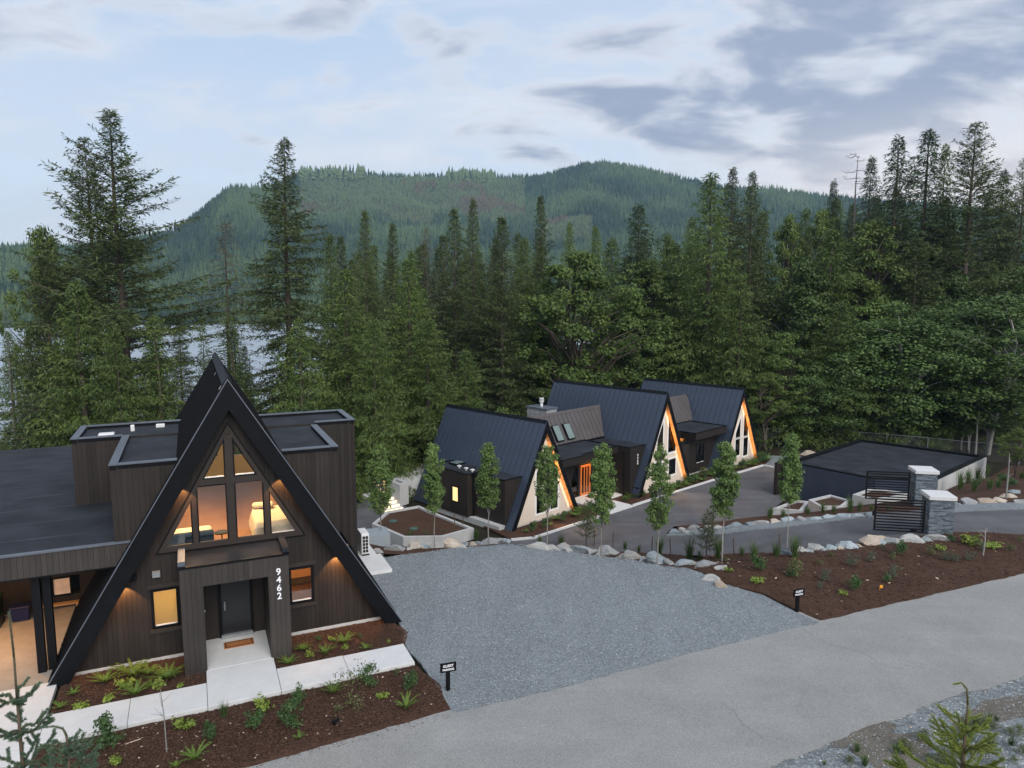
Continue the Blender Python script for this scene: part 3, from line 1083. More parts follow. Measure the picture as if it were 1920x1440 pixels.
def boards(parent, s0, s1, lo, hi, holes, mp, mat, width=0.145, t=0.022, gap=0.006, name='board', crit=(), joined=None, seed=0):
    """upright boards covering a wall; mp(s, z, d) gives the point d in front of the wall"""
    rnd = random.Random(seed)
    n = max(1, round((s1 - s0) / width))
    w = (s1 - s0) / n
    cr = sorted(set([s0 + i * w for i in range(n + 1)] + [c for c in crit if s0 < c < s1] + [p[0] for hh in holes for p in hh if s0 < p[0] < s1]))
    edges = set(round(s0 + i * w, 6) for i in range(n + 1))
    for a, b in zip(cr[:-1], cr[1:]):
        if b - a < 0.012:
            continue
        ga = gap / 2 if round(a, 6) in edges else 0
        gb = gap / 2 if round(b, 6) in edges else 0
        A, B = spans(a + 1e-4, lo, hi, holes), spans(b - 1e-4, lo, hi, holes)
        if len(A) != len(B):
            m = spans((a + b) / 2, lo, hi, holes)
            A = B = m
        tt = t + rnd.uniform(-.003, .004)
        for (l0, h0), (l1, h1) in zip(A, B):
            q = [(a + ga, l0), (b - gb, l1), (b - gb, h1), (a + ga, h0)]
            back = [mp(s, z, 0.0) for s, z in q]
            fv = np.array(mp(q[0][0], q[0][1], tt)) - np.array(back[0])
            if joined is not None:
                joined.prism(back, fv)
            else:
                MB().prism(back, fv).obj(name, mat, parent)


HOUSE = empty('a_frame_house', tuple(HO), HA, 'dark wooden A-frame house with lit triangular window and number 9462 by the porch', 'house')
RH, RW, RD = 8.92, 5.36, 11.3
SL = RH / RW


def rz_(a):
    return RH - SL * abs(a)


FB = 0.45                         # facade stands back under the rake
ti = 0.42                         # horizontal thickness of the roof slab
# roof: two slabs
for sg in (-1, 1):
    roof = MB().prism([(sg * 0.0, .02, RH), (sg * RW, .02, 0.0), (sg * (RW - ti), .02, 0.0), (0, .02, RH - ti * SL)], (0, RD, 0)).obj('roof', M_METAL, HOUSE)
    # raised seams over the slope
    for k in range(27):
        b = 0.35 + k * 0.41
        nx, nz = SL / math.hypot(1, SL), 1 / math.hypot(1, SL)
        p = [(sg * 0.06, b, RH - SL * .06), (sg * RW, b, 0.0)]
        q = [(x + sg * nx * 0.035, b, z + nz * 0.035) for x, b, z in p]
        MB().prism([p[0], p[1], q[1], q[0]], (0, 0.022, 0)).obj('roof_seam', M_METAL, roof)
    # barge board on the front and its bright drip edge
    bi = 0.56
    bb = MB().prism([(0, -.03, RH + .02), (sg * (RW + .02), -.03, 0.0), (sg * (RW - bi), -.03, 0.0), (0, -.03, RH - bi * SL)], (0, 0.05, 0)).obj('barge_board', M_METAL, HOUSE)
    MB().prism([(0, -.055, RH + .05), (sg * (RW + .05), -.055, 0.0), (sg * (RW + .015), -.055, 0.0), (0, -.055, RH - .01)], (0, 0.024, 0)).obj('drip_edge', M_CAPM, bb)
    MB().prism([(0, RD + .02, RH), (sg * RW, RD + .02, 0.0), (sg * (RW - bi), RD + .02, 0.0), (0, RD + .02, RH - bi * SL)], (0, 0.05, 0)).obj('barge_board', M_METAL, HOUSE)
cap = MB().prism([(-.16, 0, RH - .16), (0, 0, RH + .1), (.16, 0, RH - .16), (0, 0, RH - .02)], (0, RD, 0)).obj('ridge_cap', M_METAL, HOUSE)
for k in range(5):
    b = 0.75 + k * 2.2
    MB().prism([(-.24, b, RH - .37), (-.17, b, RH - .25), (-.13, b, RH - .27), (-.20, b, RH - .39)], (0, .09, 0)).obj('ridge_bracket', M_ACW, cap)

# facade
TRIM = [(-2.25, 3.52), (2.18, 3.52), (-.04, 7.46)]
PORCH_A0, PORCH_A1, PORCH_Z = -1.64, 1.50, 3.40
W1 = [(-2.515, 1.095), (-1.725, 1.095), (-1.725, 2.375), (-2.515, 2.375)]
W2 = [(1.645, 1.145), (2.445, 1.145), (2.445, 2.405), (1.645, 2.405)]
DOORH = [(-1.01, 0), (.87, 0), (.87, 2.8), (-1.01, 2.8)]
zhi = lambda a: max(0.02, rz_(a) - ti * SL + .02)
sp = 5.36 - ti
wallb = MB()
# sheathing behind the boards, cut round the openings
for (sa, sb) in ((-sp, -2.515), (-2.515, -2.25), (-2.25, -1.725), (-1.725, -1.01), (-1.01, -.04), (-.04, .87), (.87, 1.645), (1.645, 2.18), (2.18, 2.445), (2.445, sp)):
    A, B = spans(sa + 1e-4, lambda s: 0.0, zhi, [TRIM, W1, W2, DOORH]), spans(sb - 1e-4, lambda s: 0.0, zhi, [TRIM, W1, W2, DOORH])
    for (l0, h0), (l1, h1) in zip(A, B):
        wallb.prism([(sa, FB + .03, l0), (sb, FB + .03, l1), (sb, FB + .03, h1), (sa, FB + .03, h0)], (0, .12, 0))
WALL = wallb.obj('front_wall', M_BACK, HOUSE)
front = lambda s, z, d: (s, FB + .028 - d, z)
PB = [(PORCH_A0 + .02, 0.0), (PORCH_A1 - .02, 0.0), (PORCH_A1 - .02, 3.35), (PORCH_A0 + .02, 3.35)]
boards(WALL, -sp, sp, lambda s: 0.12, zhi, [TRIM, W1, W2, PB], front, M_SIDING, crit=(0,), seed=1)
# concrete footing under the boards
MB().box(-sp, PORCH_A0, FB - .01, FB + .14, 0, .12).obj('footing', M_CONCW, HOUSE)
MB().box(PORCH_A1, sp, FB - .01, FB + .14, 0, .12).obj('footing', M_CONCW, HOUSE)

# the big triangular window: flat trim boards, five black frames with panes
panes = [[(-.80, 5.77), (-.21, 5.77), (-.21, 6.86)], [(.11, 5.78), (.71, 5.78), (.11, 6.86)],
         [(-1.02, 3.66), (-.20, 3.66), (-.20, 5.50), (-1.02, 5.50)], [(.11, 3.66), (.92, 3.66), (.92, 5.52), (.11, 5.52)],
         [(-2.04, 3.66), (-1.25, 3.66), (-1.25, 5.12)], [(1.16, 3.68), (1.98, 3.68), (1.16, 5.13)]]


def inset(poly, d):
    """move every edge of a convex polygon inwards by d"""
    n = len(poly)
    ar = sum(poly[i][0] * poly[(i + 1) % n][1] - poly[(i + 1) % n][0] * poly[i][1] for i in range(n))
    s = 1 if ar > 0 else -1
    ln = []
    for i in range(n):
        p, q = np.array(poly[i]), np.array(poly[(i + 1) % n])
        e = (q - p) / np.linalg.norm(q - p)
        nm = np.array([-e[1], e[0]]) * s
        ln.append((p + nm * d, e))
    out = []
    for i in range(n):
        (p, e), (q, g) = ln[i - 1], ln[i]
        M_ = np.array([e, -g]).T
        tt = np.linalg.solve(M_, q - p)
        out.append(tuple(p + e * tt[0]))
    return out


def ring(mb, outer, inner, y0, y1, P=None):
    """flat frame between two polygons with the same corners"""
    P = P or (lambda s, z, y: (s, y, z))
    n = len(outer)
    for i in range(n):
        j = (i + 1) % n
        a, b, c, d = outer[i], outer[j], inner[j], inner[i]
        f = [P(*a, y0), P(*b, y0), P(*c, y0), P(*d, y0)]
        off = np.array(P(*a, y1)) - np.array(P(*a, y0))
        mb.prism(f, off)
    return mb


def window(parent, poly, y, frame=0.045, mat=M_METAL, pane=M_GLASS, name='window', P=None, depth=0.10, sill=False):
    """a frame standing in the wall with its pane set back in it; poly is the glass outline"""
    P = P or (lambda s, z, yy: (s, yy, z))
    outer = inset(poly, -frame)
    w = ring(MB(), outer, poly, y, y + depth, P).obj(name, mat, parent)
    g = [P(*q, y + depth * .45) for q in inset(poly, -.012)]
    off = np.array(P(*poly[0], y + depth * .45 + .012)) - np.array(P(*poly[0], y + depth * .45))
    MB().prism(g, off).obj('pane', pane, w)
    if sill:
        a0, a1 = min(q[0] for q in poly), max(q[0] for q in poly)
        z0 = min(q[1] for q in poly)
        pts = [P(a0 + .02, z0, y + .01), P(a1 - .02, z0, y + .01), P(a1 - .02, z0 + .035, y + .01), P(a0 + .02, z0 + .035, y + .01)]
        off = np.array(P(a0, z0, y + depth * .4)) - np.array(P(a0, z0, y + .01))
        MB().prism(pts, off).obj('window_sill', M_WHITE, w)
    return w


BIG = empty('triangular_window', (0, 0, 0))
BIG.parent = HOUSE
fy = FB - .03
tr = []
# trim boards: two rakes, sill, cross bar, central mullion, two side posts
oT, iT = TRIM, inset(TRIM, .105)
iT = [(iT[0][0] + .1, 3.70), (iT[1][0] - .1, 3.70), iT[2]]
for i in range(3):
    j = (i + 1) % 3
    MB().prism([(oT[i][0], fy, oT[i][1]), (oT[j][0], fy, oT[j][1]), (iT[j][0], fy, iT[j][1]), (iT[i][0], fy, iT[i][1])], (0, .10, 0)).obj('trim_board', M_TRIM, BIG)
ring(MB(), inset(TRIM, -.035), TRIM, fy - .012, fy + .05).obj('trim_edge', M_METAL, BIG)


def tri_hi(a, d=.06):
    hs = hole_span(inset(TRIM, d), a)
    return hs[1] if hs else 3.8


for a0, a1, z0, cut in ((-.165, .065, 3.70, True), (-1.21, -1.06, 3.70, True), (.96, 1.12, 3.70, True)):
    MB().prism([(a0, fy + .006, z0), (a1, fy + .006, z0), (a1, fy + .006, tri_hi(a1)), (a0, fy + .006, tri_hi(a0))], (0, .10, 0)).obj('mullion', M_TRIM, BIG)
for a0, a1 in ((-1.06, -.165), (.065, .96)):
    MB().box(a0, a1, fy + .004, fy + .10, 5.545, 5.735).obj('cross_bar', M_TRIM, BIG)
for k, p in enumerate(panes):
    window(BIG, p, fy + .02, 0.04, sill=True)
# the two small ground-floor windows
for poly, pn in (([(-2.44, 1.17), (-1.80, 1.17), (-1.80, 2.30), (-2.44, 2.30)], M_FROST), ([(1.72, 1.22), (2.37, 1.22), (2.37, 2.33), (1.72, 2.33)], M_GLASS)):
    w = window(HOUSE, poly, FB - .03, 0.085, pane=pn, sill=True)
    a0, a1, z0, z1 = poly[0][0] - .10, poly[1][0] + .10, poly[0][1] - .10, poly[2][1] + .10
    MB().box(a0 - .06, a1 + .06, FB - .05, FB + .02, z1, z1 + .14).obj('head_trim', M_TRIM, w)
    MB().box(a0 - .06, a1 + .06, FB - .06, FB + .02, z0 - .13, z0).obj('sill_trim', M_TRIM, w)

# porch: two posts and a deep lintel of upright boards, flat roof with metal parapet
PF = -1.0
PORCH = MB().box(PORCH_A0 + .03, -1.03, PF + .03, FB, 0.0, PORCH_Z - .02)
PORCH.box(.89, PORCH_A1 - .03, PF + .03, FB, 0.0, PORCH_Z - .02)
PORCH.box(-1.03, .89, PF + .03, FB, 2.80, PORCH_Z - .02)
PORCH = PORCH.obj('porch', M_BACK, HOUSE)
OPEN = [(-1.01, -.1), (.87, -.1), (.87, 2.78), (-1.01, 2.78)]
boards(PORCH, PORCH_A0, PORCH_A1, lambda s: 0.02, lambda s: PORCH_Z, [OPEN], lambda s, z, d: (s, PF + .03 - d, z), M_SIDING_L, width=.15, seed=2)
boards(PORCH, PF, FB - .03, lambda s: 0.02, lambda s: PORCH_Z, [], lambda s, z, d: (PORCH_A0 + .03 - d, s, z), M_SIDING_L, width=.15, seed=3)
boards(PORCH, PF, FB - .03, lambda s: 0.02, lambda s: PORCH_Z, [], lambda s, z, d: (PORCH_A1 - .03 + d, s, z), M_SIDING_L, width=.15, seed=4)
boards(PORCH, PF + .04, 1.1, lambda s: 0.1, lambda s: 2.78, [], lambda s, z, d: (-1.03 + d, s, z), M_SIDING, width=.15, seed=5)
boards(PORCH, PF + .04, 1.1, lambda s: 0.1, lambda s: 2.78, [], lambda s, z, d: (.89 - d, s, z), M_SIDING, width=.15, seed=6)
MB().box(-1.2, 1.05, FB, 1.15, 2.8, 2.95).obj('porch_ceiling', M_SIDING, PORCH)
MB().box(PORCH_A0 + .1, PORCH_A1 - .1, PF + .12, FB, PORCH_Z - .02, PORCH_Z + .02).obj('porch_roof', M_FLAT, PORCH)
pp = MB().box(PORCH_A0 - .03, PORCH_A1 + .03, PF - .03, PF + .10, PORCH_Z, PORCH_Z + .06)
pp.obj('parapet_cap', M_METAL, PORCH)
MB().box(PORCH_A0 - .03, PORCH_A0 + .17, PF + .101, FB - .01, PORCH_Z, PORCH_Z + .20).obj('parapet_side', M_CAPM, PORCH)
MB().box(PORCH_A1 - .17, PORCH_A1 + .03, PF + .101, FB - .01, PORCH_Z, PORCH_Z + .20).obj('parapet_side', M_FLAT, PORCH)
# door recess
MB().box(-1.2, -.58, 1.12, 1.2, 0.09, 2.8).obj('porch_back_wall', M_SIDING, PORCH)
MB().box(.52, 1.05, 1.12, 1.2, 0.09, 2.8).obj('porch_back_wall', M_SIDING, PORCH)
DOOR = MB().box(-.47, .42, 1.10, 1.16, 0.2, 2.32).obj('front_door', M_DOORB, HOUSE)
MB().box(-.58, -.47, 1.06, 1.2, .1, 2.43).box(.42, .52, 1.06, 1.2, .1, 2.43).box(-.47, .42, 1.06, 1.2, 2.32, 2.43).obj('door_frame', M_METAL, DOOR)
MB().box(-.52, .47, .96, 1.10, .092, .2).obj('threshold', M_GALV, DOOR)
MB().box(-.58, .52, 1.05, 1.2, 2.43, 2.8).obj('transom_panel', M_SIDING, DOOR)
MB().box(-.40, -.36, 1.04, 1.10, 1.05, 1.35).tube((-.38, 1.09, 1.2), (-.38, 1.03, 1.2), .03).obj('handle', M_GALV, DOOR)
MB().tube((-1.0, .55, 1.35), (-.985, .55, 1.35), .035, n=12).obj('doorbell', M_ACW, HOUSE)

# house number, one digit above the other
def text_obj(name, body, size, mat, parent, loc, rot, extrude=.012, bold=.0):
    c = bpy.data.curves.new('text', 'FONT')
    c.body = body
    c.size = size
    c.extrude = extrude
    c.offset = bold
    c.align_x = 'CENTER'
    tmp = bpy.data.objects.new('text', c)
    me = bpy.data.meshes.new_from_object(tmp)
    me.name = name
    me.materials.clear()
    me.materials.append(mat)
    bpy.data.objects.remove(tmp)
    o = bpy.data.objects.new(name, me)
    o.location = loc
    o.rotation_euler = rot
    return link(o, parent)


def digits(parent, chars, pos, step, size, rot, mat=M_DIGIT):
    for k, ch in enumerate(chars):
        text_obj('digit', ch, size, mat, parent, (pos[0], pos[1], pos[2] - k * step), rot, .012, size * .012)


num = empty('house_number', (0, 0, 0))
num.parent = HOUSE
digits(num, '9462', (1.18, PF - .018, 2.80), .265, .30, (R(90), 0, 0))

# box lights and soffit downlights in the rake, with their glow
for a in (-2.98, -2.32):
    MB().box(a - .11, a + .11, FB - .15, FB, 2.80, 2.97).obj('vent_hood', M_GALV if a > -2.5 else M_METAL, HOUSE)
for sg in (-1, 1):
    for a, zt in ((1.50, 5.95), (3.25, 3.0)):
        zt = rz_(a) - ti * SL - .02
        f = MB().tube((sg * a, .20, zt + .10), (sg * a, .20, zt - .03), .055, n=12).obj('soffit_light', M_METAL, HOUSE)
        lamp('soffit_lamp', 'SPOT', (sg * a, .20, zt - .06), 95 if a > 2 else 60, (1.0, .46, .15), .02, (R(14), 0, 0), HOUSE, spot=R(88), blend=.25)

# flat-roofed side wings: walls of upright boards, membrane roof, metal parapet
def wing(a0, a1, b0, b1, z0, z1, faces, seed, inner_sign, width=.15):
    c0, c1 = min(a0, a1), max(a0, a1)
    out = a0 if abs(a0) > abs(a1) else a1
    sg = 1 if out > 0 else -1
    A_ = abs(out) - .03
    zlow = max(z0, rz_(A_) - .25)
    ztop = z1 - .12
    ain = (RH - ztop) / SL - .12
    alow = (RH - zlow) / SL - .12
    poly = [(A_, zlow), (A_, ztop), (ain, ztop), (min(alow, A_ - .01), zlow)]
    wg = MB().prism([(sg * a, b0 + .03, z) for a, z in poly], (0, b1 - b0 - .06, 0)).obj('side_wing', M_BACK, HOUSE)
    lo = lambda s: max(z0, rz_(s) - .2)
    if 'f' in faces:
        boards(wg, c0, c1, lo, lambda s: z1 - .02, [], lambda s, z, d: (s, b0 + .03 - d, z), M_SIDING, width, seed=seed)
    if 'l' in faces:
        boards(wg, b0, b1, lambda s: max(z0, rz_(c0) - .2), lambda s: z1 - .02, [], lambda s, z, d: (c0 + .03 - d, s, z), M_SIDING, width, seed=seed + 1)
    if 'r' in faces:
        boards(wg, b0, b1, lambda s: max(z0, rz_(c1) - .2), lambda s: z1 - .02, [], lambda s, z, d: (c1 - .03 + d, s, z), M_SIDING, width, seed=seed + 2)
    ai = (RH - z1) / SL - .1
    MB().box(sg * ai, out - sg * .2, b0 + .2, b1 - (.0 if b1 < 6 else .2), z1 - .119, z1 - .10).obj('wing_roof', M_FLAT, wg)
    return wg


def parapet(par, pts, z, w=.24, hgt=.12, mat=M_CAPM):
    """metal cap along a line of wall tops"""
    for (p, q) in zip(pts[:-1], pts[1:]):
        d = Vector((q[0] - p[0], q[1] - p[1]))
        d.normalize()
        nn = Vector((-d.y, d.x)) * w
        e = d * 0.0
        MB().prism([(p[0], p[1], z), (q[0], q[1], z), (q[0] + nn.x, q[1] + nn.y, z), (p[0] + nn.x, p[1] + nn.y, z)], (0, 0, hgt * .3)).obj('parapet_cap', mat, par)
        MB().prism([(p[0] + nn.x * .12, p[1] + nn.y * .12, z - hgt), (q[0] + nn.x * .12, q[1] + nn.y * .12, z - hgt), (q[0] + nn.x * .88, q[1] + nn.y * .88, z - hgt), (p[0] + nn.x * .88, p[1] + nn.y * .88, z - hgt)],
                   (0, 0, hgt - .004)).obj('parapet_kerb', M_METAL, par)


ZT = 6.40
w1 = wing(-3.42, -1.3, .6, 5.7, 3.9, ZT, 'fl', 11, 1)
parapet(w1, [(-3.44, 5.7), (-3.44, .56)], ZT)
parapet(w1, [(-3.19, .56), (-1.55, .56)], ZT)
w2 = wing(-5.07, -1.3, 5.7, 8.55, 3.9, ZT, 'fl', 21, 1)
parapet(w2, [(-5.09, 8.57), (-5.09, 5.66)], ZT)
parapet(w2, [(-4.84, 5.66), (-3.45, 5.66)], ZT)
parapet(w2, [(-1.4, 8.59), (-4.84, 8.59)], ZT)
for a, b, s in ((-4.0, 6.25, (.26, .2, .16)), (-3.2, 7.2, (.07, .07, .25)), (-2.25, 7.7, (.16, .1, .14))):
    MB().box(a - s[0], a + s[0], b - s[1], b + s[1], ZT - .1, ZT - .1 + s[2]).obj('roof_vent', M_ACW, w2, bevel=.02)
w3 = wing(1.3, 3.42, .6, 5.7, 0, ZT, 'fr', 31, -1)
parapet(w3, [(1.6, .56), (3.19, .56)], ZT)
parapet(w3, [(3.44, .56), (3.44, 5.1)], ZT)
w4 = wing(1.3, 5.07, 5.7, 8.55, 0, ZT, 'fr', 41, -1)
parapet(w4, [(3.45, 5.66), (4.84, 5.66)], ZT)
parapet(w4, [(5.09, 5.66), (5.09, 8.57)], ZT)
parapet(w4, [(4.84, 8.59), (1.4, 8.59)], ZT)
MB().path([(3.5, 5.62, ZT - .9), (3.5, 5.62, 2.0)], [.045, .045], 8).box(3.4, 3.6, 5.52, 5.66, ZT - .95, ZT - .72).obj('downpipe', M_METAL, w4)
MB().tube((-3.5, 5.4, 4.9), (-3.62, 5.4, 4.7), .06).obj('roof_scupper', M_METAL, w2)

# carport: flat roof on posts to the left, upright boards on its edge
CZ = 3.95
CP_ = MB().box(-14.5, -2.4, .60, 18.2, CZ - .62, CZ - .02).obj('carport', M_BACK, HOUSE)
MB().box(-14.5, -3.0, .62, 18.0, CZ - .02, CZ + .02).obj('carport_roof', M_FLAT, CP_)
for k in range(9):
    MB().box(-14.4, -3.45, 2.0 + k * 1.85, 2.14 + k * 1.85, CZ + .021, CZ + .027).obj('membrane_lap', M_LAP, CP_)
MB().box(-14.5, -2.95, .53, .66, CZ + .0, CZ + .06).obj('parapet_cap', M_CAPM, CP_)
boards(CP_, -14.5, -2.95, lambda s: CZ - .70, lambda s: CZ, [], lambda s, z, d: (s, .60 - d, z), M_SIDING_L, .15, seed=51)
MB().box(-14.5, -3.4, .56, .70, CZ - .74, CZ - .70).obj('soffit_edge', M_METAL, CP_)
MB().box(-14.5, -3.4, .70, 6.2, CZ - .70, CZ - .625).obj('carport_ceiling', M_SIDING, CP_)
for a, b in ((-5.62, .95), (-5.3, 1.0)):
    pass
MB().box(-5.72, -5.50, .92, 1.14, .09, CZ - .7).box(-5.46, -5.24, 1.02, 1.24, .09, CZ - .7).obj('carport_post', M_METAL, CP_)
back = MB().box(-14.5, -6.42, 6.2, 6.4, 0, CZ - .7).box(-5.2, -3.0, 6.2, 6.4, 0, CZ - .7).box(-6.42, -5.2, 6.2, 6.4, 0, .5).box(-6.42, -5.2, 6.2, 6.4, 1.22, CZ - .7).obj('carport_wall', M_SIDING, CP_)
window(CP_, [(-6.04, .55), (-5.52, .55), (-5.52, 1.16), (-6.04, 1.16)], 6.17, .06, pane=plain('lit_blind', (.75, .66, .60), .8))
MB().box(-6.5, -5.25, 5.9, 6.16, .22, .27).box(-6.48, -6.42, 5.92, 6.1, .09, .22).box(-5.33, -5.27, 5.92, 6.1, .09, .22).obj('light_strip_board', M_PANEL, CP_)  # wooden board standing in for a low strip of light
lamp('carport_lamp', 'AREA', (-7.4, 3.0, CZ - .74), 60, (1, .50, .18), .5, (0, 0, 0), HOUSE)
lamp('carport_lamp', 'AREA', (-10.4, 3.0, CZ - .74), 60, (1, .50, .18), .5, (0, 0, 0), HOUSE)
for a in (-7.4, -10.4):
    MB().tube((a, 3, CZ - .70), (a, 3, CZ - .735), .14, n=16).obj('ceiling_light', M_LED, CP_)

# rooms behind the glass
ROOM = MB().box(-3.1, 3.1, FB + .2, RD - .2, 3.18, 3.30).obj('upper_floor', M_WFLOOR, HOUSE)
for sg in (-1, 1):
    MB().prism([(sg * (rz_(3.3) * 0 + 3.0), FB + .2, 3.3), (sg * .35, FB + .2, 7.72), (sg * .35, RD - .3, 7.72), (sg * 3.0, RD - .3, 3.3)], (sg * .05, 0, .03)).obj('sloping_ceiling', M_WARMW, HOUSE)
bw = MB()
# far gable wall with its own window looking on the trees
for (x0, x1, z0, z1) in ((-2.9, -1.4, 3.3, 3.9), (1.4, 2.9, 3.3, 3.9), (-2.3, -1.4, 3.9, 4.9), (1.4, 2.3, 3.9, 4.9), (-1.6, -1.3, 4.9, 6.0), (1.3, 1.6, 4.9, 6.0), (-1.4, 1.4, 3.3, 4.25), (-.12, .12, 4.25, 6.2), (-1.0, 1.0, 6.2, 6.6), (-.5, .5, 6.6, 7.3)):
    bw.box(x0, x1, RD - .45, RD - .3, z0, z1)
bw.obj('far_wall', M_WARMW, HOUSE)
MB().box(.05, .17, 3.2, 6.4, 3.3, 5.9).obj('inner_door', M_PANEL, HOUSE)
MB().box(1.55, 2.9, 5.2, 5.3, 3.3, 6.0).obj('partition', M_PANEL, HOUSE)
MB().box(-2.9, -1.3, 5.2, 5.3, 3.3, 6.0).obj('partition', M_PANEL, HOUSE)
lamp('room_lamp', 'AREA', (0, 3.2, 6.9), 230, (1, .66, .32), 1.0, (0, 0, 0), HOUSE, 4.0)
lamp('room_lamp', 'POINT', (-1.5, 1.6, 4.5), 22, (1, .62, .28), .15, None, HOUSE)
lamp('room_lamp', 'POINT', (1.5, 3.4, 4.8), 22, (1, .62, .28), .15, None, HOUSE)
# ground-floor rooms
gf = MB().box(-3.6, -1.2, 2.7, 2.8, 0, 2.9).box(-3.6, -3.5, FB + .2, 2.7, 0, 2.9).box(-1.25, -1.15, FB + .2, 2.7, 0, 2.9).box(-3.6, -1.2, FB + .2, 2.7, 2.85, 2.9).box(-3.6, -1.2, FB + .2, 2.7, .0, .1)
gf.obj('washroom_walls', M_WARMW, HOUSE)
gf = MB().box(1.2, 3.7, 3.2, 3.3, 0, 2.9).box(1.2, 1.3, FB + .2, 3.2, 0, 2.9).box(3.6, 3.7, FB + .2, 3.2, 0, 2.9).box(1.2, 3.7, FB + .2, 3.2, 2.85, 2.9).box(1.2, 3.7, FB + .2, 3.2, 0, .12)
gf.obj('hall_walls', M_PANEL, HOUSE)
MB().box(1.5, 3.4, 2.6, 3.18, .9, .97).obj('counter', M_TRIM, HOUSE)
lamp('room_lamp', 'POINT', (-2.2, 1.7, 2.3), 36, (1, .72, .38), .2, None, HOUSE)
lamp('room_lamp', 'POINT', (2.4, 1.6, 2.5), 50, (1, .58, .24), .2, None, HOUSE)

# furniture seen through the glass: things of their own
def hloc(a, b, z):
    return HW(a, b, z)


bedo = empty('bed', hloc(1.55, 2.0, 3.3), HA, 'bed with rumpled cream duvet behind the right panes of the big window', 'bed')
bm_ = bmesh.new()
bmesh.ops.create_grid(bm_, x_segments=26, y_segments=26, size=1)
for v in bm_.verts:
    x, y = v.co.x, v.co.y
    e = max(abs(x), abs(y))
    zz = .62 + .05 * mnoise.noise(Vector((x * 2.2, y * 2.2, 3))) + .03 * mnoise.noise(Vector((x * 6, y * 6, 1)))
    if e > .86:
        zz -= (e - .86) / .14 * .5
    v.co = Vector((x * .95 + .04 * mnoise.noise(Vector((y * 3, x, 0))), y * 1.1, zz))
me = bpy.data.meshes.new('duvet')
bm_.to_mesh(me)
bm_.free()
for p in me.polygons:
    p.use_smooth = True
me.materials.append(M_DUVET)
link(bpy.data.objects.new("duvet", me), bedo)
MB().box(-.85, .85, -1.0, 1.0, .15, .5).obj('mattress', M_DUVET, bedo, bevel=.05)
MB().box(-.9, .9, -1.05, 1.05, .05, .15).obj('bed_frame', M_PANEL, bedo)
for k in (-.45, .45):
    MB().box(k - .36, k + .36, .62, .98, .66, .82).obj('pillow', M_DUVET, bedo, bevel=.06)
sofa = empty('sofa', hloc(-1.35, 1.25, 3.3), HA, 'low sofa with dark teal back and cream seat behind the left panes', 'sofa')
MB().box(-.75, .75, -.42, -.22, .05, .62).obj('sofa_back', M_TEAL, sofa, bevel=.04)
MB().box(-.75, .75, -.21, .55, .05, .40).obj('seat', M_DUVET, sofa, bevel=.06)
MB().box(-.70, .70, -.19, .50, .41, .56).obj('cushion', M_DUVET, sofa, bevel=.07)
st = empty('side_table', hloc(-.36, 1.0, 3.3), HA, 'small round black side table between sofa and bed', 'table')
MB().tube((0, 0, .46), (0, 0, .49), .23, n=24).obj('table_top', M_METAL, st)
MB().tube((0, 0, .02), (0, 0, .46), .02).tube((0, 0, 0), (0, 0, .02), .16, n=16).obj('pedestal', M_METAL, st)

# things round the house
def bin_(name, a, b, w, d, hh, mat, lab, wheels=True):
    o = empty(name, HW(a, b, .09), HA, lab, 'bin')
    t_ = 0.86
    MB().prism([(-w * t_ / 2, -d * t_ / 2, .06), (w * t_ / 2, -d * t_ / 2, .06), (w * t_ / 2, d * t_ / 2, .06), (-w * t_ / 2, d * t_ / 2, .06)], (0, 0, .01))
    m = MB()
    lo = [(-w * t_ / 2, -d * t_ / 2, .05), (w * t_ / 2, -d * t_ / 2, .05), (w * t_ / 2, d * t_ / 2, .05), (-w * t_ / 2, d * t_ / 2, .05)]
    hi = [(-w / 2, -d / 2, hh), (w / 2, -d / 2, hh), (w / 2, d / 2, hh), (-w / 2, d / 2, hh)]
    m.add(lo + hi, [(3, 2, 1, 0), (4, 5, 6, 7)] + [(i, (i + 1) % 4, 4 + (i + 1) % 4, 4 + i) for i in range(4)])
    m.obj('body', mat, o, bevel=.02)
    MB().box(-w / 2 - .03, w / 2 + .03, -d / 2 - .04, d / 2 + .02, hh + .003, hh + .06).obj('lid', mat, o, bevel=.02)
    if wheels:
        for s in (-1, 1):
            MB().tube((s * w * .36, d * .48, .11), (s * w * .46, d * .48, .11), .11, n=14).obj('wheel', M_DARK, o)
        MB().tube((-w * .4, d / 2 + .05, hh - .05), (w * .4, d / 2 + .05, hh - .05), .018).obj('handle', mat, o)
    return o


bin_('wheeled_bin', -7.75, 5.2, .62, .7, 1.05, M_GREENB, 'tall dark green wheeled bin at the back of the carport')
bin_('recycling_box', -6.95, 5.45, .58, .42, .5, M_BLUEB, 'low dark blue recycling box beside the green bin', False)
mt = tag(MB().box(-.48, .44, .55, 1.0, 0, .025).obj('doormat', M_MAT), 'brown coir doormat with dark border at the black front door', 'doormat')
mt.location = HW(0, -.35, .092)
mt.rotation_euler = (0, 0, HA)
ring(MB(), [(-.44, .59), (.40, .59), (.40, .96), (-.44, .96)], [(-.41, .62), (.37, .62), (.37, .93), (-.41, .93)], .0251, .029, lambda s, z, y: (s, z, y)).obj('border', M_DARK, mt)

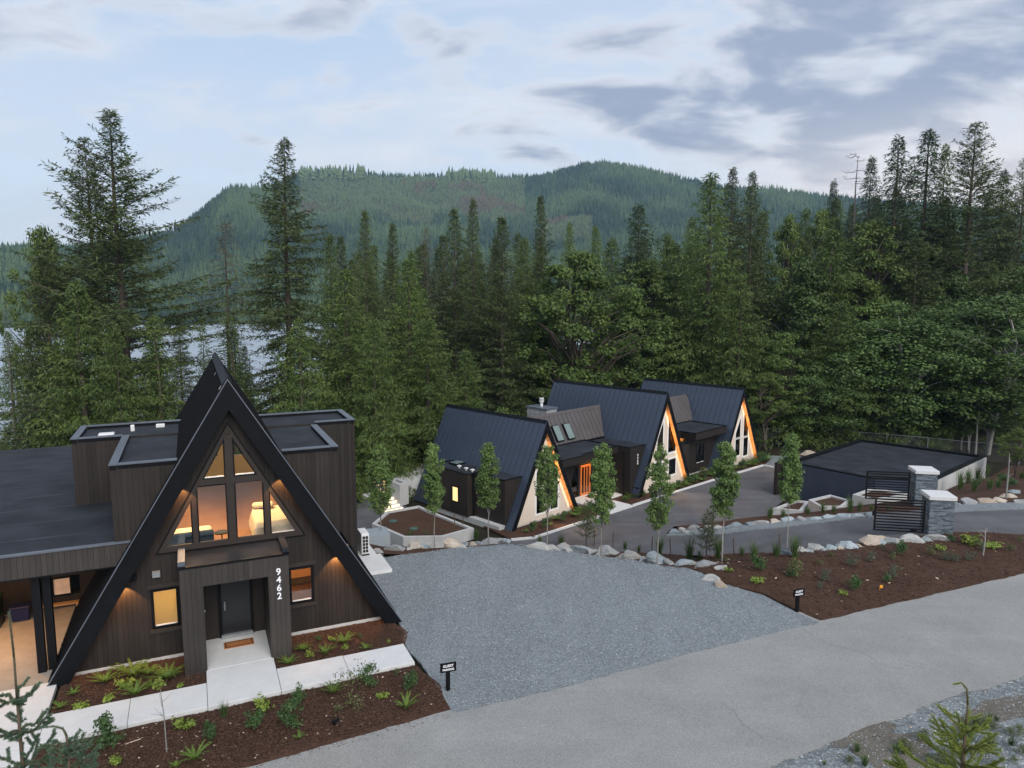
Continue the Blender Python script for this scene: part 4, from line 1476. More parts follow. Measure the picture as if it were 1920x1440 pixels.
ac = empty('heat_pump', HW(5.62, 6.75, .1), HA, 'white outdoor heat pump unit beside the right wall of the dark house', 'heat pump')
MB().box(-.17, .17, 0, .85, .06, 1.0).obj('casing', M_ACW, ac, bevel=.015)
MB().box(-.13, .13, -.012, .0, .14, .9).obj('fan_opening', M_DARK, ac)
for k in range(3):
    MB().box(-.14 + k * .13, -.125 + k * .13, -.03, -.013, .12, .92).obj('grille_bar', M_ACW, ac)
for k in range(6):
    MB().box(-.14, .15, -.034, -.018, .13 + k * .152, .145 + k * .152).obj('grille_bar', M_ACW, ac)
for s in (-.1, .7):
    MB().box(-.16, .16, s + .05, s + .13, 0, .06).obj('foot', M_DARK, ac)
tag(MB().box(0, .95, 0, 1.6, -.1, .1).obj('equipment_pad', M_CONC, bevel=.01), 'small concrete pad under the white heat pump', 'concrete pad').location = HW(5.15, 6.62, 0)
bpy.data.objects['equipment_pad'].rotation_euler = (0, 0, HA)
o = tag(MB().box(0, 1.15, 0, 2.0, -.1, .16).obj('concrete_pad', M_CONC, bevel=.01), 'bare white concrete slab at the edge of the gravel lot by the house', 'concrete pad')
o.location = HW(5.1, 4.58, 0)
o.rotation_euler = (0, 0, HA)
o = tag(MB().box(-1.1, 1.1, -.6, .6, -.6, .0).obj('concrete_landing', concrete('blue_concrete', (.27, .31, .34))), 'blue grey concrete landing beyond the heat pump', 'landing')
o.location = (-7.3, 34.6, -.25)
o.rotation_euler = (0, 0, R(20))

# ------------------------------------------------------------------ the lodge: three A-frames joined by flat roofs
LODGE = empty('a_frame_lodge', tuple(LO), LA, 'long lodge of three blue-black A-frame roofs with cream gables and orange soffits', 'lodge')
SEAM = 0.50


def aframe(ac_, hw, H, b0, b1, bw, holes, wins, seed, ext=()):
    sl = H / hw
    th = 0.34                                  # horizontal slab thickness
    nx, nz = sl / math.hypot(1, sl), 1 / math.hypot(1, sl)
    nm = 'roof'
    for sg in (-1, 1):
        rf = MB().prism([(ac_, b0 + .02, H - .03), (ac_ + sg * (hw - .02), b0 + .02, 0), (ac_ + sg * (hw - th), b0 + .02, 0), (ac_, b0 + .02, H - th * sl)], (0, b1 - b0 - .04, 0)).obj('roof', M_BACK, LODGE)
        n = int(round((b1 - b0) / SEAM))
        w = (b1 - b0) / n
        if sg < 0:
            p0, p1 = (ac_, 0, H), (ac_ + sg * hw, 0, 0.0)
            m = MB().prism([(p0[0], 0.003, p0[2]), (p1[0], 0.003, p1[2]), (p1[0], w - .003, p1[2]), (p0[0], w - .003, p0[2])], (-sg * nx * .018, 0, -nz * .018))
            m.prism([(p0[0], -.014, p0[2]), (p1[0], -.014, p1[2]), (p1[0] + sg * nx * .045, -.014, p1[2] + nz * .045), (p0[0] + sg * nx * .045, -.014, p0[2] + nz * .045)], (0, .028, 0))
            pan = m.obj('roof_panel', M_ROOF, rf)
            pan.location = (0, b0, 0)
            for k in range(1, n):
                c = pan.copy()
                COL.objects.link(c)
                c.location = (0, b0 + k * w, 0)
        else:
            p0, p1 = (ac_, 0, H), (ac_ + sg * hw, 0, 0.0)
            m = MB().prism([(p0[0], b0, p0[2]), (p1[0], b0, p1[2]), (p1[0], b1, p1[2]), (p0[0], b1, p0[2])], (-sg * nx * .018, 0, -nz * .018))
            for k in range(n):
                y = b0 + k * w
                m.prism([(p0[0], y, p0[2]), (p1[0], y, p1[2]), (p1[0] + sg * nx * .04, y, p1[2] + nz * .04), (p0[0] + sg * nx * .04, y, p0[2] + nz * .04)], (0, .025, 0))
            m.obj('roof_panel', M_ROOF, rf)
        # black barge, cedar soffit boards between it and the gable wall
        MB().prism([(ac_, b0 - .03, H + .03), (ac_ + sg * (hw + .02), b0 - .03, -.05), (ac_ + sg * (hw - th - .03), b0 - .03, -.05), (ac_, b0 - .03, H - (th + .03) * sl)], (0, .05, 0)).obj('barge_board', M_METAL, LODGE)
        sb = MB()
        L_ = math.hypot(hw - th, H - th * sl)
        nb = 42
        for k in range(nb):
            f0, f1 = k / nb + .0012, (k + 1) / nb - .0012
            q0 = (ac_ + sg * (hw - th) * (1 - f0), (H - th * sl) * f0)
            q1 = (ac_ + sg * (hw - th) * (1 - f1), (H - th * sl) * f1)
            e = .03 + .012 * (k % 2)
            sb.prism([(q0[0], b0 + .03, q0[1]), (q1[0], b0 + .03, q1[1]), (q1[0] - sg * nx * e, b0 + .03, q1[1] - nz * e), (q0[0] - sg * nx * e, b0 + .03, q0[1] - nz * e)], (0, bw - b0 - .03, 0))
        so = sb.obj('soffit', M_CEDAR, LODGE)
        so['kind'] = 'stuff'
        MB().prism([(ac_ + sg * (hw - th - .02), bw + .12, .2), (ac_, bw + .12, H - (th + .02) * sl), (ac_, bw + 4.5, H - (th + .02) * sl), (ac_ + sg * (hw - th - .02), bw + 4.5, .2)], (-sg * .05, 0, 0)).obj('inner_lining', M_PANEL, LODGE)
        # strip light along the foot of the soffit, washing the boards
        d = Vector((-sg * (hw - th), 0, H - th * sl)).normalized()
        mid = Vector((ac_ + sg * (hw - th) * .52, bw - .05, (H - th * sl) * .48)) + Vector((-sg * nx * .30, 0, -nz * .30))
        zax = -Vector((sg * nx, -.45, nz)).normalized()
        xax = d
        yax = zax.cross(xax).normalized()
        xax = yax.cross(zax)
        rot = Matrix((xax, yax, zax)).transposed().to_euler()
        lamp('soffit_lamp', 'AREA', mid, 11 if sg > 0 else 4, (1.0, .58, .25), L_ * .8, rot, LODGE, .05)
    MB().prism([(ac_ - .13, b0, H - .13), (ac_, b0, H + .07), (ac_ + .13, b0, H - .13), (ac_, b0, H - .05)], (0, b1 - b0, 0)).obj('ridge_cap', M_METAL, LODGE)
    # gable walls
    zt = lambda a: max(.02, (hw - th - .03 - abs(a - ac_)) * sl)
    for (y, mat, hs) in ((bw, M_CREAM, holes), (b1 - .6, M_SIDING, [])):
        j = MB()
        boards(None, ac_ - hw + th + .03, ac_ + hw - th - .03, lambda s: .1, zt, hs, lambda s, z, d: (s, y + .1 - d, z), mat, .2, .1, .007, crit=(ac_,), joined=j, seed=seed)
        g = j.obj('gable_wall', mat, LODGE)
    MB().box(ac_ - hw + th, ac_ + hw - th, bw + .02, bw + .2, 0, .1).obj('footing', M_CONCW, LODGE)
    MB().box(ac_ - hw + th + .2, ac_ + hw - th - .2, bw + .15, b1 - .7, .1, .18).obj('floor', M_WFLOOR, LODGE)
    MB().prism([(ac_ - hw * .8, bw + 2.3, .2), (ac_ + hw * .8, bw + 2.3, .2), (ac_ + hw * .1, bw + 2.3, H * .78), (ac_ - hw * .1, bw + 2.3, H * .78)], (0, .1, 0)).obj('partition', M_PANEL, LODGE)
    for poly in wins:
        w_ = window(LODGE, poly, bw - .02, .05, depth=.10)
        o_ = inset(poly, -.20)
        ring(MB(), o_, inset(poly, -.052), bw - .022, bw + .01).obj('casing', M_WHITE, w_)
    lamp('room_lamp', 'POINT', (ac_ - .6, bw + 1.2, 2.0), 420, (1, .60, .24), .25, None, LODGE)
    lamp('room_lamp', 'POINT', (ac_ + .2, bw + 1.1, H * .5), 320, (1, .60, .24), .2, None, LODGE)


def wh(ws):
    return [inset(p, -.055) for p in ws]


wA1 = [[(-9.80, .62), (-9.18, .62), (-9.18, 2.17), (-9.80, 2.17)], [(-8.40, .64), (-7.78, .64), (-7.78, 2.19), (-8.40, 2.19)],
       [(-9.80, 2.52), (-9.18, 2.52), (-9.18, 4.5), (-9.80, 3.35)], [(-8.40, 2.52), (-7.78, 2.52), (-7.78, 4.0), (-8.40, 5.1)]]
aframe(-9.13, 3.36, 6.83, .9, 11.4, 1.20, wh(wA1), wA1, 61)
wA2 = [[(2.55, 2.86), (3.2, 2.86), (3.2, 5.2), (2.55, 4.0)], [(4.05, 2.86), (5.02, 2.86), (5.02, 3.5), (4.05, 5.35)], [(4.22, 1.0), (5.08, 1.0), (5.08, 2.16), (4.22, 2.16)],
       [(2.2, 1.0), (3.1, 1.0), (3.1, 2.16), (2.2, 2.16)]]
aframe(3.3, 3.72, 7.70, -.3, 11.5, .02, wh(wA2), wA2, 62)
wA3 = [[(14.52, .95), (15.22, .95), (15.22, 2.33), (14.52, 2.33)], [(16.0, .73), (16.70, .73), (16.70, 2.27), (16.0, 2.27)],
       [(14.52, 2.6), (15.22, 2.6), (15.22, 4.1), (14.52, 2.95)], [(15.95, 2.55), (16.65, 2.55), (16.65, 3.4), (15.95, 4.45)]]
aframe(15.1, 3.62, 7.0, -.5, 10.2, -.18, wh(wA3), wA3, 63)
for k in (0, 1):
    MB().box(17.9 + k * .36, 18.2 + k * .36, -.02, .06, .16, .40).obj('wall_vent', M_DARK, LODGE)


def flatbox(name, poly, z0, z1, mat=M_SIDING, seed=0, roofmat=M_FLAT, fascia=None):
    """box with upright boards all round, membrane roof sunk behind a dark metal edge; poly anticlockwise"""
    core = MB().prism([(a, b, z0) for a, b in inset(poly, .03)], (0, 0, z1 - z0 - .06)).obj(name, M_BACK, LODGE)
    j = MB()
    n = len(poly)
    for i in range(n):
        p, q = Vector(poly[i]), Vector(poly[(i + 1) % n])
        L_ = (q - p).length
        d = (q - p) / L_
        nn = Vector((d.y, -d.x))
        boards(None, 0, L_, lambda s: z0, lambda s: z1, [], lambda s, z, dd: (p.x + d.x * s + nn.x * (dd - .03), p.y + d.y * s + nn.y * (dd - .03), z), mat, .16, .03, .008, joined=j, seed=seed + i)
    j.obj('siding', mat, core)['kind'] = 'stuff'
    MB().prism([(a, b, z1 - .05) for a, b in inset(poly, .12)], (0, 0, .04)).obj('flat_roof', roofmat, core)
    o_, i_ = inset(poly, -.03), inset(poly, .09)
    ring(MB(), o_, i_, z1 + .002, z1 + .05, lambda s, z, y: (s, z, y)).obj('roof_edge', M_METAL, core)
    return core


# dormers on the left slope of the near A-frame
D1 = flatbox('dormer', [(-13.0, 4.6), (-9.8, 4.6), (-9.8, 8.6), (-13.0, 8.6)], .28, 3.2, M_SIDING, 70)
D2 = flatbox('dormer', [(-12.45, 1.55), (-10, 1.55), (-10, 4.59), (-12.45, 4.59)], .28, 3.25, M_SIDING, 76)
for (b0, b1, z0, z1, x, pn) in ((5.55, 6.2, 1.1, 2.15, -13.0, M_FROST), (2.75, 3.5, 1.55, 2.05, -12.45, M_SKYL)):
    window(D1 if x < -12.8 else D2, [(b0, z0), (b1, z0), (b1, z1), (b0, z1)], 0.0, .06, pane=pn, P=lambda s, z, y, x=x: (x - .035 + y * .5, s, z))
window(D1, [(7.6, .9), (8.0, .9), (8.0, 2.2), (7.6, 2.2)], 0.0, .06, pane=M_FROST, P=lambda s, z, y: (-13.035 + y * .5, s, z))
lamp('room_lamp', 'POINT', (-12.2, 6.3, 1.8), 0.01, (1, .6, .3), .1, None, LODGE)
MB().box(-13.02, -12.99, 5.62, 6.13, 1.15, 2.1).obj('lit_blind', emit('lit_frosted_window', (.9, .62, .28), .75), D1)
MB().box(-11.9, -11.0, 7.1, 7.9, 3.16, 3.32).obj('skylight_curb', M_METAL, D1)
MB().box(-11.83, -11.07, 7.17, 7.83, 3.321, 3.345).obj('skylight', M_SKYL, D1)
for a, b in ((-12.1, 6.5), (-12.2, 5.65), (-12.2, 5.0)):
    MB().tube((a, b, 3.15), (a, b, 3.3), .06, n=8).box(a - .11, a + .11, b - .11, b + .11, 3.3, 3.38).obj('roof_vent', M_ACW, D1)
MB().path([(-12.55, 4.5, 3.1), (-12.55, 4.5, .0)], [.05, .05], 8).box(-12.65, -12.47, 4.4, 4.58, 3.0, 3.2).obj('downpipe', M_METAL, D2)
MB().box(-12.9, -9.9, 1.6, 8.5, -.3, .27).obj('foundation', M_CONCW, LODGE)

# entrance between the first two A-frames
E1 = flatbox('entrance_canopy', [(-7.6, .85), (-5.15, .85), (-4.95, 1.15), (-1.0, 1.15), (-1.0, 4.45), (-7.6, 4.45)], 3.38, 3.9, M_SIDING, 81)
B1 = flatbox('side_block', [(-.5, .35), (1.9, .35), (1.9, 4.4), (-.5, 4.4)], .1, 3.78, M_SIDING, 86)
dw = MB()
DH = [[(-3.30, .0), (-1.98, .0), (-1.98, 2.52), (-3.30, 2.52)], [(-1.5, .1), (-.72, .1), (-.72, 2.45), (-1.5, 2.45)], [(-4.3, .2), (-3.5, .2), (-3.5, 2.45), (-4.3, 2.45)]]
boards(None, -7.3, -.5, lambda s: .02, lambda s: 3.38, DH, lambda s, z, d: (s, 3.0 - d, z), M_SIDING, .16, .1, .008, joined=dw, seed=90)
DW = dw.obj('entrance_wall', M_SIDING, LODGE)
dr = MB().box(-3.24, -3.08, 2.9, 2.97, .05, 2.46).box(-2.2, -2.04, 2.9, 2.97, .05, 2.46).box(-3.08, -2.2, 2.9, 2.97, .05, .30).box(-3.08, -2.2, 2.9, 2.97, 2.30, 2.46)
for k in range(2):
    a = -3.08 + .293 * (k + 1)
    dr.box(a - .05, a + .05, 2.9, 2.97, .30, 2.30)
dr = dr.obj('entrance_door', M_DOORW, LODGE)
for k in range(3):
    a = -3.08 + .293 * k
    MB().box(a + .05, a + .243, 2.925, 2.94, .30, 2.30).obj('pane', M_GLASS, dr)
MB().box(-2.16, -2.10, 2.82, 2.90, 1.0, 1.5).obj('handle', M_METAL, dr)
window(LODGE, [(-1.44, .16), (-.78, .16), (-.78, 2.39), (-1.44, 2.39)], 2.92, .05)
window(LODGE, [(-4.24, .26), (-3.56, .26), (-3.56, 2.39), (-4.24, 2.39)], 2.92, .05)
MB().box(-7, -.5, 5.5, 5.6, .1, 3.3).box(-7, -.5, 3.1, 5.5, .05, .12).obj('hall_walls', M_PANEL, LODGE)
lamp('room_lamp', 'POINT', (-2.4, 4.4, 2.6), 60, (1, .58, .22), .2, None, LODGE)
lamp('entrance_lamp', 'SPOT', (-2.6, 2.4, 3.32), 70, (1, .58, .25), .08, (R(8), 0, 0), LODGE, spot=R(110))
MB().path([(-.62, .85, 3.5), (-.62, .85, .1)], [.045, .045], 8).obj('downpipe', M_METAL, B1)
MB().box(-.1, .5, -.2, .33, .05, .75).obj('bench_box', M_METAL, B1)
n2 = empty('house_number', (0, 0, 0))
n2.parent = LODGE
digits(n2, '9468', (.36, .30, 3.05), .21, .25, (R(90), 0, 0))
# bronze cross roof with two skylights
bz0, bz1, bb0, bb1 = 3.88, 6.08, 4.45, 5.75
a0l, a0r, a1l, a1r = -7.75, 1.5, -8.8, 2.55
BR = MB().prism([(a0l, bb0 + .03, bz0), (a0r, bb0 + .03, bz0), (a1r, bb1 + .03, bz1), (a1l, bb1 + .03, bz1)], (0, .12, -.05)).obj('cross_roof', M_BACK, LODGE)
bn = Vector((0, -(bz1 - bz0), bb1 - bb0)).normalized()
npn = 23
for k in range(npn):
    s0, s1 = -8.8 + k * .494, -8.8 + (k + 1) * .494
    lo_a0, lo_a1 = min(max(s0, a0l), a0r), min(max(s1, a0l), a0r)
    q = [(s0 + .004, bb0, bz0), (s1 - .004, bb0, bz0), (s1 - .004, bb1, bz1), (s0 + .004, bb1, bz1)]
    m = MB().prism(q, tuple(bn * .02))
    m.prism([(s0 - .013, bb0, bz0), (s0 + .013, bb0, bz0), (s0 + .013, bb1, bz1), (s0 - .013, bb1, bz1)], tuple(bn * .055))
    m.obj('roof_panel', M_ROOFBR, BR)
MB().prism([(-8.9, bb1 - .1, bz1 - .12), (-8.9, bb1 + .02, bz1 + .08), (-8.9, bb1 + 1.3, bz0), (-8.9, bb1 + .1, bz0)], (11.5, 0, 0)).obj('back_slope', M_ROOFBR, BR)
MB().prism([(-8.9, bb1 - .12, bz1 - .1), (-8.9, bb1 - .02, bz1 + .10), (-8.9, bb1 + .14, bz1 + .08), (-8.9, bb1 + .1, bz1 - .1)], (11.5, 0, 0)).obj('ridge_cap', M_ROOFBR, BR)
for a in (-4.1, -2.85):
    f0, f1 = .10, .62
    P0 = Vector((a, bb0 + (bb1 - bb0) * f0, bz0 + (bz1 - bz0) * f0))
    P1 = Vector((a, bb0 + (bb1 - bb0) * f1, bz0 + (bz1 - bz0) * f1))
    q = [P0, P0 + Vector((.78, 0, 0)), P1 + Vector((.78, 0, 0)), P1]
    sk = MB().prism(q, tuple(bn * .2)).obj('skylight', M_METAL, BR)
    e = (P1 - P0).normalized() * .06
    q = [P0 + e + Vector((.06, 0, 0)) + bn * .201, P0 + e + Vector((.72, 0, 0)) + bn * .201, P1 - e + Vector((.72, 0, 0)) + bn * .201, P1 - e + Vector((.06, 0, 0)) + bn * .201]
    MB().prism(q, tuple(bn * .02)).obj('pane', M_SKYL, sk)
# stone chimney
CH = MB().box(-2.4, -1.22, 7.2, 9.3, 3.0, 6.10).obj('chimney', M_STONE, LODGE)
rnd = random.Random(3)
st_ = MB()
for face in range(2):
    z = 4.6
    while z < 6.08:
        hh = rnd.uniform(.07, .13)
        s = 0.0
        L_ = 1.18 if face == 0 else 2.1
        while s < L_ - .02:
            l = min(rnd.uniform(.2, .5), L_ - s)
            d = rnd.uniform(.02, .06)
            if face == 0:
                st_.box(-2.4 + s + .004, -2.4 + s + l - .004, 7.2 - d, 7.201, z + .004, min(z + hh, 6.1) - .004)
            else:
                st_.box(-2.4 - d, -2.399, 7.2 + s + .004, 7.2 + s + l - .004, z + .004, min(z + hh, 6.1) - .004)
            s += l
        z += hh
M_LSTONE = rock('pale_ledge_stone', (.20, .21, .22), (.36, .37, .38), (.42, .40, .37))
st_.obj('stone_cladding', M_LSTONE, CH)['kind'] = 'stuff'
MB().box(-2.5, -1.12, 7.1, 9.4, 6.10, 6.22).obj('chimney_cap', M_CAPM, CH)
MB().tube((-1.7, 8.4, 6.2), (-1.7, 8.4, 6.55), .12, n=12).tube((-1.7, 8.4, 6.57), (-1.7, 8.4, 6.63), .2, n=12).tube((-1.7, 8.4, 6.70), (-1.7, 8.4, 6.76), .2, n=12).tube((-1.7, 8.4, 6.83), (-1.7, 8.4, 6.9), .2, n=12).tube((-1.7, 8.4, 6.5), (-1.7, 8.4, 6.9), .07).obj('flue', M_ACW, CH)

# link between the second and third A-frame
E2 = flatbox('link_canopy', [(7.85, -.15), (12.95, -.15), (12.95, 3.6), (5.0, 3.6), (5.0, 1.3), (7.85, 1.3)], 3.25, 3.82, M_SIDING, 95)
B2 = flatbox('side_block', [(6.0, .45), (7.8, .45), (7.8, 3), (6.0, 3)], .1, 2.95, M_SIDING, 97)
lw = MB()
boards(None, 7.6, 13.2, lambda s: .02, lambda s: 3.25, [[(9.55, .82), (10.85, .82), (10.85, 2.5), (9.55, 2.5)]], lambda s, z, d: (s, .9 - d, z), M_SIDING, .16, .1, .008, joined=lw, seed=99)
lw.obj('link_wall', M_SIDING, LODGE)
MB().box(7.6, 13.0, .78, .95, 0, .12).obj('footing', M_CONCW, LODGE)
window(LODGE, [(9.62, .88), (10.16, .88), (10.16, 2.42), (9.62, 2.42)], .78, .05, sill=True)
window(LODGE, [(10.26, .88), (10.80, .88), (10.80, 2.42), (10.26, 2.42)], .78, .05, sill=True)
MB().box(8, 12.4, 2.9, 3.0, .1, 3.2).box(8, 12.4, .95, 2.9, .1, .15).obj('hall_walls', M_PANEL, LODGE)
lamp('room_lamp', 'POINT', (10.2, 2.0, 2.5), 35, (1, .58, .22), .2, None, LODGE)
BR2 = MB().prism([(5.0, 3.6, 3.8), (13.2, 3.6, 3.8), (14.6, 4.95, 6.0), (4.0, 4.95, 6.0)], (0, .12, -.05)).obj('cross_roof', M_BACK, LODGE)
for k in range(21):
    s0 = 4.0 + k * .494
    q = [(s0 + .004, 3.58, 3.8), (s0 + .49, 3.58, 3.8), (s0 + .49, 4.93, 6.0), (s0 + .004, 4.93, 6.0)]
    m = MB().prism(q, tuple(bn * .02))
    m.prism([(s0 - .013, 3.58, 3.8), (s0 + .013, 3.58, 3.8), (s0 + .013, 4.93, 6.0), (s0 - .013, 4.93, 6.0)], tuple(bn * .05))
    m.obj('roof_panel', M_ROOFBR, BR2)
MB().box(19.2, 21.2, 3.0, 3.2, 0, 1.9).obj('screen_wall', M_SIDING, LODGE)
# forecourt slabs before the orange door
pr2 = empty('forecourt', tuple(LO), LA)
tag(pr2, kind='structure')
for (x0, x1, y0, y1) in ((-4.75, -2.55, -1.05, 1.0), (-4.75, -2.55, 1.0, 2.98), (-2.55, -1.4, 1.0, 2.98), (-1.4, -.52, 1.0, 2.98), (-2.55, -2.3, -1.05, 1.0)):
    slab(x0, x1, y0, y1, .13, par=pr2, gap=.004)
o = tag(MB().box(-.5, .5, -.3, .3, 0, .02).obj('doormat', M_MAT), 'brown doormat on the pale forecourt at the orange slatted door', 'doormat')
o.location = LW(-2.65, 2.25, .135)
o.rotation_euler = (0, 0, LA)

# ------------------------------------------------------------------ garage dug into the slope
gz1 = -1.0
GFL, GNR, GBR, GBL = (20.93, 53.2), (29.3, 48.1), (37.3, 55.2), (30.6, 61.8)
GM = tuple(G(1640, 898, gz1)[:2])
GAR = empty('sunken_garage', (GFL[0], GFL[1], 0), 0, 'low garage with flat black membrane roof and dark board front beside the driveway', 'garage')


def gl(p, z):
    return (p[0] - GFL[0], p[1] - GFL[1], z)


gp = [GFL, GM, GNR, GBR, GBL]
gin = inset(gp, .35)
MB().prism([gl(p, -4.6) for p in inset(gp, .2)], (0, 0, 4.6 + gz1 - .16)).obj('body', M_CONCW, GAR)
MB().prism([gl(p, gz1 - .155) for p in gin], (0, 0, .03)).obj('roof', M_FLAT, GAR)
for k in range(5):
    f = (k + 1) / 6
    a_ = Vector(gin[0]).lerp(Vector(gin[4]), f)
    b_ = Vector(gin[2]).lerp(Vector(gin[3]), f)
    d_ = (b_ - a_).normalized() * .12
    n_ = Vector((-d_.y, d_.x)) * .6
    MB().prism([gl(q, gz1 - .124) for q in (a_ + d_, b_ - d_, b_ - d_ + n_, a_ + d_ + n_)], (0, 0, .006)).obj('membrane_lap', M_LAP, GAR)
og = inset(gp, 0)
pm = MB()
for i in range(5):
    j = (i + 1) % 5
    pm.prism([gl(og[i], gz1 - .3), gl(og[j], gz1 - .3), gl(gin[j], gz1 - .3), gl(gin[i], gz1 - .3)], (0, 0, .3))
    pm2 = MB().prism([gl(inset(gp, -.04)[i], gz1), gl(inset(gp, -.04)[j], gz1), gl(inset(gp, .30)[j], gz1), gl(inset(gp, .30)[i], gz1)], (0, 0, .04)).obj('parapet_cap', M_METAL, GAR)
pm.obj('parapet', M_METAL, GAR)
for (p, q, mat, nm, zb) in ((GFL, GM, M_SIDING, 'board_front', -3.75), (GM, GNR, M_SIDING, 'board_front', -3.4)):
    P_, Q_ = Vector(p), Vector(q)
    L_ = (Q_ - P_).length
    d = (Q_ - P_) / L_
    nn = Vector((d.y, -d.x))
    j = MB()
    boards(None, 0, L_, lambda s: zb, lambda s: gz1 - .05, [], lambda s, z, dd: gl((P_.x + d.x * s + nn.x * dd, P_.y + d.y * s + nn.y * dd), z), mat, .2, .05, .012, joined=j, seed=5)
    j.obj(nm, M_ROOF, GAR)['kind'] = 'stuff'
P_, Q_ = Vector(GNR), Vector(GBR)
d = (Q_ - P_).normalized()
nn = Vector((d.y, -d.x))
MB().prism([gl(GNR, -3.6), gl(GBR, -3.6), gl((GBR[0] + nn.x * .1, GBR[1] + nn.y * .1), -3.6), gl((GNR[0] + nn.x * .1, GNR[1] + nn.y * .1), -3.6)], (0, 0, 3.6 + gz1 - .1)).obj('concrete_side', M_CONCW, GAR)
pv = PG(1790, 903)
tag(MB().tube((0, 0, -.1), (0, 0, .45), .06).tube((0, 0, .42), (0, 0, .5), .075).obj('vent_pipe', M_ACW), 'short white vent pipe in the mulch beside the garage wall', 'pipe').location = tuple(pv)
o = MB().box(-.5, .5, -.12, .12, -.2, 2.5).obj('fin_wall', M_SIDING, GAR)
o.location = (-.4, .5, -3.6)
o.rotation_euler = (0, 0, R(40))

# ------------------------------------------------------------------ stepped concrete planters
def planter(name, pts, z, depth, label, soil=.12, w=.22, soilmat=M_MULCH):
    c = (sum(p[0] for p in pts) / len(pts), sum(p[1] for p in pts) / len(pts))
    P_ = [(p[0] - c[0], p[1] - c[1]) for p in pts]
    ar = sum(P_[i][0] * P_[(i + 1) % len(P_)][1] - P_[(i + 1) % len(P_)][0] * P_[i][1] for i in range(len(P_)))
    if ar < 0:
        P_ = P_[::-1]
    e = empty(name, (c[0], c[1], z), 0, label, 'planter')
    i_ = inset(P_, w)
    n = len(P_)
    for k in range(n):
        j = (k + 1) % n
        MB().prism([(*P_[k], -depth), (*P_[j], -depth), (*i_[j], -depth), (*i_[k], -depth)], (0, 0, depth)).obj('wall', M_CONCW, e)
    MB().prism([(*q, -depth) for q in i_], (0, 0, depth - soil)).obj('soil', soilmat, e)
    return e


planter('concrete_planter', [(-9.0, 44.5), (-8.5, 47.2), (-6.5, 48.5), (-5.5, 47.2), (-4.9, 46.5), (-2.4, 43.6), (-4.2, 42.0), (-6.6, 41.9)], -3.0, 1.4,
        'large low concrete planter of bare bark mulch below the near A-frame')
planter('concrete_planter', [(17.85, 47.5), (20.15, 49.5), (21.05, 49.2), (19.6, 46.9)], -2.9, 1.2, 'lowest of the stepped concrete planters, by the court edge')
planter('concrete_planter', [(20.28, 47.55), (22.3, 48.8), (23.1, 47.4), (21.85, 45.9), (20.4, 45.9)], -2.3, 1.5, 'middle of the stepped concrete planters, half hidden by grass tufts')
planter('concrete_planter', [(22.85, 46.7), (24.86, 48.3), (27.3, 46.9), (23.77, 45.5)], -1.7, 1.6, 'topmost of the stepped concrete planters, behind the far gate leaf')
planter('concrete_planter', [(-9.15, 51.2), (-8.56, 51.7), (-7.5, 50.5), (-8.0, 49.7)], -1.85, 1.6, 'tall square concrete planter at the head of the lit steps', .2, .25)
for (u, v, l) in ((737, 977, 'green oval valve lid in the planter mulch, nearer the steps'), (776, 991, 'green oval valve lid in the planter mulch, nearer the gravel lot')):
    p = G(u, v, -3.1)
    o = tag(MB().tube((0, 0, -.05), (0, 0, .03), .26, n=18).obj('valve_lid', M_LID), l, 'valve lid')
    o.location = tuple(p)

# lit steps beside the near A-frame
STEPS = empty('garden_steps', (-8.35, 49.0, -3.55), R(38), 'concrete garden steps with warm strip lights under the treads', 'steps')
for k in range(4):
    s = MB().box(-.8, .8, k * .42, 3.4, k * .16 - .3, k * .16 + .14).obj('step', M_CONC, STEPS, bevel=.01)
    MB().box(-.7, .7, k * .42 - .006, k * .42 + .004, k * .16 + .085, k * .16 + .11).obj('strip_light', M_LED, s)
    lamp('step_lamp', 'AREA', (0, k * .42 - .03, k * .16 + .10), 1.3, (1, .66, .3), 1.3, (R(25), 0, 0), STEPS, .03)
s = MB().box(.0, 1.9, 1.9, 3.4, .2, .62).obj('landing', M_CONC, STEPS)
for k in range(4):
    s = MB().box(.3, 1.9, 2.6 + k * .36, 4.9, .5 + k * .17, .78 + k * .17).obj('step', M_CONC, STEPS, bevel=.01)
    MB().box(.4, 1.8, 2.594 + k * .36, 2.604 + k * .36, .72 + k * .17, .745 + k * .17).obj('strip_light', M_LED, s)
    lamp('step_lamp', 'AREA', (1.1, 2.57 + k * .36, .73 + k * .17), 1.3, (1, .66, .3), 1.2, (R(25), 0, 0), STEPS, .03)
hr = MB()
hp = [(-.1, .2, .15), (-.1, 1.6, .6), (.35, 2.5, .75), (.35, 4.2, 1.45)]
for p in hp:
    hr.tube(p, (p[0], p[1], p[2] + .95), .022)
for p, q in zip(hp[:-1], hp[1:]):
    hr.tube((p[0], p[1], p[2] + .95), (q[0], q[1], q[2] + .95), .024)
hr.obj('handrail', M_METAL, STEPS)
# terrace the steps lead to, low retaining wall
tag(MB().box(-1.5, 5, -1.2, 3.5, -1.5, .0).obj('terrace', M_CONC), kind='structure').location = (-7.5, 54.2, -2.2)

# ------------------------------------------------------------------ stone gate pillars and the two gate leaves
GANG = R(-11)


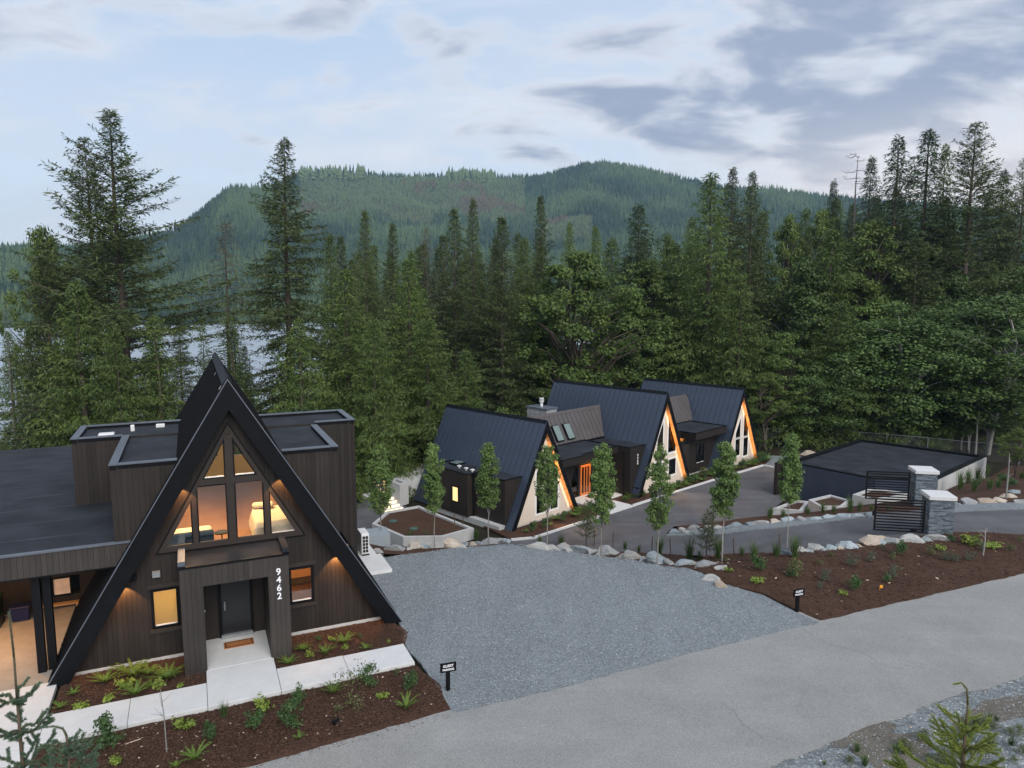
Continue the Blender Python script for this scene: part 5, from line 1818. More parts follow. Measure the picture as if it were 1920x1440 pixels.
def pillar(x, y, z, label):
    e = empty('gate_pillar', (x, y, z), GANG, label, 'pillar')
    MB().box(.06, 1.14, .06, 1.14, -.4, 1.72).obj('core', M_STONE, e)
    rn = random.Random(int(x * 10))
    j = MB()
    z_ = -.1
    while z_ < 1.70:
        hh = min(rn.uniform(.04, .075), 1.72 - z_)
        for side in range(4):
            s = 0.0
            while s < 1.2:
                l = min(rn.uniform(.14, .42), 1.2 - s)
                dd = rn.uniform(.0, .035)
                a, b = s + .003, s + l - .003
                if side == 0:
                    j.box(a, b, .0 - dd, .07, z_ + .003, z_ + hh - .003)
                elif side == 1:
                    j.box(.0 - dd, .07, a, b, z_ + .003, z_ + hh - .003)
                elif side == 2:
                    j.box(1.13, 1.2 + dd, a, b, z_ + .003, z_ + hh - .003)
                else:
                    j.box(a, b, 1.13, 1.2 + dd, z_ + .003, z_ + hh - .003)
                s += l
        z_ += hh
    j.obj('stone_cladding', M_STONE, e)['kind'] = 'stuff'
    MB().box(-.09, 1.29, -.09, 1.29, 1.72, 1.92).obj('cap_stone', M_CONC, e, bevel=.015)
    e.scale = (.89, .89, 1)
    return e


pillar(20.27, 33.66, 0.0, 'nearer of the two ledge-stone gate pillars with white cap, at the mulch bed')
pillar(22.47, 38.8, 0.0, 'farther ledge-stone gate pillar with white cap, across the driveway')


def leaf(x, y, z, label, motor=False):
    e = empty('gate_leaf', (x, y, z), GANG, label, 'gate')
    L_, H_ = 2.28, 1.62
    fr_ = MB().box(-L_, -L_ + .075, -.035, .035, 0, H_).box(-.075, 0, -.035, .035, 0, H_).box(-L_ + .075, -.075, -.03, .03, 0, .06).box(-L_ + .075, -.075, -.03, .03, H_ - .06, H_)
    fr_.obj('frame', M_METAL, e)
    n = 10
    for k in range(n):
        zz = .06 + (H_ - .12) * (k + .75) / (n + .5)
        MB().box(-L_ + .075, -.075, -.018, .018, zz - .03, zz + .03).obj('slat', M_METAL, e)
    if motor:
        MB().box(-.62, -.35, -.1, -.04, .03, .16).obj('latch_motor', M_METAL, e)
        MB().box(-L_ - .09, -L_, -.05, .05, .75, .97).obj('lock_box', M_METAL, e)
    return e


leaf(20.08, 33.72, .04, 'nearer black slatted gate leaf standing open by the mulch bed', True)
leaf(22.28, 39.05, .10, 'farther black slatted gate leaf, partly hidden behind the nearer one')

# chain-link fence behind the garage
FEN = empty('chain_link_fence', (20.0, 71.0, 0), 0, 'grey chain-link fence running behind the garage along the trees', 'fence')
fp = [(17, 70.8), (20.5, 71.2), (24, 71.7), (27.4, 72.2), (31, 72.6), (35, 72.8), (38.6, 72.4), (41.8, 70.6), (44, 67.5), (46, 63.5), (48, 59)]
FH = 1.75
rail, wire = MB(), MB()
tops = []
for x, y in fp:
    z = h(x, y)
    MB().tube((x - 20, y - 71, z - .3), (x - 20, y - 71, z + FH), .04, n=8).obj('post', M_GALV, FEN)
    tops.append((x - 20, y - 71, z + FH))
for p, q in zip(tops[:-1], tops[1:]):
    rail.tube(p, q, .026, n=6)
    p_, q_ = Vector(p), Vector(q)
    L_ = (q_ - p_).length
    for k in range(int(L_ / .16)):
        a = p_ + (q_ - p_) * (k * .16 / L_)
        for sdx in (-1, 1):
            b0_ = a
            b1_ = p_ + (q_ - p_) * min(1, max(0, (k * .16 + sdx * FH * .9) / L_)) + Vector((0, 0, -FH))
            wire.tube(b0_, b1_, .0035, n=3, cap=False)
rail.obj('top_rail', M_GALV, FEN)
wire.obj('wire_mesh', M_GALV, FEN)['kind'] = 'stuff'

# parking signs
def sign(u, v, label):
    p = PG(u, v)
    e = empty('parking_sign', tuple(p), R(18), label, 'sign')
    MB().box(-.06, .06, -.04, .04, -.2, .78).obj('post', M_METAL, e)
    MB().box(-.24, .24, -.075, -.045, .62, .90).obj('sign_plate', M_METAL, e)
    for k, w in enumerate(('GUEST', 'PARKING')):
        text_obj('lettering', w, .105 if k == 0 else .082, M_DIGIT, e, (0, -.08, .775 - .105 * k), (R(90), 0, 0), .003, .002)
    return e


sign(840, 1295, 'black GUEST PARKING sign at the corner of the front mulch bed')
sign(1494, 1147, 'black GUEST PARKING sign where gravel lot meets the right mulch bed')

# ------------------------------------------------------------------ trees
def trunk_mesh(mb, H, r0, bend=0.0, seed=0, top=0.98, n=9, seg=9):
    rg = random.Random(seed)
    pts, rs = [], []
    ox = oy = 0.0
    for i in range(seg + 1):
        f = i / seg * top
        pts.append((ox, oy, H * f - (0.6 if i == 0 else 0)))
        rs.append(max(.012, r0 * (1 - f) ** 0.85 * (1.25 if i == 0 else 1)))
        ox += rg.uniform(-1, 1) * bend
        oy += rg.uniform(-1, 1) * bend
    # continuous skin: share rings
    v, f = [], []
    for (x, y, z), r in zip(pts, rs):
        for k in range(n):
            a = 2 * math.pi * k / n
            v.append((x + r * math.cos(a), y + r * math.sin(a), z))
    for i in range(seg):
        for k in range(n):
            f.append((i * n + k, i * n + (k + 1) % n, (i + 1) * n + (k + 1) % n, (i + 1) * n + k))
    f.append(tuple(range(seg * n, seg * n + n)))
    mb.add(v, f)
    zs = np.array([p[2] for p in pts])
    return lambda z: (np.interp(z, zs, [p[0] for p in pts]), np.interp(z, zs, [p[1] for p in pts]))


def sprays_to_mesh(P, D, W, L, wd, name, mat, fold=0.18, droop=0.10, three=False):
    """leafy blades: a bent four-cornered blade from P along D, half width wd on W"""
    N_ = np.cross(D, W)
    L = L[:, None]
    wd = wd[:, None]
    mid = P + D * L * .45 + N_ * L * fold * .3
    tip = P + D * L - np.array([0, 0, 1]) * L * droop
    V = np.stack([P, mid + W * wd, tip, mid - W * wd], 1).reshape(-1, 3)
    Q = np.arange(len(V)).reshape(-1, 4)
    return np_mesh(name, V, Q, None, mat)


def unit(a):
    return a / np.maximum(np.linalg.norm(a, axis=-1, keepdims=True), 1e-9)


def conifer(name, seed, H, Rm, base, per_m=11, p=.9, up=25, low=-12, droop=.22, sl=.34, sw=.036, sec=.24, hang=.25, drop=.08, seclen=.42, tipup=.0,
            mat=None, bark=None, r0=.26, irregular=.3, bend=.05, stubs=True, twig=True, gapz=(), lobes=3, dens=1.0):
    """branches spiral up the stem; each carries side twigs, each twig a spray of short blades"""
    rg = np.random.default_rng(seed)
    tm = MB()
    cen = trunk_mesh(tm, H, r0, bend, seed)
    P, D, L = [], [], []
    bw = MB()
    n = int(H * (1 - base) * per_m)
    lob = rg.uniform(0, 6.28, 4)
    for b in range(n):
        t_ = ((b + rg.uniform(0, 1)) / n) ** .92
        z = base * H + (H * .985 - base * H) * t_
        if rg.random() < drop or any(g0 < t_ < g1 and rg.random() < .8 for g0, g1 in gapz):
            continue
        az = b * 2.39996 + rg.uniform(-.5, .5)
        pr = Rm * max(0.0, 1 - t_) ** p * min(1.0, .6 + t_ * 2.4)
        wob = 1 + irregular * .6 * math.sin(t_ * 17 + lob[0] + 2 * math.sin(az + lob[1])) + irregular * .35 * math.sin(lobes * az + t_ * 9 + lob[2])
        ln = pr * wob * rg.uniform(1 - irregular, 1 + irregular * .35) + .16
        e0 = math.radians(low + (up - low) * t_ + rg.uniform(-10, 10))
        d = np.array([math.cos(az), math.sin(az), 0])
        cx_, cy_ = cen(z)
        o = np.array([cx_, cy_, z])

        def at(s):
            s = np.asarray(s, float)[..., None]
            return o + d * ln * s * math.cos(e0) + np.array([0, 0, 1]) * (ln * s * math.sin(e0) - droop * ln * s * s + tipup * ln * s ** 4)
        m = max(3, int(ln / sec))
        ss = np.linspace(.14 if ln < 1.2 else .22, 1.0, m) + rg.uniform(-.02, .02, m)
        B = at(ss)
        T = unit(at(ss + .02) - at(ss - .02))
        S = unit(np.cross(T, [0, 0, 1.0]))
        k = rg.choice([-1, 1], m)
        for sgn in (1, -1):
            a = np.radians(rg.uniform(40, 72, m))[:, None]
            dd = unit(T * np.cos(a) + S * (np.sin(a) * sgn) + rg.normal(0, .13, (m, 3)) - np.array([0, 0, hang * .6]))
            l2 = np.maximum(.14, seclen * ln * (1.05 - ss * .85) * rg.uniform(.6, 1.15, m))
            l2 = np.minimum(l2, 1.5)
            ns = np.maximum(2, (l2 / .115 * dens).astype(int))
            idx = np.repeat(np.arange(m), ns)
            u_ = rg.uniform(0, 1, len(idx))
            base_ = B[idx] + dd[idx] * (l2[idx] * u_)[:, None] - np.array([0, 0, 1]) * (hang * .5 * l2[idx] * u_ ** 2)[:, None]
            nd = dd[idx] * .75 + rg.normal(0, .42, (len(idx), 3))
            nd[:, 2] -= hang * rg.uniform(.2, 1.1, len(idx))
            P.append(base_)
            D.append(unit(nd))
            L.append(sl * rg.uniform(.55, 1.25, len(idx)) * (1.1 - .35 * u_))
        mm = max(3, int(ln / .12 * dens))
        u_ = rg.uniform(.3, 1, mm)
        nd = d * .7 + rg.normal(0, .45, (mm, 3)) + np.array([0, 0, .15])
        P.append(at(u_))
        D.append(unit(nd))
        L.append(sl * rg.uniform(.5, 1.0, mm))
        if twig and ln > .6:
            r_ = .010 + ln * .010
            bw.tube(tuple(o), tuple(at(.5)), r_, r_ * .6, 3, False)
            bw.tube(tuple(at(.5)), tuple(at(1.0)), r_ * .6, .005, 3, False)
    q = int(14 * dens) + 6
    P.append(np.array([[*cen(H * .97), H * .955]] * q) + rg.normal(0, .02, (q, 3)) + np.array([0, 0, 1]) * rg.uniform(0, H * .035, (q, 1)))
    D.append(unit(np.array([[0, 0, .9]] * q) + rg.normal(0, .45, (q, 3))))
    L.append(np.full(q, sl * .8))
    P, D, L = np.concatenate(P), np.concatenate(D), np.concatenate(L)
    W = unit(np.cross(D, rg.normal(0, 1, D.shape) + np.array([0, 0, .8])))
    crown = sprays_to_mesh(P, D, W, L, sw * rg.uniform(.7, 1.4, len(L)), name + '_crown', mat, droop=.12)
    if stubs:
        for k in range(int(base * H * 1.2)):
            zz = rg.uniform(.12, 1) * base * H
            a = rg.uniform(0, 6.28)
            cx_, cy_ = cen(zz)
            l = rg.uniform(.4, 1.6)
            bw.tube((cx_, cy_, zz), (cx_ + l * math.cos(a), cy_ + l * math.sin(a), zz - l * .15), .02, .006, 3, False)
    tm.add(bw.v, bw.f)
    tme = bpy.data.meshes.new(name + '_trunk')
    tme.from_pydata(tm.v, [], tm.f)
    tme.materials.append(bark or M_BARK)
    for q in tme.polygons:
        q.use_smooth = True
    return dict(H=H, trunk=tme, crown=crown, R=Rm, con=1)


def leaf_cloud(C, Rr, n, rg, size, flat=.6, up=.5):
    """leaves through a set of clumps: C centres (k,3), Rr radii, n leaves each"""
    k = len(C)
    dirs = unit(rg.normal(0, 1, (k, n, 3)))
    rad = rg.uniform(.15, 1, (k, n, 1)) ** .55
    off = dirs * rad * Rr[:, None, None]
    off[..., 2] *= flat
    P = (C[:, None, :] + off).reshape(-1, 3)
    nrm = unit(dirs.reshape(-1, 3) * .7 + np.array([0, 0, up]) + rg.normal(0, .45, (k * n, 3)))
    t_ = unit(np.cross(nrm, rg.normal(0, 1, (k * n, 3))))
    return P, t_, np.cross(nrm, t_), size * rg.uniform(.6, 1.3, k * n)


def broadleaf(name, seed, H, crown0, rx, size, clumps, per, mat, bark, r0=.22, stems=1, shape='round', flat=.6, clump_r=(.6, 1.2), lean=.0, wd=.42, spread=.1, layer=False):
    rg = np.random.default_rng(seed)
    tm = MB()
    c0 = crown0 * H
    cs, rr = [], []
    k = 0
    while len(cs) < clumps and k < clumps * 30:
        k += 1
        q = unit(rg.normal(0, 1, 3)) * rg.uniform(.35, 1) ** .5
        f = (q[2] + 1) / 2
        if shape == 'round':
            w = math.sin(math.pi * min(1, max(.0, f * .86 + .12))) ** .6
        elif shape == 'column':
            w = math.sin(math.pi * min(1, f * .86 + .10)) ** .75 + .05
        elif shape == 'cone':
            w = (1 - f) ** .8 * min(1, f * 5 + .4) + .05
        else:
            w = 1
        a = math.atan2(q[1], q[0])
        lob = 1 + .28 * math.sin(3 * a + seed) + .18 * math.sin(5 * a + 2.1 * seed)
        rad = math.hypot(q[0], q[1]) * rx * w * lob if shape != 'column' else rx * w * rg.uniform(.0, 1) ** .6
        z = c0 + (H - c0) * f * rg.uniform(.94, 1.0)
        cs.append((rad * math.cos(a) + lean * z, rad * math.sin(a), z))
        rr.append(rg.uniform(*clump_r))
    C, Rr = np.array(cs), np.array(rr)
    P, t_, b_, L = leaf_cloud(C, Rr, per, rg, size, flat, .6)
    if layer:
        P[:, 2] -= .12 * np.abs(rg.normal(0, 1, len(P))) * (H / 12)
    V = np.stack([P - t_ * L[:, None] * .5, P + b_ * L[:, None] * wd, P + t_ * L[:, None] * .6, P - b_ * L[:, None] * wd], 1).reshape(-1, 3)
    crown = np_mesh(name + '_crown', V, np.arange(len(V)).reshape(-1, 4), None, mat)
    for s in range(stems):
        ang = rg.uniform(0, 6.28)
        sx = spread * H * math.cos(ang) * (stems > 1)
        sy = spread * H * math.sin(ang) * (stems > 1)
        pts, rs = [], []
        top = H * (.9 if shape in ('column', 'cone') else .72) * rg.uniform(.85, 1)
        for i in range(8):
            f = i / 7
            pts.append((sx * f ** 1.2 + lean * top * f + rg.normal(0, .012 * H) * f * .5, sy * f ** 1.2 + rg.normal(0, .012 * H) * f * .5, top * f - (.4 if i == 0 else 0)))
            rs.append(r0 * (1 - f * .85) / (1 + .3 * (stems - 1)))
        tm.path(pts, rs, 7)
        zs = [q[2] for q in pts]
        own = [i for i in range(len(C)) if i % stems == s]
        for i in own[::1]:
            if rg.random() < .3:
                continue
            zz = max(c0 * .75, C[i][2] - np.linalg.norm(C[i][:2]) * rg.uniform(.5, 1.1) - .3)
            zz = min(zz, top * .97)
            bx, by = np.interp(zz, zs, [q[0] for q in pts]), np.interp(zz, zs, [q[1] for q in pts])
            l = np.linalg.norm(C[i] - np.array([bx, by, zz]))
            r_ = min(r0 * .4, .012 + l * .012)
            m_ = (np.array([bx, by, zz]) + C[i]) / 2 + np.array([0, 0, .12 * l])
            tm.tube((bx, by, zz), tuple(m_), r_, r_ * .7, 4, False)
            tm.tube(tuple(m_), tuple(C[i]), r_ * .7, .006, 4, False)
    tme = bpy.data.meshes.new(name + '_trunk')
    tme.from_pydata(tm.v, [], tm.f)
    tme.materials.append(bark)
    return dict(H=H, trunk=tme, crown=crown, R=rx)


def bare_tree(name, seed, H, r0, n, ln, mat):
    rg = random.Random(seed)
    tm = MB()
    trunk_mesh(tm, H, r0, .04, seed)
    for k in range(n):
        z = H * rg.uniform(.25, .99)
        a = rg.uniform(0, 6.28)
        l = ln * rg.uniform(.3, 1) * (1.05 - z / H * .6)
        p0 = Vector((0, 0, z))
        p1 = Vector((l * .6 * math.cos(a), l * .6 * math.sin(a), z - l * .05))
        p2 = Vector((l * math.cos(a + .2), l * math.sin(a + .2), z + l * .15))
        tm.tube(p0, p1, .03, .02, 4, False)
        tm.tube(p1, p2, .02, .006, 4, False)
        for q in range(3):
            w = p0.lerp(p2, rg.uniform(.4, .9))
            tm.tube(w, w + Vector((rg.uniform(-.5, .5), rg.uniform(-.5, .5), rg.uniform(-.1, .5))) * l * .35, .012, .004, 3, False)
    me = bpy.data.meshes.new(name)
    me.from_pydata(tm.v, [], tm.f)
    me.materials.append(mat)
    return dict(H=H, trunk=me, crown=None, R=ln)


PT_ = {}
PT_['fir_open'] = conifer('fir_open', 11, 31, 6.4, .16, 13, .72, 42, -6, .10, .40, .034, .30, .10, .12, .36, .10, irregular=.62, mat=M_FIR, r0=.36, gapz=((.06, .12), (.30, .34)), dens=1.1)
PT_['fir_tall'] = conifer('fir_tall', 12, 28, 4.6, .22, 17, .80, 32, -24, .14, .38, .032, .27, .22, .08, .40, .06, irregular=.5, mat=M_FIR, r0=.34, dens=1.15)
PT_['fir'] = conifer('fir', 13, 24, 4.3, .12, 17, .86, 35, -20, .14, .36, .032, .26, .20, .06, .42, .05, irregular=.42, mat=M_FIR, r0=.27, dens=1.05)
PT_['fir_dense'] = conifer('fir_dense', 14, 20, 4.0, .05, 17, .90, 42, -10, .10, .34, .031, .25, .14, .05, .42, .05, irregular=.36, mat=M_FIR, r0=.24, dens=1.05)
PT_['hemlock'] = conifer('hemlock', 15, 26, 5.4, .10, 16, .92, 16, -14, .26, .40, .032, .28, .36, .07, .30, .04, irregular=.5, mat=M_FIRD, r0=.3, dens=1.1)
PT_['cedar'] = conifer('cedar', 16, 22, 4.0, .04, 16, .76, 24, -22, .20, .36, .034, .25, .55, .04, .40, .08, irregular=.42, mat=M_CEDARF, r0=.28, twig=False, dens=1.1)
PT_['cedar_broad'] = conifer('cedar_broad', 17, 17, 4.4, .03, 16, .80, 28, -16, .24, .36, .034, .26, .60, .04, .40, .10, irregular=.45, mat=M_CEDARF, r0=.26, twig=False, dens=1.1)
PT_['cedar_slim'] = conifer('cedar_slim', 18, 20, 2.3, .08, 11, .70, 15, -25, .20, .34, .032, .25, .55, .06, .42, irregular=.5, mat=M_CEDARF, r0=.2, twig=False, dens=.9)
PT_['thin'] = conifer('thin', 19, 23, 3.4, .20, 10, .66, 12, -18, .12, .26, .024, .45, .3, .15, .30, irregular=.5, mat=M_SPARSE, r0=.18, dens=.6)
PT_['maple'] = broadleaf('maple', 21, 17, .14, 6.0, .235, 170, 185, M_MAPLE, M_BARK, .32, 3, 'round', .5, (.6, 1.35), spread=.10, layer=True)
PT_['maple_light'] = broadleaf('maple_light', 22, 17, .30, 4.2, .20, 120, 130, M_MAPLEY, M_BARK, .24, 2, 'round', .5, (.45, 1.05), spread=.08, layer=True)
PT_['alder'] = broadleaf('alder', 23, 15, .16, 3.0, .165, 95, 230, M_ALDER, M_BARKP, .13, 2, 'round', .6, (.6, 1.25), spread=.06)
PT_['alder_dense'] = broadleaf('alder_dense', 24, 12, .12, 3.4, .165, 115, 230, M_ALDER, M_BARKP, .12, 3, 'round', .65, (.7, 1.3), spread=.10)
PT_['alder_thin'] = broadleaf('alder_thin', 25, 12, .52, 1.9, .15, 40, 150, M_ALDER, M_BARKP, .085, 1, 'round', .6, (.5, .95), lean=.05)
PT_['understory'] = broadleaf('understory', 26, 4.2, .05, 2.0, .15, 44, 190, M_MAPLE, M_BARK, .05, 3, 'round', .7, (.45, .85), spread=.2)
PT_['bare'] = bare_tree('bare', 31, 22, .2, 60, 2.6, M_BARE)
for q, sd_ in (('column_a', 41), ('column_b', 42), ('column_c', 43), ('column_d', 44), ('column_e', 47)):
    PT_[q] = broadleaf(q, sd_, 5.0, .30 + .03 * (sd_ % 4), .44 + .06 * (sd_ % 3), .080, 95 + 9 * (sd_ % 5), 80, M_STREET, M_BARKP, .032, 1, 'column', .9, (.12, .25), wd=.40)

TREE_N = [0]


def tree(kind, name, loc, hgt, label, group=None, wide=1.0, rz=None, cat='tree'):
    p = PT_[kind]
    TREE_N[0] += 1
    rr = random.Random(TREE_N[0] * 13 + 5)
    e = empty(name, loc, rr.uniform(0, 6.28) if rz is None else rz, label, cat, group)
    s = hgt / p['H']
    e.scale = (s * wide, s * wide, s)
    link(bpy.data.objects.new('trunk', p['trunk']), e)
    if p['crown'] is not None:
        link(bpy.data.objects.new('crown', p['crown']), e)
    return e


def tree_px(kind, name, u, vtop, Y, label, group=None, wide=1.0, rz=None, wpx=None):
    """a tree standing Y metres out under the bearing of column u, its top where v says"""
    x = (u - 960) / FPX
    y = (vtop - 720) / FPX
    fw = CP - y * SP
    k = Y / fw
    X = x * k
    zt = CAMH - (SP + y * CP) * k
    zb = h(X, Y)
    if wpx:
        wide = (2.7 if kind == 'hemlock' else 1.65 if PT_[kind].get('con') else 1.12) * wpx / 2 / FPX * k / (PT_[kind]['R'] * (zt - zb) / PT_[kind]['H'])
    return tree(kind, name, (X, Y, zb - .1), zt - zb, label, group, wide, rz)


# the trees one can tell apart, left to right
tree_px('fir_open', 'fir_tree', 205, 196, 58, 'tallest open-crowned fir at the left, its thin top above all others there', rz=.6, wpx=270)
tree_px('fir_open', 'fir_tree', 158, 248, 63, 'dense-topped fir touching the tallest left fir on its lake side', rz=2.5, wpx=190)
tree_px('fir_dense', 'fir_tree', 82, 475, 60, 'bushy dark fir at the left edge above the carport roof', wpx=150)
tree_px('maple_light', 'maple_tree', 75, 398, 72, 'pale round-crowned tree peeping out left of the two tall firs', wpx=110)
tree_px('cedar_broad', 'cedar_tree', 140, 520, 50, 'broad light green cedar directly behind the carport roof', wpx=190)
tree_px('cedar_broad', 'cedar_tree', 215, 600, 47, 'lower light green cedar behind the left roof block of the dark house', wpx=130)
tree_px('cedar_slim', 'cedar_tree', 288, 585, 52, 'thin see-through cedar just left of the dark A-frame ridge', wpx=95)
tree_px('bare', 'bare_trunk', 6, 560, 60, 'bare dark trunk at the very left edge against the lake', wide=.5)
tree_px('thin', 'fir_tree', 416, 408, 76, 'sparse brownish dying fir between the tall left firs and the dark house ridge', wpx=125)
tree_px('fir_tall', 'fir_tree', 527, 250, 62, 'tall dark fir standing alone right of the dark A-frame ridge', wpx=160)
tree_px('cedar_slim', 'cedar_tree', 430, 585, 60, 'thin cedar at the foot of the dying fir behind the dark ridge', wpx=90)
tree_px('cedar', 'cedar_tree', 616, 432, 74, 'narrow pale cedar top next right of the tall lone fir', wpx=90)
tree_px('cedar', 'cedar_tree', 648, 498, 57, 'light green cedar behind the right roof block of the dark house', wpx=150)
tree_px('cedar_broad', 'cedar_tree', 560, 590, 52, 'low cedar directly over the right parapet of the dark house', wpx=140)
tree_px('fir', 'fir_tree', 684, 388, 72, 'dark pointed fir above the light cedars, left of the hill gap', wpx=85)
tree_px('fir', 'fir_tree', 735, 412, 78, 'dark fir with a blunt leaning top beside the dark pointed one', wpx=80)
tree_px('cedar', 'cedar_tree', 762, 478, 62, 'yellow-green cedar above the small columnar trees at the garden steps', wpx=150)
tree_px('thin', 'fir_tree', 800, 420, 92, 'thin grey half-dead fir against the hill in the middle', wpx=60)
tree_px('cedar_broad', 'cedar_tree', 700, 590, 53, 'low cedar between the dark house and the garden steps', wpx=130)
tree_px('cedar_broad', 'cedar_tree', 800, 590, 58, 'cedar with drooping boughs over the near A-frame ridge end', wpx=150)
tree_px('cedar_broad', 'cedar_tree', 872, 650, 62, 'low bough-heavy cedar over the ridge of the near A-frame', wpx=110)
tree_px('fir', 'fir_tree', 852, 384, 80, 'left fir of the dark group of three in the middle', wpx=100)
tree_px('fir', 'fir_tree', 886, 366, 86, 'tallest fir of the dark group of three in the middle', wpx=80)
tree_px('fir_dense', 'fir_tree', 940, 402, 76, 'right fir of the dark group of three in the middle', wpx=120)
tree_px('cedar', 'cedar_tree', 985, 440, 84, 'greyish cedar left behind the great round maple', wpx=100)
tree_px('fir_dense', 'fir_tree', 1016, 362, 98, 'conical fir rising alone behind the great round maple', wpx=90)
tree_px('maple', 'maple_tree', 1085, 448, 79, 'great round maple behind the middle A-frame', wpx=245)
tree_px('cedar', 'cedar_tree', 1068, 412, 100, 'small pale cedar top over the great round maple', wpx=60)
tree_px('cedar', 'cedar_tree', 1118, 418, 102, 'rounded pale cedar top over the great maple, on its right', wpx=70)
tree_px('hemlock', 'fir_tree', 1200, 376, 92, 'dark fir with drooping fan boughs right of the great maple', wpx=110)
tree_px('maple_light', 'maple_tree', 1215, 470, 88, 'reddish green maple under the drooping dark fir', wpx=190)
tree_px('maple', 'maple_tree', 1205, 560, 84, 'second round maple between the great maple and the tall pale cedar', wpx=180)
tree_px('cedar', 'cedar_tree', 1332, 318, 80, 'tall pale cedar, leftmost of the three tall trees above the lodge', wpx=150)
tree_px('fir_tall', 'fir_tree', 1373, 308, 85, 'fir with a hooked top, middle of the three tall trees above the lodge', wpx=100)
tree_px('fir_tall', 'fir_tree', 1412, 316, 88, 'ragged topped fir, rightmost of the three tall trees above the lodge', wpx=100)
tree_px('cedar_broad', 'cedar_tree', 1392, 512, 75, 'bright young cedar in front of the three tall trees', wpx=140)
tree_px('cedar', 'cedar_tree', 1270, 452, 86, 'pale cedar shoulder left of the three tall trees', wpx=100)
tree_px('maple_light', 'maple_tree', 1482, 382, 96, 'thin pale maple with a clear dark stem right of the three tall trees', wpx=95)
tree_px('maple_light', 'maple_tree', 1545, 372, 98, 'leaning pale maple below the small dark fir on the right', wpx=110)
tree_px('hemlock', 'fir_tree', 1563, 332, 106, 'small dark fir left of the bare snag', wpx=60)
tree_px('bare', 'dead_tree', 1606, 280, 100, 'bare grey dead tree on the right skyline', wide=1.3)
tree_px('hemlock', 'fir_tree', 1640, 287, 102, 'slim dark skyline fir beside the bare dead tree', wpx=80)
tree_px('maple_light', 'maple_tree', 1640, 392, 88, 'yellow-green maple below the bare dead tree', wpx=170)
tree_px('hemlock', 'hemlock_tree', 1692, 246, 92, 'left one of the twin dark hemlocks on the right skyline', wpx=120)
tree_px('hemlock', 'hemlock_tree', 1736, 236, 93, 'right one of the twin dark hemlocks on the right skyline', wpx=130)
tree_px('cedar', 'cedar_tree', 1775, 264, 97, 'pale pointed cedar right of the twin hemlocks', wpx=90)
tree_px('fir_open', 'fir_tree', 1832, 222, 90, 'wide open-crowned tree highest at the right', rz=1.0, wpx=190)
tree_px('hemlock', 'hemlock_tree', 1880, 312, 100, 'small dark hemlock at the right skyline beside the wide tree', wpx=80)
tree_px('fir_open', 'fir_tree', 1925, 290, 95, 'open fir cut by the right edge of the view', rz=4, wpx=120)
tree_px('cedar_broad', 'cedar_tree', 1560, 420, 84, 'tall mid-green cedar below the leaning pale maple', wpx=180)
tree_px('fir', 'fir_tree', 1720, 440, 84, 'layered fir in front of the twin hemlocks', wpx=150)
tree_px('alder', 'alder_tree', 1792, 545, 76, 'large dark alder crown in the right wood above the garage', wpx=200)
tree_px('alder_dense', 'alder_tree', 1690, 560, 74, 'broad dark alder crown left of the large one above the garage', wpx=210)
tree_px('alder', 'alder_tree', 1880, 520, 72, 'dark bluish alder crown at the right edge', wpx=200)
tree_px('cedar_broad', 'cedar_tree', 1575, 560, 74, 'dark cedar left of the alders above the garage', wpx=150)
tree_px('maple', 'maple_tree', 1470, 610, 76, 'bright low maple behind the right A-frame', wpx=150)
tree_px('maple_light', 'maple_tree', 1440, 690, 71, 'yellow-green bushy maple touching the right A-frame ridge', wpx=100)
tree_px('alder_dense', 'alder_tree', 1530, 680, 73, 'small light alder behind the fence, left end of the garage', wpx=130)
tree_px('alder_thin', 'alder_tree', 1640, 640, 75, 'slender pale alder stem leaning left behind the garage', wpx=90)
tree_px('alder_thin', 'alder_tree', 1710, 650, 75.5, 'slender upright pale alder stem behind the middle of the garage', wpx=90)
tree_px('alder_thin', 'alder_tree', 1752, 645, 74.5, 'slender pale alder stem behind the far gate pillar', wpx=90)
tree_px('alder_thin', 'alder_tree', 1668, 660, 74, 'slender forked pale alder stem behind the garage roof', wpx=80)
tree_px('alder_thin', 'alder_tree', 1845, 650, 72, 'slender pale alder stem near the right edge', wpx=90)
tree_px('maple_light', 'maple_tree', 1912, 795, 52, 'small reddish green maple at the right edge beside the garden', wpx=60)

# the wood behind: trees nothing in the photo tells apart share their labels
GRP = 'trees of the wood behind the lodge'
rg_ = random.Random(77)
fill = []
for k in range(12):
    fill.append((rg_.choice(['cedar', 'fir_dense', 'fir']), 640 + k * 33 + rg_.uniform(-10, 10), rg_.uniform(428, 472), rg_.uniform(96, 114)))
for k in range(7):
    fill.append((rg_.choice(['cedar', 'fir_dense', 'cedar_broad']), 1140 + k * 32 + rg_.uniform(-10, 10), rg_.uniform(420, 480), rg_.uniform(94, 112)))
for k in range(12):
    fill.append((rg_.choice(['cedar', 'fir', 'hemlock', 'fir_dense']), 1440 + k * 42 + rg_.uniform(-14, 14), rg_.uniform(345, 430), rg_.uniform(98, 118)))
for k in range(10):
    fill.append((rg_.choice(['fir', 'cedar', 'fir_dense', 'fir']), 660 + k * 38 + rg_.uniform(-12, 12), rg_.uniform(440, 500), rg_.uniform(84, 104)))
for k in range(8):
    fill.append((rg_.choice(['cedar', 'cedar_slim', 'fir']), 20 + k * 62 + rg_.uniform(-16, 16), rg_.uniform(560, 630), rg_.uniform(62, 92)))
for k in range(9):
    fill.append((rg_.choice(['fir', 'cedar', 'hemlock']), 1240 + k * 78 + rg_.uniform(-20, 20), rg_.uniform(400, 460), rg_.uniform(94, 116)))
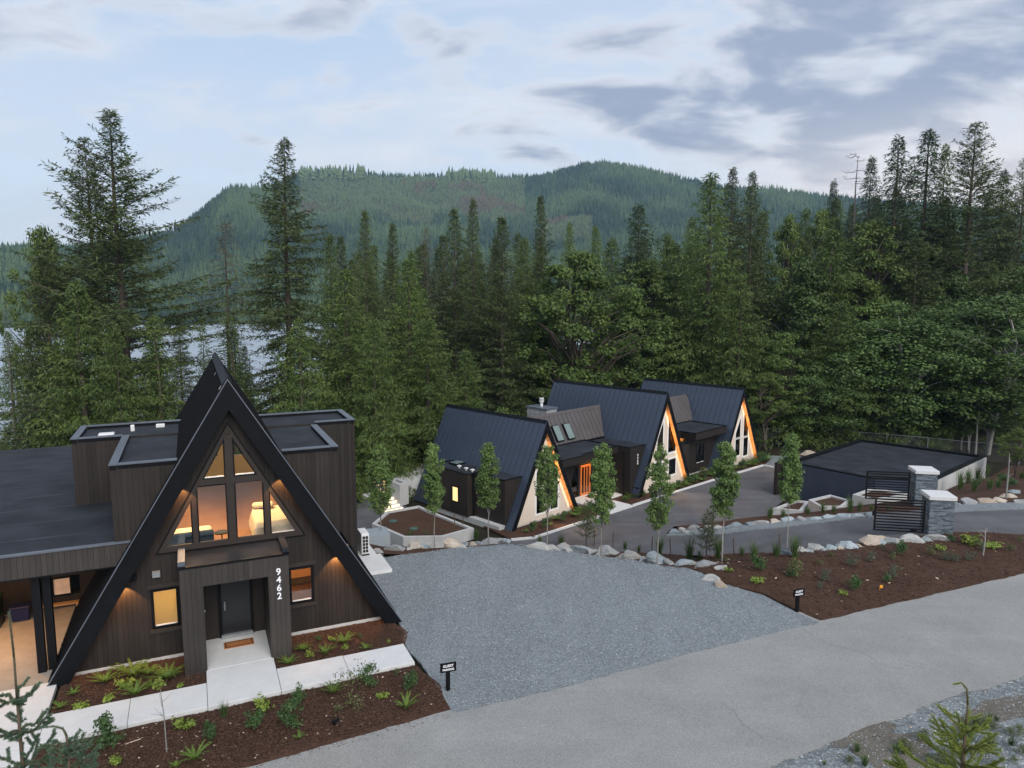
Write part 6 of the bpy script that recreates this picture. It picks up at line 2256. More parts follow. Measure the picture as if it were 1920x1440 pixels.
for k in range(13):
    fill.append((rg_.choice(['fir', 'cedar', 'fir_dense']), 700 + k * 30 + rg_.uniform(-10, 10), rg_.uniform(520, 590), rg_.uniform(78, 100)))
for k in range(9):
    fill.append((rg_.choice(['fir', 'cedar', 'cedar_slim']), -40 + k * 85 + rg_.uniform(-20, 20), rg_.uniform(610, 690), rg_.uniform(70, 98)))
for k in range(16):
    fill.append((rg_.choice(['fir', 'cedar', 'hemlock', 'maple', 'fir_dense']), 1180 + k * 22 + rg_.uniform(-12, 12), rg_.uniform(500, 600), rg_.uniform(88, 110)))
for k in range(26):
    fill.append((rg_.choice(['fir', 'cedar', 'hemlock', 'alder', 'maple', 'alder_dense']), 1430 + k * 24 + rg_.uniform(-12, 12), rg_.uniform(430, 560), rg_.uniform(84, 112)))
for k in range(14):
    fill.append((rg_.choice(['alder', 'alder_dense', 'cedar_broad', 'alder']), 1480 + k * 40 + rg_.uniform(-15, 15), rg_.uniform(600, 690), rg_.uniform(77, 84)))
KN = {'fir': ('fir_tree', 'dark fir filling the wood behind'), 'fir_dense': ('fir_tree', 'dark fir filling the wood behind'), 'cedar': ('cedar_tree', 'green cedar filling the wood behind'),
      'cedar_slim': ('cedar_tree', 'green cedar filling the wood behind'), 'cedar_broad': ('cedar_tree', 'green cedar filling the wood behind'), 'hemlock': ('hemlock_tree', 'drooping hemlock filling the wood behind'),
      'maple': ('maple_tree', 'round maple filling the wood behind'), 'alder': ('alder_tree', 'dark alder filling the wood behind'), 'alder_dense': ('alder_tree', 'dark alder filling the wood behind')}
MARKS = [(40, 'two tall left firs'), (300, 'dying brown fir'), (527, 'tall lone fir'), (684, 'dark pointed fir'), (762, 'yellow-green cedar'), (852, 'dark group of three firs'), (1016, 'conical fir'), (1085, 'great round maple'),
         (1200, 'drooping dark fir'), (1332, 'tall pale cedar'), (1412, 'ragged topped fir'), (1482, 'clear-stemmed maple'), (1563, 'small dark skyline fir'), (1606, 'bare dead tree'),
         (1692, 'left twin hemlock'), (1736, 'right twin hemlock'), (1775, 'pale pointed cedar'), (1832, 'wide open-crowned tree'), (1880, 'small dark hemlock'), (1925, 'open fir cut by the right edge')]
SPEC = {'fir': 'dark fir', 'fir_dense': 'dense dark fir', 'cedar': 'green cedar', 'cedar_slim': 'slim green cedar', 'cedar_broad': 'broad green cedar', 'hemlock': 'drooping hemlock', 'maple': 'round maple', 'alder': 'dark alder', 'alder_dense': 'bushy dark alder'}
for kind, u, v, Y in fill:
    n_, l_ = KN[kind]
    mu, mn = min(MARKS, key=lambda q: abs(q[0] - u))
    where = 'just left of' if u < mu - 8 else ('just right of' if u > mu + 8 else 'straight below')
    low_ = 'short ' if v > 600 else ('' if v > 520 else 'taller ')
    tree_px(kind, n_, u, v, Y, low_ + SPEC[kind] + ' ' + where + ' the ' + mn, GRP)
# understory shrubs along the wood's foot
for k in range(46):
    u = 1420 + k * 12 + rg_.uniform(-8, 8) if k < 30 else 690 + (k - 30) * 30
    Y = rg_.uniform(73, 79) if k < 30 else rg_.uniform(68, 78)
    x = (u - 960) / FPX * Y * 1.0
    hh_ = rg_.uniform(2.0, 5.0)
    tree('understory', 'understory_bush', (x, Y, h(x, Y) - .1), hh_, ('low leafy bush behind the fence ' + ('left of the garage' if u < 1500 else 'behind the left part of the garage roof' if u < 1620 else 'behind the right part of the garage roof' if u < 1740 else 'beyond the right end of the garage')) if k < 30 else ('low leafy bush under the trees behind the ' + ('garden steps' if u < 830 else 'near A-frame ridge' if u < 960 else 'middle A-frame ridge')), 'understory bushes', 1.1, cat='bush')

# columnar street trees on the bank
for k, (u, vt, X, Y, w) in enumerate(((710, 832, -6.5, 35.0, 'leftmost slim columnar tree, beside the white heat pump'),
                                      (812, 828, -3.95, 35.2, 'slim columnar tree in front of the lit garden steps planter'),
                                      (915, 826, -1.15, 34.6, 'slim columnar tree before the black dormer of the near A-frame'),
                                      (1027, 826, 1.72, 34.2, 'slim columnar tree before the near cream gable'),
                                      (1130, 828, 4.3, 33.2, 'slim columnar tree before the orange entrance door'),
                                      (1238, 833, 6.7, 32.0, 'slim columnar tree before the middle cream gable'),
                                      (1362, 826, 9.75, 32.4, 'slim columnar tree before the right cream gable'),
                                      (1486, 808, 13.2, 33.2, 'rightmost slim columnar tree, before the garage front'))):
    r_ = ray(u, vt)
    X = r_[0] * Y / r_[1]
    zt = CAMH + r_[2] * Y / r_[1]
    zb = h(X, Y)
    tree(('column_a', 'column_c', 'column_b', 'column_e', 'column_d')[k % 5], 'columnar_tree', (X, Y, zb), zt - zb, w, 'columnar trees along the gravel lot', (1.12, 1.0, 1.16, .98, 1.10, 1.02, 1.18, 1.05)[k] * 5.0 / (zt - zb))

# ------------------------------------------------------------------ boulders
def boulder_mesh(seed):
    rg = random.Random(seed)
    bm = bmesh.new()
    bmesh.ops.create_icosphere(bm, subdivisions=3, radius=1)
    cuts = [(Vector((rg.uniform(-1, 1), rg.uniform(-1, 1), rg.uniform(-.6, 1))).normalized(), rg.uniform(.34, .78)) for _ in range(13)]
    off = Vector((seed * 7.3, seed * 3.1, 0))
    for v in bm.verts:
        p = v.co.copy()
        for n, d in cuts:
            e = p.dot(n) - d
            if e > 0:
                p -= n * e * 1.0
        p += p.normalized() * (0.13 * mnoise.noise(p * 1.6 + off) + .05 * mnoise.noise(p * 6 + off))
        v.co = p
    me = bpy.data.meshes.new('boulder')
    bm.to_mesh(me)
    bm.free()
    for p in me.polygons:
        p.use_smooth = False
    return me


BME = [boulder_mesh(s) for s in range(9)]
BMM = {}
BN = [0]


def boulder(u, v, wpx, kind, label, asp=.62, group=None, dz=0.0):
    p = PG(u, v)
    BN[0] += 1
    rg = random.Random(BN[0])
    t_ = np.linalg.norm(p - np.array([0, 0, CAMH]))
    w = wpx / FPX * t_ * .47
    key = (BN[0] % 9, kind)
    if key not in BMM:
        me = BME[BN[0] % 9].copy()
        me.materials.clear()
        me.materials.append({'g': M_ROCK, 't': M_ROCKT, 'b': M_ROCKB}[kind])
        BMM[key] = me
    o = bpy.data.objects.new('boulder', BMM[key])
    o.location = (p[0], p[1], p[2] + w * asp * .22 + dz)
    o.scale = (w * 1.45, w * rg.uniform(.75, 1.0), w * asp * rg.uniform(.9, 1.25))
    o.rotation_euler = (rg.uniform(-.15, .15), rg.uniform(-.15, .15), rg.uniform(-.4, .4) + R(-5))
    link(o)
    return tag(o, label, 'boulder', group)


GL = 'boulders along the gravel lot'
for u, v, w, k, l in (
    (706, 1036, 30, 'g', 'dull grey boulder beside the white slab and heat pump'),
    (742, 1032, 36, 'g', 'first boulder of the row beyond the white slab, low and grey'),
    (783, 1029, 36, 't', 'angular tan boulder, second in the row behind the gravel lot from the left'),
    (813, 1026, 32, 'g', 'small grey boulder next right of the angular tan one'),
    (853, 1026, 48, 't', 'long pinkish boulder in the row below the planter'),
    (886, 1021, 22, 't', 'small upright pink boulder right of the long pinkish one'),
    (918, 1020, 44, 'g', 'flat pale boulder before the trunk of the third columnar tree'),
    (951, 1016, 24, 'b', 'flat stone half sunk in gravel at the back of the lot'),
    (1012, 1027, 46, 'g', 'wide pale boulder just right of the gravel hump'),
    (1054, 1029, 46, 'g', 'pale boulder below the small dark pine'),
    (1095, 1034, 42, 'b', 'bluish boulder with white top before the orange entrance'),
    (1140, 1041, 48, 'g', 'long whitish boulder right of the bluish one'),
    (1187, 1048, 48, 'g', 'big knobbly boulder below the middle cream gable'),
    (1237, 1056, 56, 'b', 'broad blue grey boulder right of the knobbly one'),
    (1284, 1058, 40, 'b', 'tall pointed blue grey boulder below the young pine'),
    (1322, 1064, 46, 'g', 'long white boulder leaning on the mulch bed corner'),
    (1354, 1068, 30, 'g', 'grey end of the long white boulder at the mulch bed'),
    (1328, 1086, 36, 'g', 'round white boulder at the lot corner, above the cream one'),
    (1348, 1098, 34, 't', 'cream boulder ending the row at the lot corner'),
):
    boulder(u, v, w, k, l, group=GL)
BL_ = 'boulders between driveway and right mulch bed'
for u, v, w, k, l in (
    (1478, 1040, 26, 'b', 'blue grey boulder half hidden behind the tall grass tuft'),
    (1505, 1035, 24, 'g', 'small whitish boulder right of the tall grass tuft'),
    (1532, 1031, 40, 'g', 'long white striped boulder by the driveway edge'),
    (1561, 1030, 26, 'b', 'small blue boulder right of the striped one'),
    (1590, 1026, 40, 'b', 'grey green boulder left of the orange one'),
    (1634, 1021, 50, 't', 'orange brown jagged boulder before the nearer gate leaf'),
    (1671, 1017, 40, 'g', 'cream boulder between the orange one and the big white one'),
    (1702, 1014, 44, 'g', 'big white boulder under the nearer gate leaf'),
    (1734, 1014, 28, 'b', 'low grey stone at the left foot of the nearer gate pillar'),
    (1761, 1012, 36, 'g', 'rounded white boulder at the foot of the nearer gate pillar'),
):
    boulder(u, v, w, k, l, group=BL_)
IL = 'boulders along the gravel strip'
for u, v, w, k, l in (
    (1267, 999, 24, 'b', 'dark stone at the left tip of the driveway island'),
    (1280, 993, 18, 'g', 'small white stone behind the island tip'),
    (1289, 1000, 24, 'g', 'white stone second from the island tip'),
    (1302, 990, 26, 'g', 'flat brown-topped stone behind the young pine'),
    (1327, 989, 18, 'g', 'small stone hidden behind the young pine'),
    (1348, 990, 22, 'g', 'pale stone before the trunk of the seventh columnar tree'),
    (1378, 987, 32, 'b', 'cracked grey stone just right of the seventh columnar tree'),
    (1406, 984, 30, 'b', 'darkest round stone of the island row'),
    (1430, 982, 30, 'g', 'pale stone right of the darkest round one'),
    (1456, 980, 24, 't', 'small tan stone under the lowest planter'),
    (1479, 977, 30, 'b', 'grey stone behind the rightmost columnar trunk'),
    (1506, 976, 26, 'g', 'pale stone right of the rightmost columnar trunk'),
    (1529, 974, 26, 'b', 'bluish stone under the middle planter'),
    (1553, 972, 28, 'b', 'blue grey stone with grass tuft behind it'),
    (1585, 969, 28, 'b', 'square bluish stone before the middle planter'),
    (1607, 968, 22, 'b', 'small bluish stone left of the far gate leaf'),
    (1631, 967, 30, 'b', 'long flat stone at the end of the far gate leaf'),
    (1793, 947, 18, 'b', 'small stone right of the nearer gate cap'),
    (1820, 945, 36, 'g', 'pale humped boulder on the far side of the driveway'),
    (1852, 943, 34, 't', 'tan boulder right of the pale humped one, across the driveway'),
    (1877, 941, 28, 't', 'low brown boulder across the driveway near the right edge'),
    (1892, 932, 26, 't', 'flat tan boulder higher in the garden at the right edge'),
    (1903, 925, 24, 'b', 'blue boulder highest in the garden at the right edge'),
    (1914, 943, 26, 'g', 'white boulder at the right edge of the driveway'),
    (1513, 850, 26, 't', 'lone tan boulder beside the garage by the path'),
    (712, 948, 26, 'g', 'mossy boulder at the left of the garden steps'),
):
    boulder(u, v, w, k, l, .55, group=IL)

rgb = random.Random(31)
for (row, lo, hi) in (([(742, 1033), (783, 1030), (813, 1027), (853, 1027), (886, 1022), (918, 1021)], 0, 5), ([(1012, 1028), (1054, 1030), (1095, 1035), (1140, 1042), (1187, 1049), (1237, 1057), (1284, 1059), (1322, 1065)], 0, 7)):
    for (a, b) in zip(row[:-1], row[1:]):
        for k in range(2):
            f = rgb.uniform(.35, .65)
            boulder(a[0] + (b[0] - a[0]) * f + rgb.uniform(-5, 5), a[1] + (b[1] - a[1]) * f + rgb.uniform(-3, 2), rgb.uniform(12, 24), rgb.choice('ggtb'), 'small stone wedged between the boulders along the gravel lot', .7, 'stones wedged between the lot boulders')
row = [(1505, 1036), (1532, 1032), (1561, 1031), (1590, 1027), (1634, 1022), (1671, 1018), (1702, 1015), (1734, 1015)]
for (a, b) in zip(row[:-1], row[1:]):
    boulder((a[0] + b[0]) / 2 + rgb.uniform(-4, 4), (a[1] + b[1]) / 2 + 1, rgb.uniform(14, 22), rgb.choice('ggtb'), 'small stone wedged between the boulders along the driveway bed', .7, 'stones wedged between the bed boulders')

# ------------------------------------------------------------------ low plants
def fern_mesh(seed, n=15, L=.6, wdt=.06, arch=.40):
    rg = np.random.default_rng(seed)
    P, V, Q = [], [], []
    for k in range(n):
        a = k * 2.4 + rg.uniform(-.3, .3)
        l = L * rg.uniform(.65, 1.1)
        d = np.array([math.cos(a), math.sin(a), 0])
        sd = np.array([-d[1], d[0], 0])
        e = rg.uniform(.85, 1.4)
        m = 9
        prev = None
        for i in range(m):
            s = i / (m - 1)
            p = d * l * s * math.cos(e * (1 - s * .7)) + np.array([0, 0, l * (math.sin(e) * s - arch * s * s)])
            w = wdt * math.sin(math.pi * (s * .88 + .12)) ** .7 * (1.0 if i % 2 else .8)
            if i:
                # a leaflet pair each step: two blades leaving the midrib
                for sg in (-1, 1):
                    q0, q1 = prev, p
                    tipp = p + sd * sg * w * 1.25 + (p - prev) * .5 - np.array([0, 0, .012])
                    b = len(V)
                    V += [q0, q1, tipp, (q0 + tipp) / 2 + (p - prev) * -.1]
                    Q.append((b, b + 1, b + 2, b + 3))
            prev = p
    return np.array(V), np.array(Q)


def shrub_mesh(seed, n=420, r=.3, hh=.5, leaf=.055, up=.3, spike=False, airy=1.0):
    rg = np.random.default_rng(seed)
    k = 16
    a = rg.uniform(0, 6.28, k)
    rad = r * rg.uniform(.1, .8, k)
    C = np.stack([rad * np.cos(a), rad * np.sin(a), hh * rg.uniform(.2, .9, k)], 1)
    if spike:
        C[:, :2] *= (1.1 - C[:, 2:3] / hh)
    P, t_, b_, L = leaf_cloud(C, rg.uniform(.3, .55, k) * r * airy, n // k, rg, leaf, 1.0, up)
    P[:, 2] = np.abs(P[:, 2]) + .02
    V = np.stack([P - t_ * L[:, None] * .5, P + b_ * L[:, None] * .36, P + t_ * L[:, None] * .6, P - b_ * L[:, None] * .36], 1).reshape(-1, 3)
    return V, np.arange(len(V)).reshape(-1, 4)


def grass_mesh(seed, n=70, L=.7, spread=.28, w=.010):
    rg = np.random.default_rng(seed)
    V, Q = [], []
    for k in range(n):
        a = rg.uniform(0, 6.28)
        l = L * rg.uniform(.5, 1.1)
        o_ = np.array([rg.normal(0, .05), rg.normal(0, .05), 0])
        tip = o_ + np.array([math.cos(a) * spread * rg.uniform(.2, 1.1), math.sin(a) * spread * rg.uniform(.2, 1.1), l])
        mid = o_ * .5 + tip * .5 + np.array([0, 0, l * .12])
        sd = np.array([-math.sin(a + rg.uniform(-1, 1)), math.cos(a), 0]) * w
        b = len(V)
        V += [o_ - sd, o_ + sd, mid + sd * .8, mid - sd * .8, tip]
        Q.append((b, b + 1, b + 2, b + 3))
        Q.append((b + 3, b + 2, b + 4, b + 4))
    return np.array(V), np.array(Q)


def quads_obj(name, V, Q, mat):
    me = bpy.data.meshes.new(name)
    me.from_pydata([tuple(v) for v in V], [], [tuple(dict.fromkeys(map(int, q))) for q in Q])
    me.materials.append(mat)
    return me


PL = {}
PL['fern'] = quads_obj('fern', *fern_mesh(1, 22, .62), M_FERN)
PL['fern2'] = quads_obj('fern', *fern_mesh(2, 16, .62, .06, .34), M_FERN)
PL['fern_small'] = quads_obj('fern', *fern_mesh(3, 14, .5, .06, .36), M_FERN)
PL['lime'] = quads_obj('lime_plant', *shrub_mesh(4, 140, .42, .30, .16, .9), M_LIME)
PL['shrub'] = quads_obj('shrub', *shrub_mesh(5, 640, .38, .75, .075), M_SHRUB)
PL['shrub_big'] = quads_obj('shrub', *shrub_mesh(6, 900, .42, .85, .07), M_SHRUB)
PL['shrub_spiky'] = quads_obj('shrub', *shrub_mesh(7, 800, .45, 1.0, .075, .1, True), M_SHRUB)
PL['olive'] = quads_obj('shrub', *shrub_mesh(8, 360, .42, .6, .07, .3, False, 1.2), M_OLIVE)
PL['grey'] = quads_obj('shrub', *shrub_mesh(9, 380, .40, .75, .07, .3, False, 1.15), M_GREYG)
PL['grass'] = quads_obj('grass_tuft', *grass_mesh(10), M_GRASS)
PL['grass_tall'] = quads_obj('grass_tuft', *grass_mesh(11, 90, 1.0, .35), M_GRASS)
mbx = MB()
rgx = random.Random(4)
VV, QQ = shrub_mesh(12, 420, .55, 1.35, .055, .3, False, 1.1)
PL['multistem'] = quads_obj('shrub', VV, QQ, M_OLIVE)


def plant(kind, name, u, v, hpx, label, cat='plant', group=None, p=None, wide=1.0):
    p = PG(u, v) if p is None else p
    t_ = np.linalg.norm(np.array(p) - np.array([0, 0, CAMH]))
    me = PL[kind]
    if 'zh' not in me:
        me['zh'] = max(max(q.co.z for q in me.vertices), .95 * max(math.hypot(q.co.x, q.co.y) for q in me.vertices))
    hh_ = hpx / FPX * t_ * 1.0
    s = hh_ / me['zh']
    o = bpy.data.objects.new(name, me)
    rr = random.Random(int(u * 7 + v))
    o.location = (p[0], p[1], p[2] + .03)
    o.rotation_euler = (0, 0, rr.uniform(0, 6.28))
    o.scale = (s * wide, s * wide, s)
    link(o)
    return tag(o, label, cat, group)


FG = 'ferns and low plants in the house mulch beds'
for k, n, u, v, hp, l, w in (
    ('fern2', 'fern', 197, 1282, 30, 'upright bright fern nearest the left rake foot of the dark house', 1.2),
    ('fern', 'fern', 250, 1270, 42, 'big dark green fern under the left ground-floor window', 1.25),
    ('fern_small', 'fern', 279, 1266, 26, 'shaded fern between the two big ferns by the porch', 1.3),
    ('fern', 'fern', 314, 1276, 42, 'big fern touching the left porch post', 1.15),
    ('lime', 'heuchera', 236, 1290, 20, 'lime round-leaved plant left of the upright front fern', 1),
    ('fern2', 'fern', 254, 1306, 36, 'upright fern in the middle of the left bed, in front', 1.1),
    ('fern_small', 'fern', 284, 1290, 20, 'little fern before the big fern at the porch post', 1.2),
    ('lime', 'heuchera', 205, 1316, 14, 'low lime plant near the path edge of the left bed', 1),
    ('fern_small', 'fern', 138, 1304, 17, 'small bright fern nearest the carport apron', 1.2),
    ('fern_small', 'fern', 113, 1330, 18, 'yellowish fern at the left front corner of the left bed', 1.3),
    ('lime', 'heuchera', 153, 1330, 15, 'yellow lime plant by the path near the left corner', 1.1),
    ('lime', 'heuchera', 339, 1290, 9, 'tiny lime seedling at the foot of the left porch post', 1),
    ('fern2', 'fern', 541, 1247, 24, 'bright fern at the foot of the right porch post', 1.2),
    ('fern', 'fern', 569, 1222, 24, 'drooping fern near the wall right of the porch', 1.1),
    ('lime', 'heuchera', 580, 1232, 13, 'round lime plant in the front of the right bed', 1),
    ('shrub', 'shrub', 597, 1204, 14, 'dim little shrub by the wall below the right window', 1),
    ('fern2', 'fern', 611, 1229, 30, 'spiky fern in the middle of the right bed', 1),
    ('lime', 'heuchera', 622, 1203, 11, 'pale small plant by the wall in the right bed', 1),
    ('fern', 'fern', 646, 1209, 34, 'tall fern with an upright frond in the right bed', .9),
    ('lime', 'heuchera', 647, 1217, 9, 'pale low plant at the foot of the tall right fern', 1.1),
    ('olive', 'shrub', 675, 1200, 16, 'olive leafy plant near the right wall corner', 1),
    ('fern_small', 'fern', 686, 1219, 17, 'small fern by the path at the right end of the bed', 1.3),
    ('olive', 'shrub', 714, 1162, 9, 'tiny weed at the right rake foot', .7),
    ('lime', 'heuchera', 729, 1206, 6, 'lone lime seedling near the gravel edge', 1),
):
    plant(k, n, u, v, hp * .88, l, group=FG, wide=w * .9)
FB_ = 'plants of the front mulch bed'
for k, n, u, v, hp, l, w in (
    ('shrub_spiky', 'shrub', 198, 1412, 62, 'dense shrub with two upright spikes in the left of the front bed', .95),
    ('olive', 'shrub', 229, 1390, 15, 'small brownish shrub right of the spiked shrub', 1),
    ('lime', 'shrub', 345, 1368, 20, 'low yellow-green shrub right of the thin sapling', 1),
    ('shrub', 'shrub', 396, 1388, 32, 'small round green shrub in the middle of the front bed', .9),
    ('grass', 'grass_tuft', 420, 1346, 30, 'grass tuft at the path edge below the porch', 1),
    ('fern2', 'fern', 366, 1428, 34, 'yellowish fern in front of the round shrub', .9),
    ('lime', 'heuchera', 218, 1432, 12, 'lime seedling at the bottom left of the front bed', 1),
    ('fern_small', 'fern', 330, 1440, 14, 'fern tip cut by the bottom edge of the view', 1),
    ('shrub', 'shrub', 478, 1372, 38, 'bluish green shrub in front of the lime one', .85),
    ('lime', 'shrub', 492, 1332, 22, 'bushy lime plant behind the bluish green shrub', .9),
    ('shrub_big', 'shrub', 544, 1368, 52, 'largest dense shrub of the front bed', 1),
    ('shrub', 'shrub', 559, 1326, 40, 'upright shrub just behind the largest one', .7),
    ('fern_small', 'fern', 561, 1387, 16, 'small fern in front of the largest shrub', 1),
    ('fern2', 'fern', 626, 1302, 28, 'yellowing fern left of the bare-stemmed shrub', 1),
    ('multistem', 'shrub', 657, 1342, 92, 'airy many-stemmed shrub with thin bare stems', .85),
    ('olive', 'shrub', 634, 1336, 14, 'small plant at the left foot of the many-stemmed shrub', 1),
    ('shrub_big', 'shrub', 690, 1290, 42, 'dark shrub behind the many-stemmed one at the path', 1),
    ('lime', 'heuchera', 718, 1310, 11, 'flat lime plant right of the many-stemmed shrub', 1.1),
    ('olive', 'shrub', 744, 1267, 14, 'yellowish plant near the end of the path', 1),
    ('shrub', 'shrub', 771, 1297, 38, 'narrow upright shrub near the gravel corner', .75),
    ('fern2', 'fern', 762, 1330, 32, 'upright yellowish fern nearest the parking sign', .85),
):
    plant(k, n, u, v, hp, l, group=FB_, wide=w)
RB_ = 'plants of the right mulch bed'
for k, n, u, v, hp, l, w in (
    ('shrub', 'shrub', 1423, 1070, 28, 'leafy green shrub, first large one right of the lot boulders', 1.1),
    ('lime', 'grass_tuft', 1421, 1094, 13, 'yellow low tuft in the left of the right bed', 1),
    ('lime', 'heuchera', 1365, 1073, 10, 'lime plant beside the white boulder end', 1),
    ('olive', 'shrub', 1361, 1054, 11, 'reddish small shrub behind the boulder corner', 1),
    ('olive', 'shrub', 1492, 1080, 34, 'yellow and green shrub below the tall grass tuft', 1),
    ('shrub', 'shrub', 1483, 1084, 16, 'small green shrub left of the yellow one', 1),
    ('olive', 'shrub', 1536, 1060, 12, 'small dark plant below the striped boulder', 1),
    ('grey', 'shrub', 1546, 1090, 24, 'greyish shrub in the centre left of the right bed', .9),
    ('grey', 'shrub', 1537, 1104, 14, 'faint grey plant below the greyish shrub', 1),
    ('lime', 'heuchera', 1581, 1116, 9, 'small yellow plant close to the road edge', 1),
    ('shrub', 'shrub', 1604, 1108, 26, 'round bright shrub near the road edge', 1),
    ('grey', 'shrub', 1600, 1065, 28, 'grey-green upright shrub below the grey green boulder', .8),
    ('grey', 'shrub', 1632, 1054, 20, 'grey shrub below the orange boulder', .9),
    ('olive', 'shrub', 1674, 1050, 16, 'narrow olive plant below the cream boulder', .8),
    ('shrub', 'shrub', 1690, 1042, 26, 'green shrub below the big white boulder', .9),
    ('olive', 'shrub', 1652, 1030, 10, 'low olive plant right behind the orange boulder', 1.2),
    ('grey', 'shrub', 1676, 1084, 24, 'round grey shrub in the middle of the right bed', 1),
    ('shrub', 'shrub', 1662, 1094, 16, 'little green shrub below the round grey one', 1),
    ('olive', 'shrub', 1744, 1042, 18, 'olive shrub left of centre below the gate pillar', 1),
    ('lime', 'shrub', 1764, 1032, 10, 'lime plant below the gate pillar', 1.1),
    ('grey', 'shrub', 1768, 1050, 16, 'grey spreading plant below the lime one', 1.2),
    ('grey', 'shrub', 1791, 1056, 18, 'pale grey shrub left of the staked sapling', 1),
    ('shrub', 'shrub', 1784, 1016, 12, 'dark plant at the right foot of the gate pillar', 1.2),
    ('grey', 'shrub', 1820, 1054, 20, 'pale shrub just left of the sapling stem', .9),
    ('lime', 'shrub', 1821, 1022, 20, 'bright lime shrub by the driveway left of the sapling', .8),
    ('grey', 'shrub', 1837, 1032, 18, 'grey shrub behind the sapling stem', .9),
    ('lime', 'heuchera', 1863, 1028, 10, 'flat lime plant right of the sapling', 1.6),
    ('olive', 'shrub', 1895, 1034, 13, 'olive plant near the right edge of the bed', 1.2),
    ('olive', 'shrub', 1913, 1016, 10, 'small olive plant at the right edge by the driveway', 1),
    ('olive', 'shrub', 1558, 1044, 9, 'low olive plant below the small blue boulder', 1.2),
):
    plant(k, n, u, v, hp, l, group=RB_, wide=w)
GG = 'grass tufts along the bank'
for i, (k, u, v, hp) in enumerate((('grass', 1172, 1030, 18), ('grass', 1198, 1036, 18), ('grass_tall', 1237, 1042, 44), ('grass_tall', 1292, 1048, 48), ('grass', 1312, 1050, 22), ('grass_tall', 1346, 1048, 50),
                                   ('grass', 1391, 1044, 24), ('grass_tall', 1413, 1054, 44), ('grass', 1455, 1044, 30), ('grass_tall', 1490, 1046, 48), ('grass', 1052, 1024, 26), ('grass', 1012, 1020, 20),
                                   ('grass', 800, 1016, 24), ('grass', 770, 1018, 26), ('grass', 832, 1012, 22), ('grass', 893, 1012, 24), ('grass', 1444, 972, 26), ('grass', 1468, 972, 20), ('grass', 1515, 966, 16),
                                   ('grass', 1543, 962, 24), ('grass', 1563, 962, 18), ('grass_tall', 1593, 960, 32), ('grass', 1612, 958, 20), ('grass', 1634, 958, 14), ('grass', 1665, 958, 14),
                                   ('grass_tall', 1800, 918, 34), ('grass_tall', 1815, 905, 30), ('grass', 1835, 900, 26), ('grass_tall', 1826, 922, 30), ('grass', 1856, 918, 22), ('grass', 1850, 890, 20), ('grass', 1872, 915, 18))):
    near = min(((710, 'columnar tree beside the heat pump'), (812, 'columnar tree before the garden steps'), (915, 'columnar tree before the black dormer'), (1027, 'columnar tree before the near cream gable'),
                (1130, 'columnar tree before the orange door'), (1238, 'columnar tree before the middle gable'), (1362, 'columnar tree before the right gable'), (1486, 'rightmost columnar tree')) if i < 16 else
               ((1456, 'small tan island stone'), (1520, 'middle planter'), (1600, 'far gate leaf')) if i < 25 else ((1790, 'white vent pipe'), (1850, 'tan boulder across the driveway'), (1892, 'staked stem at the right edge')), key=lambda q: abs(q[0] - u))
    lab = ('tall' if k == 'grass_tall' else 'short') + ' grass tuft ' + ('just left of the ' if u < near[0] - 6 else 'just right of the ' if u > near[0] + 6 else 'at the ') + near[1]
    plant(k, 'grass_tuft', u, v, hp, lab, 'grass', GG)
# planting strips along the lodge
rgp = random.Random(9)
SG = 'low plants along the lodge'
for (a0, a1, b, n, where) in ((-12.2, -5.4, .25, 13, 'under the near cream gable'), (-4.9, -4.85, .6, 2, 'beside the forecourt'), (-2.1, .9, -.15, 8, 'between forecourt and middle gable'), (1.2, 7.6, -.95, 14, 'under the middle cream gable'),
                              (8.0, 12.0, -.4, 11, 'under the link window'), (12.3, 19.2, -1.1, 17, 'under the right cream gable')):
    for k in range(n):
        a = a0 + (a1 - a0) * (k + rgp.uniform(.2, .8)) / n
        p = LW(a, b + rgp.uniform(-.35, .35), 0.0)
        kd = rgp.choice(['fern', 'fern_small', 'shrub', 'shrub_big', 'olive', 'fern2'])
        plant(kd, 'fern' if 'fern' in kd else 'shrub', 900 + a, 900 + k, rgp.uniform(9, 20), ('small fern ' if 'fern' in kd else 'low leafy shrub ') + where, group=SG, p=p, wide=1.15)
for k in range(26):
    X, Y = rgp.uniform(30, 42), rgp.uniform(43.5, 55)
    if X - 29 > (Y - 48) * 1.15 - .6 and h(X, Y) < .2:
        plant(rgp.choice(['olive', 'grey', 'grass', 'shrub']), 'shrub', X * 10, Y * 10, rgp.uniform(8, 18), 'scruffy low plant in the garden beside the garage', group='scruffy plants beside the garage', p=(X, Y, h(X, Y)), wide=1.3)


def small_pine(u, v, vtop, label, mat=M_OLIVE):
    p = PG(u, v)
    t_ = np.linalg.norm(p - np.array([0, 0, CAMH]))
    H_ = (v - vtop) / FPX * t_ * 1.02
    q = PT_['pine_young']
    e = empty('young_pine', tuple(p), random.Random(int(u)).uniform(0, 6), label, 'tree')
    s = H_ / q['H']
    e.scale = (s, s, s)
    link(bpy.data.objects.new('trunk', q['trunk']), e)
    link(bpy.data.objects.new('crown', q['crown']), e)


PT_['pine_young'] = conifer('pine_young', 51, 2.6, .72, .18, 26, .7, 50, 20, -.05, .17, .014, .09, -.15, .05, .45, irregular=.3, mat=foliage('pine_needles', (.05, .075, .03), (.115, .145, .055), .2), r0=.035, stubs=False, dens=2.2)
small_pine(1325, 1050, 966, 'young pine on the bank before the island stones')
small_pine(1100, 1026, 944, 'young dark pine on the bank before the near A-frame bed')

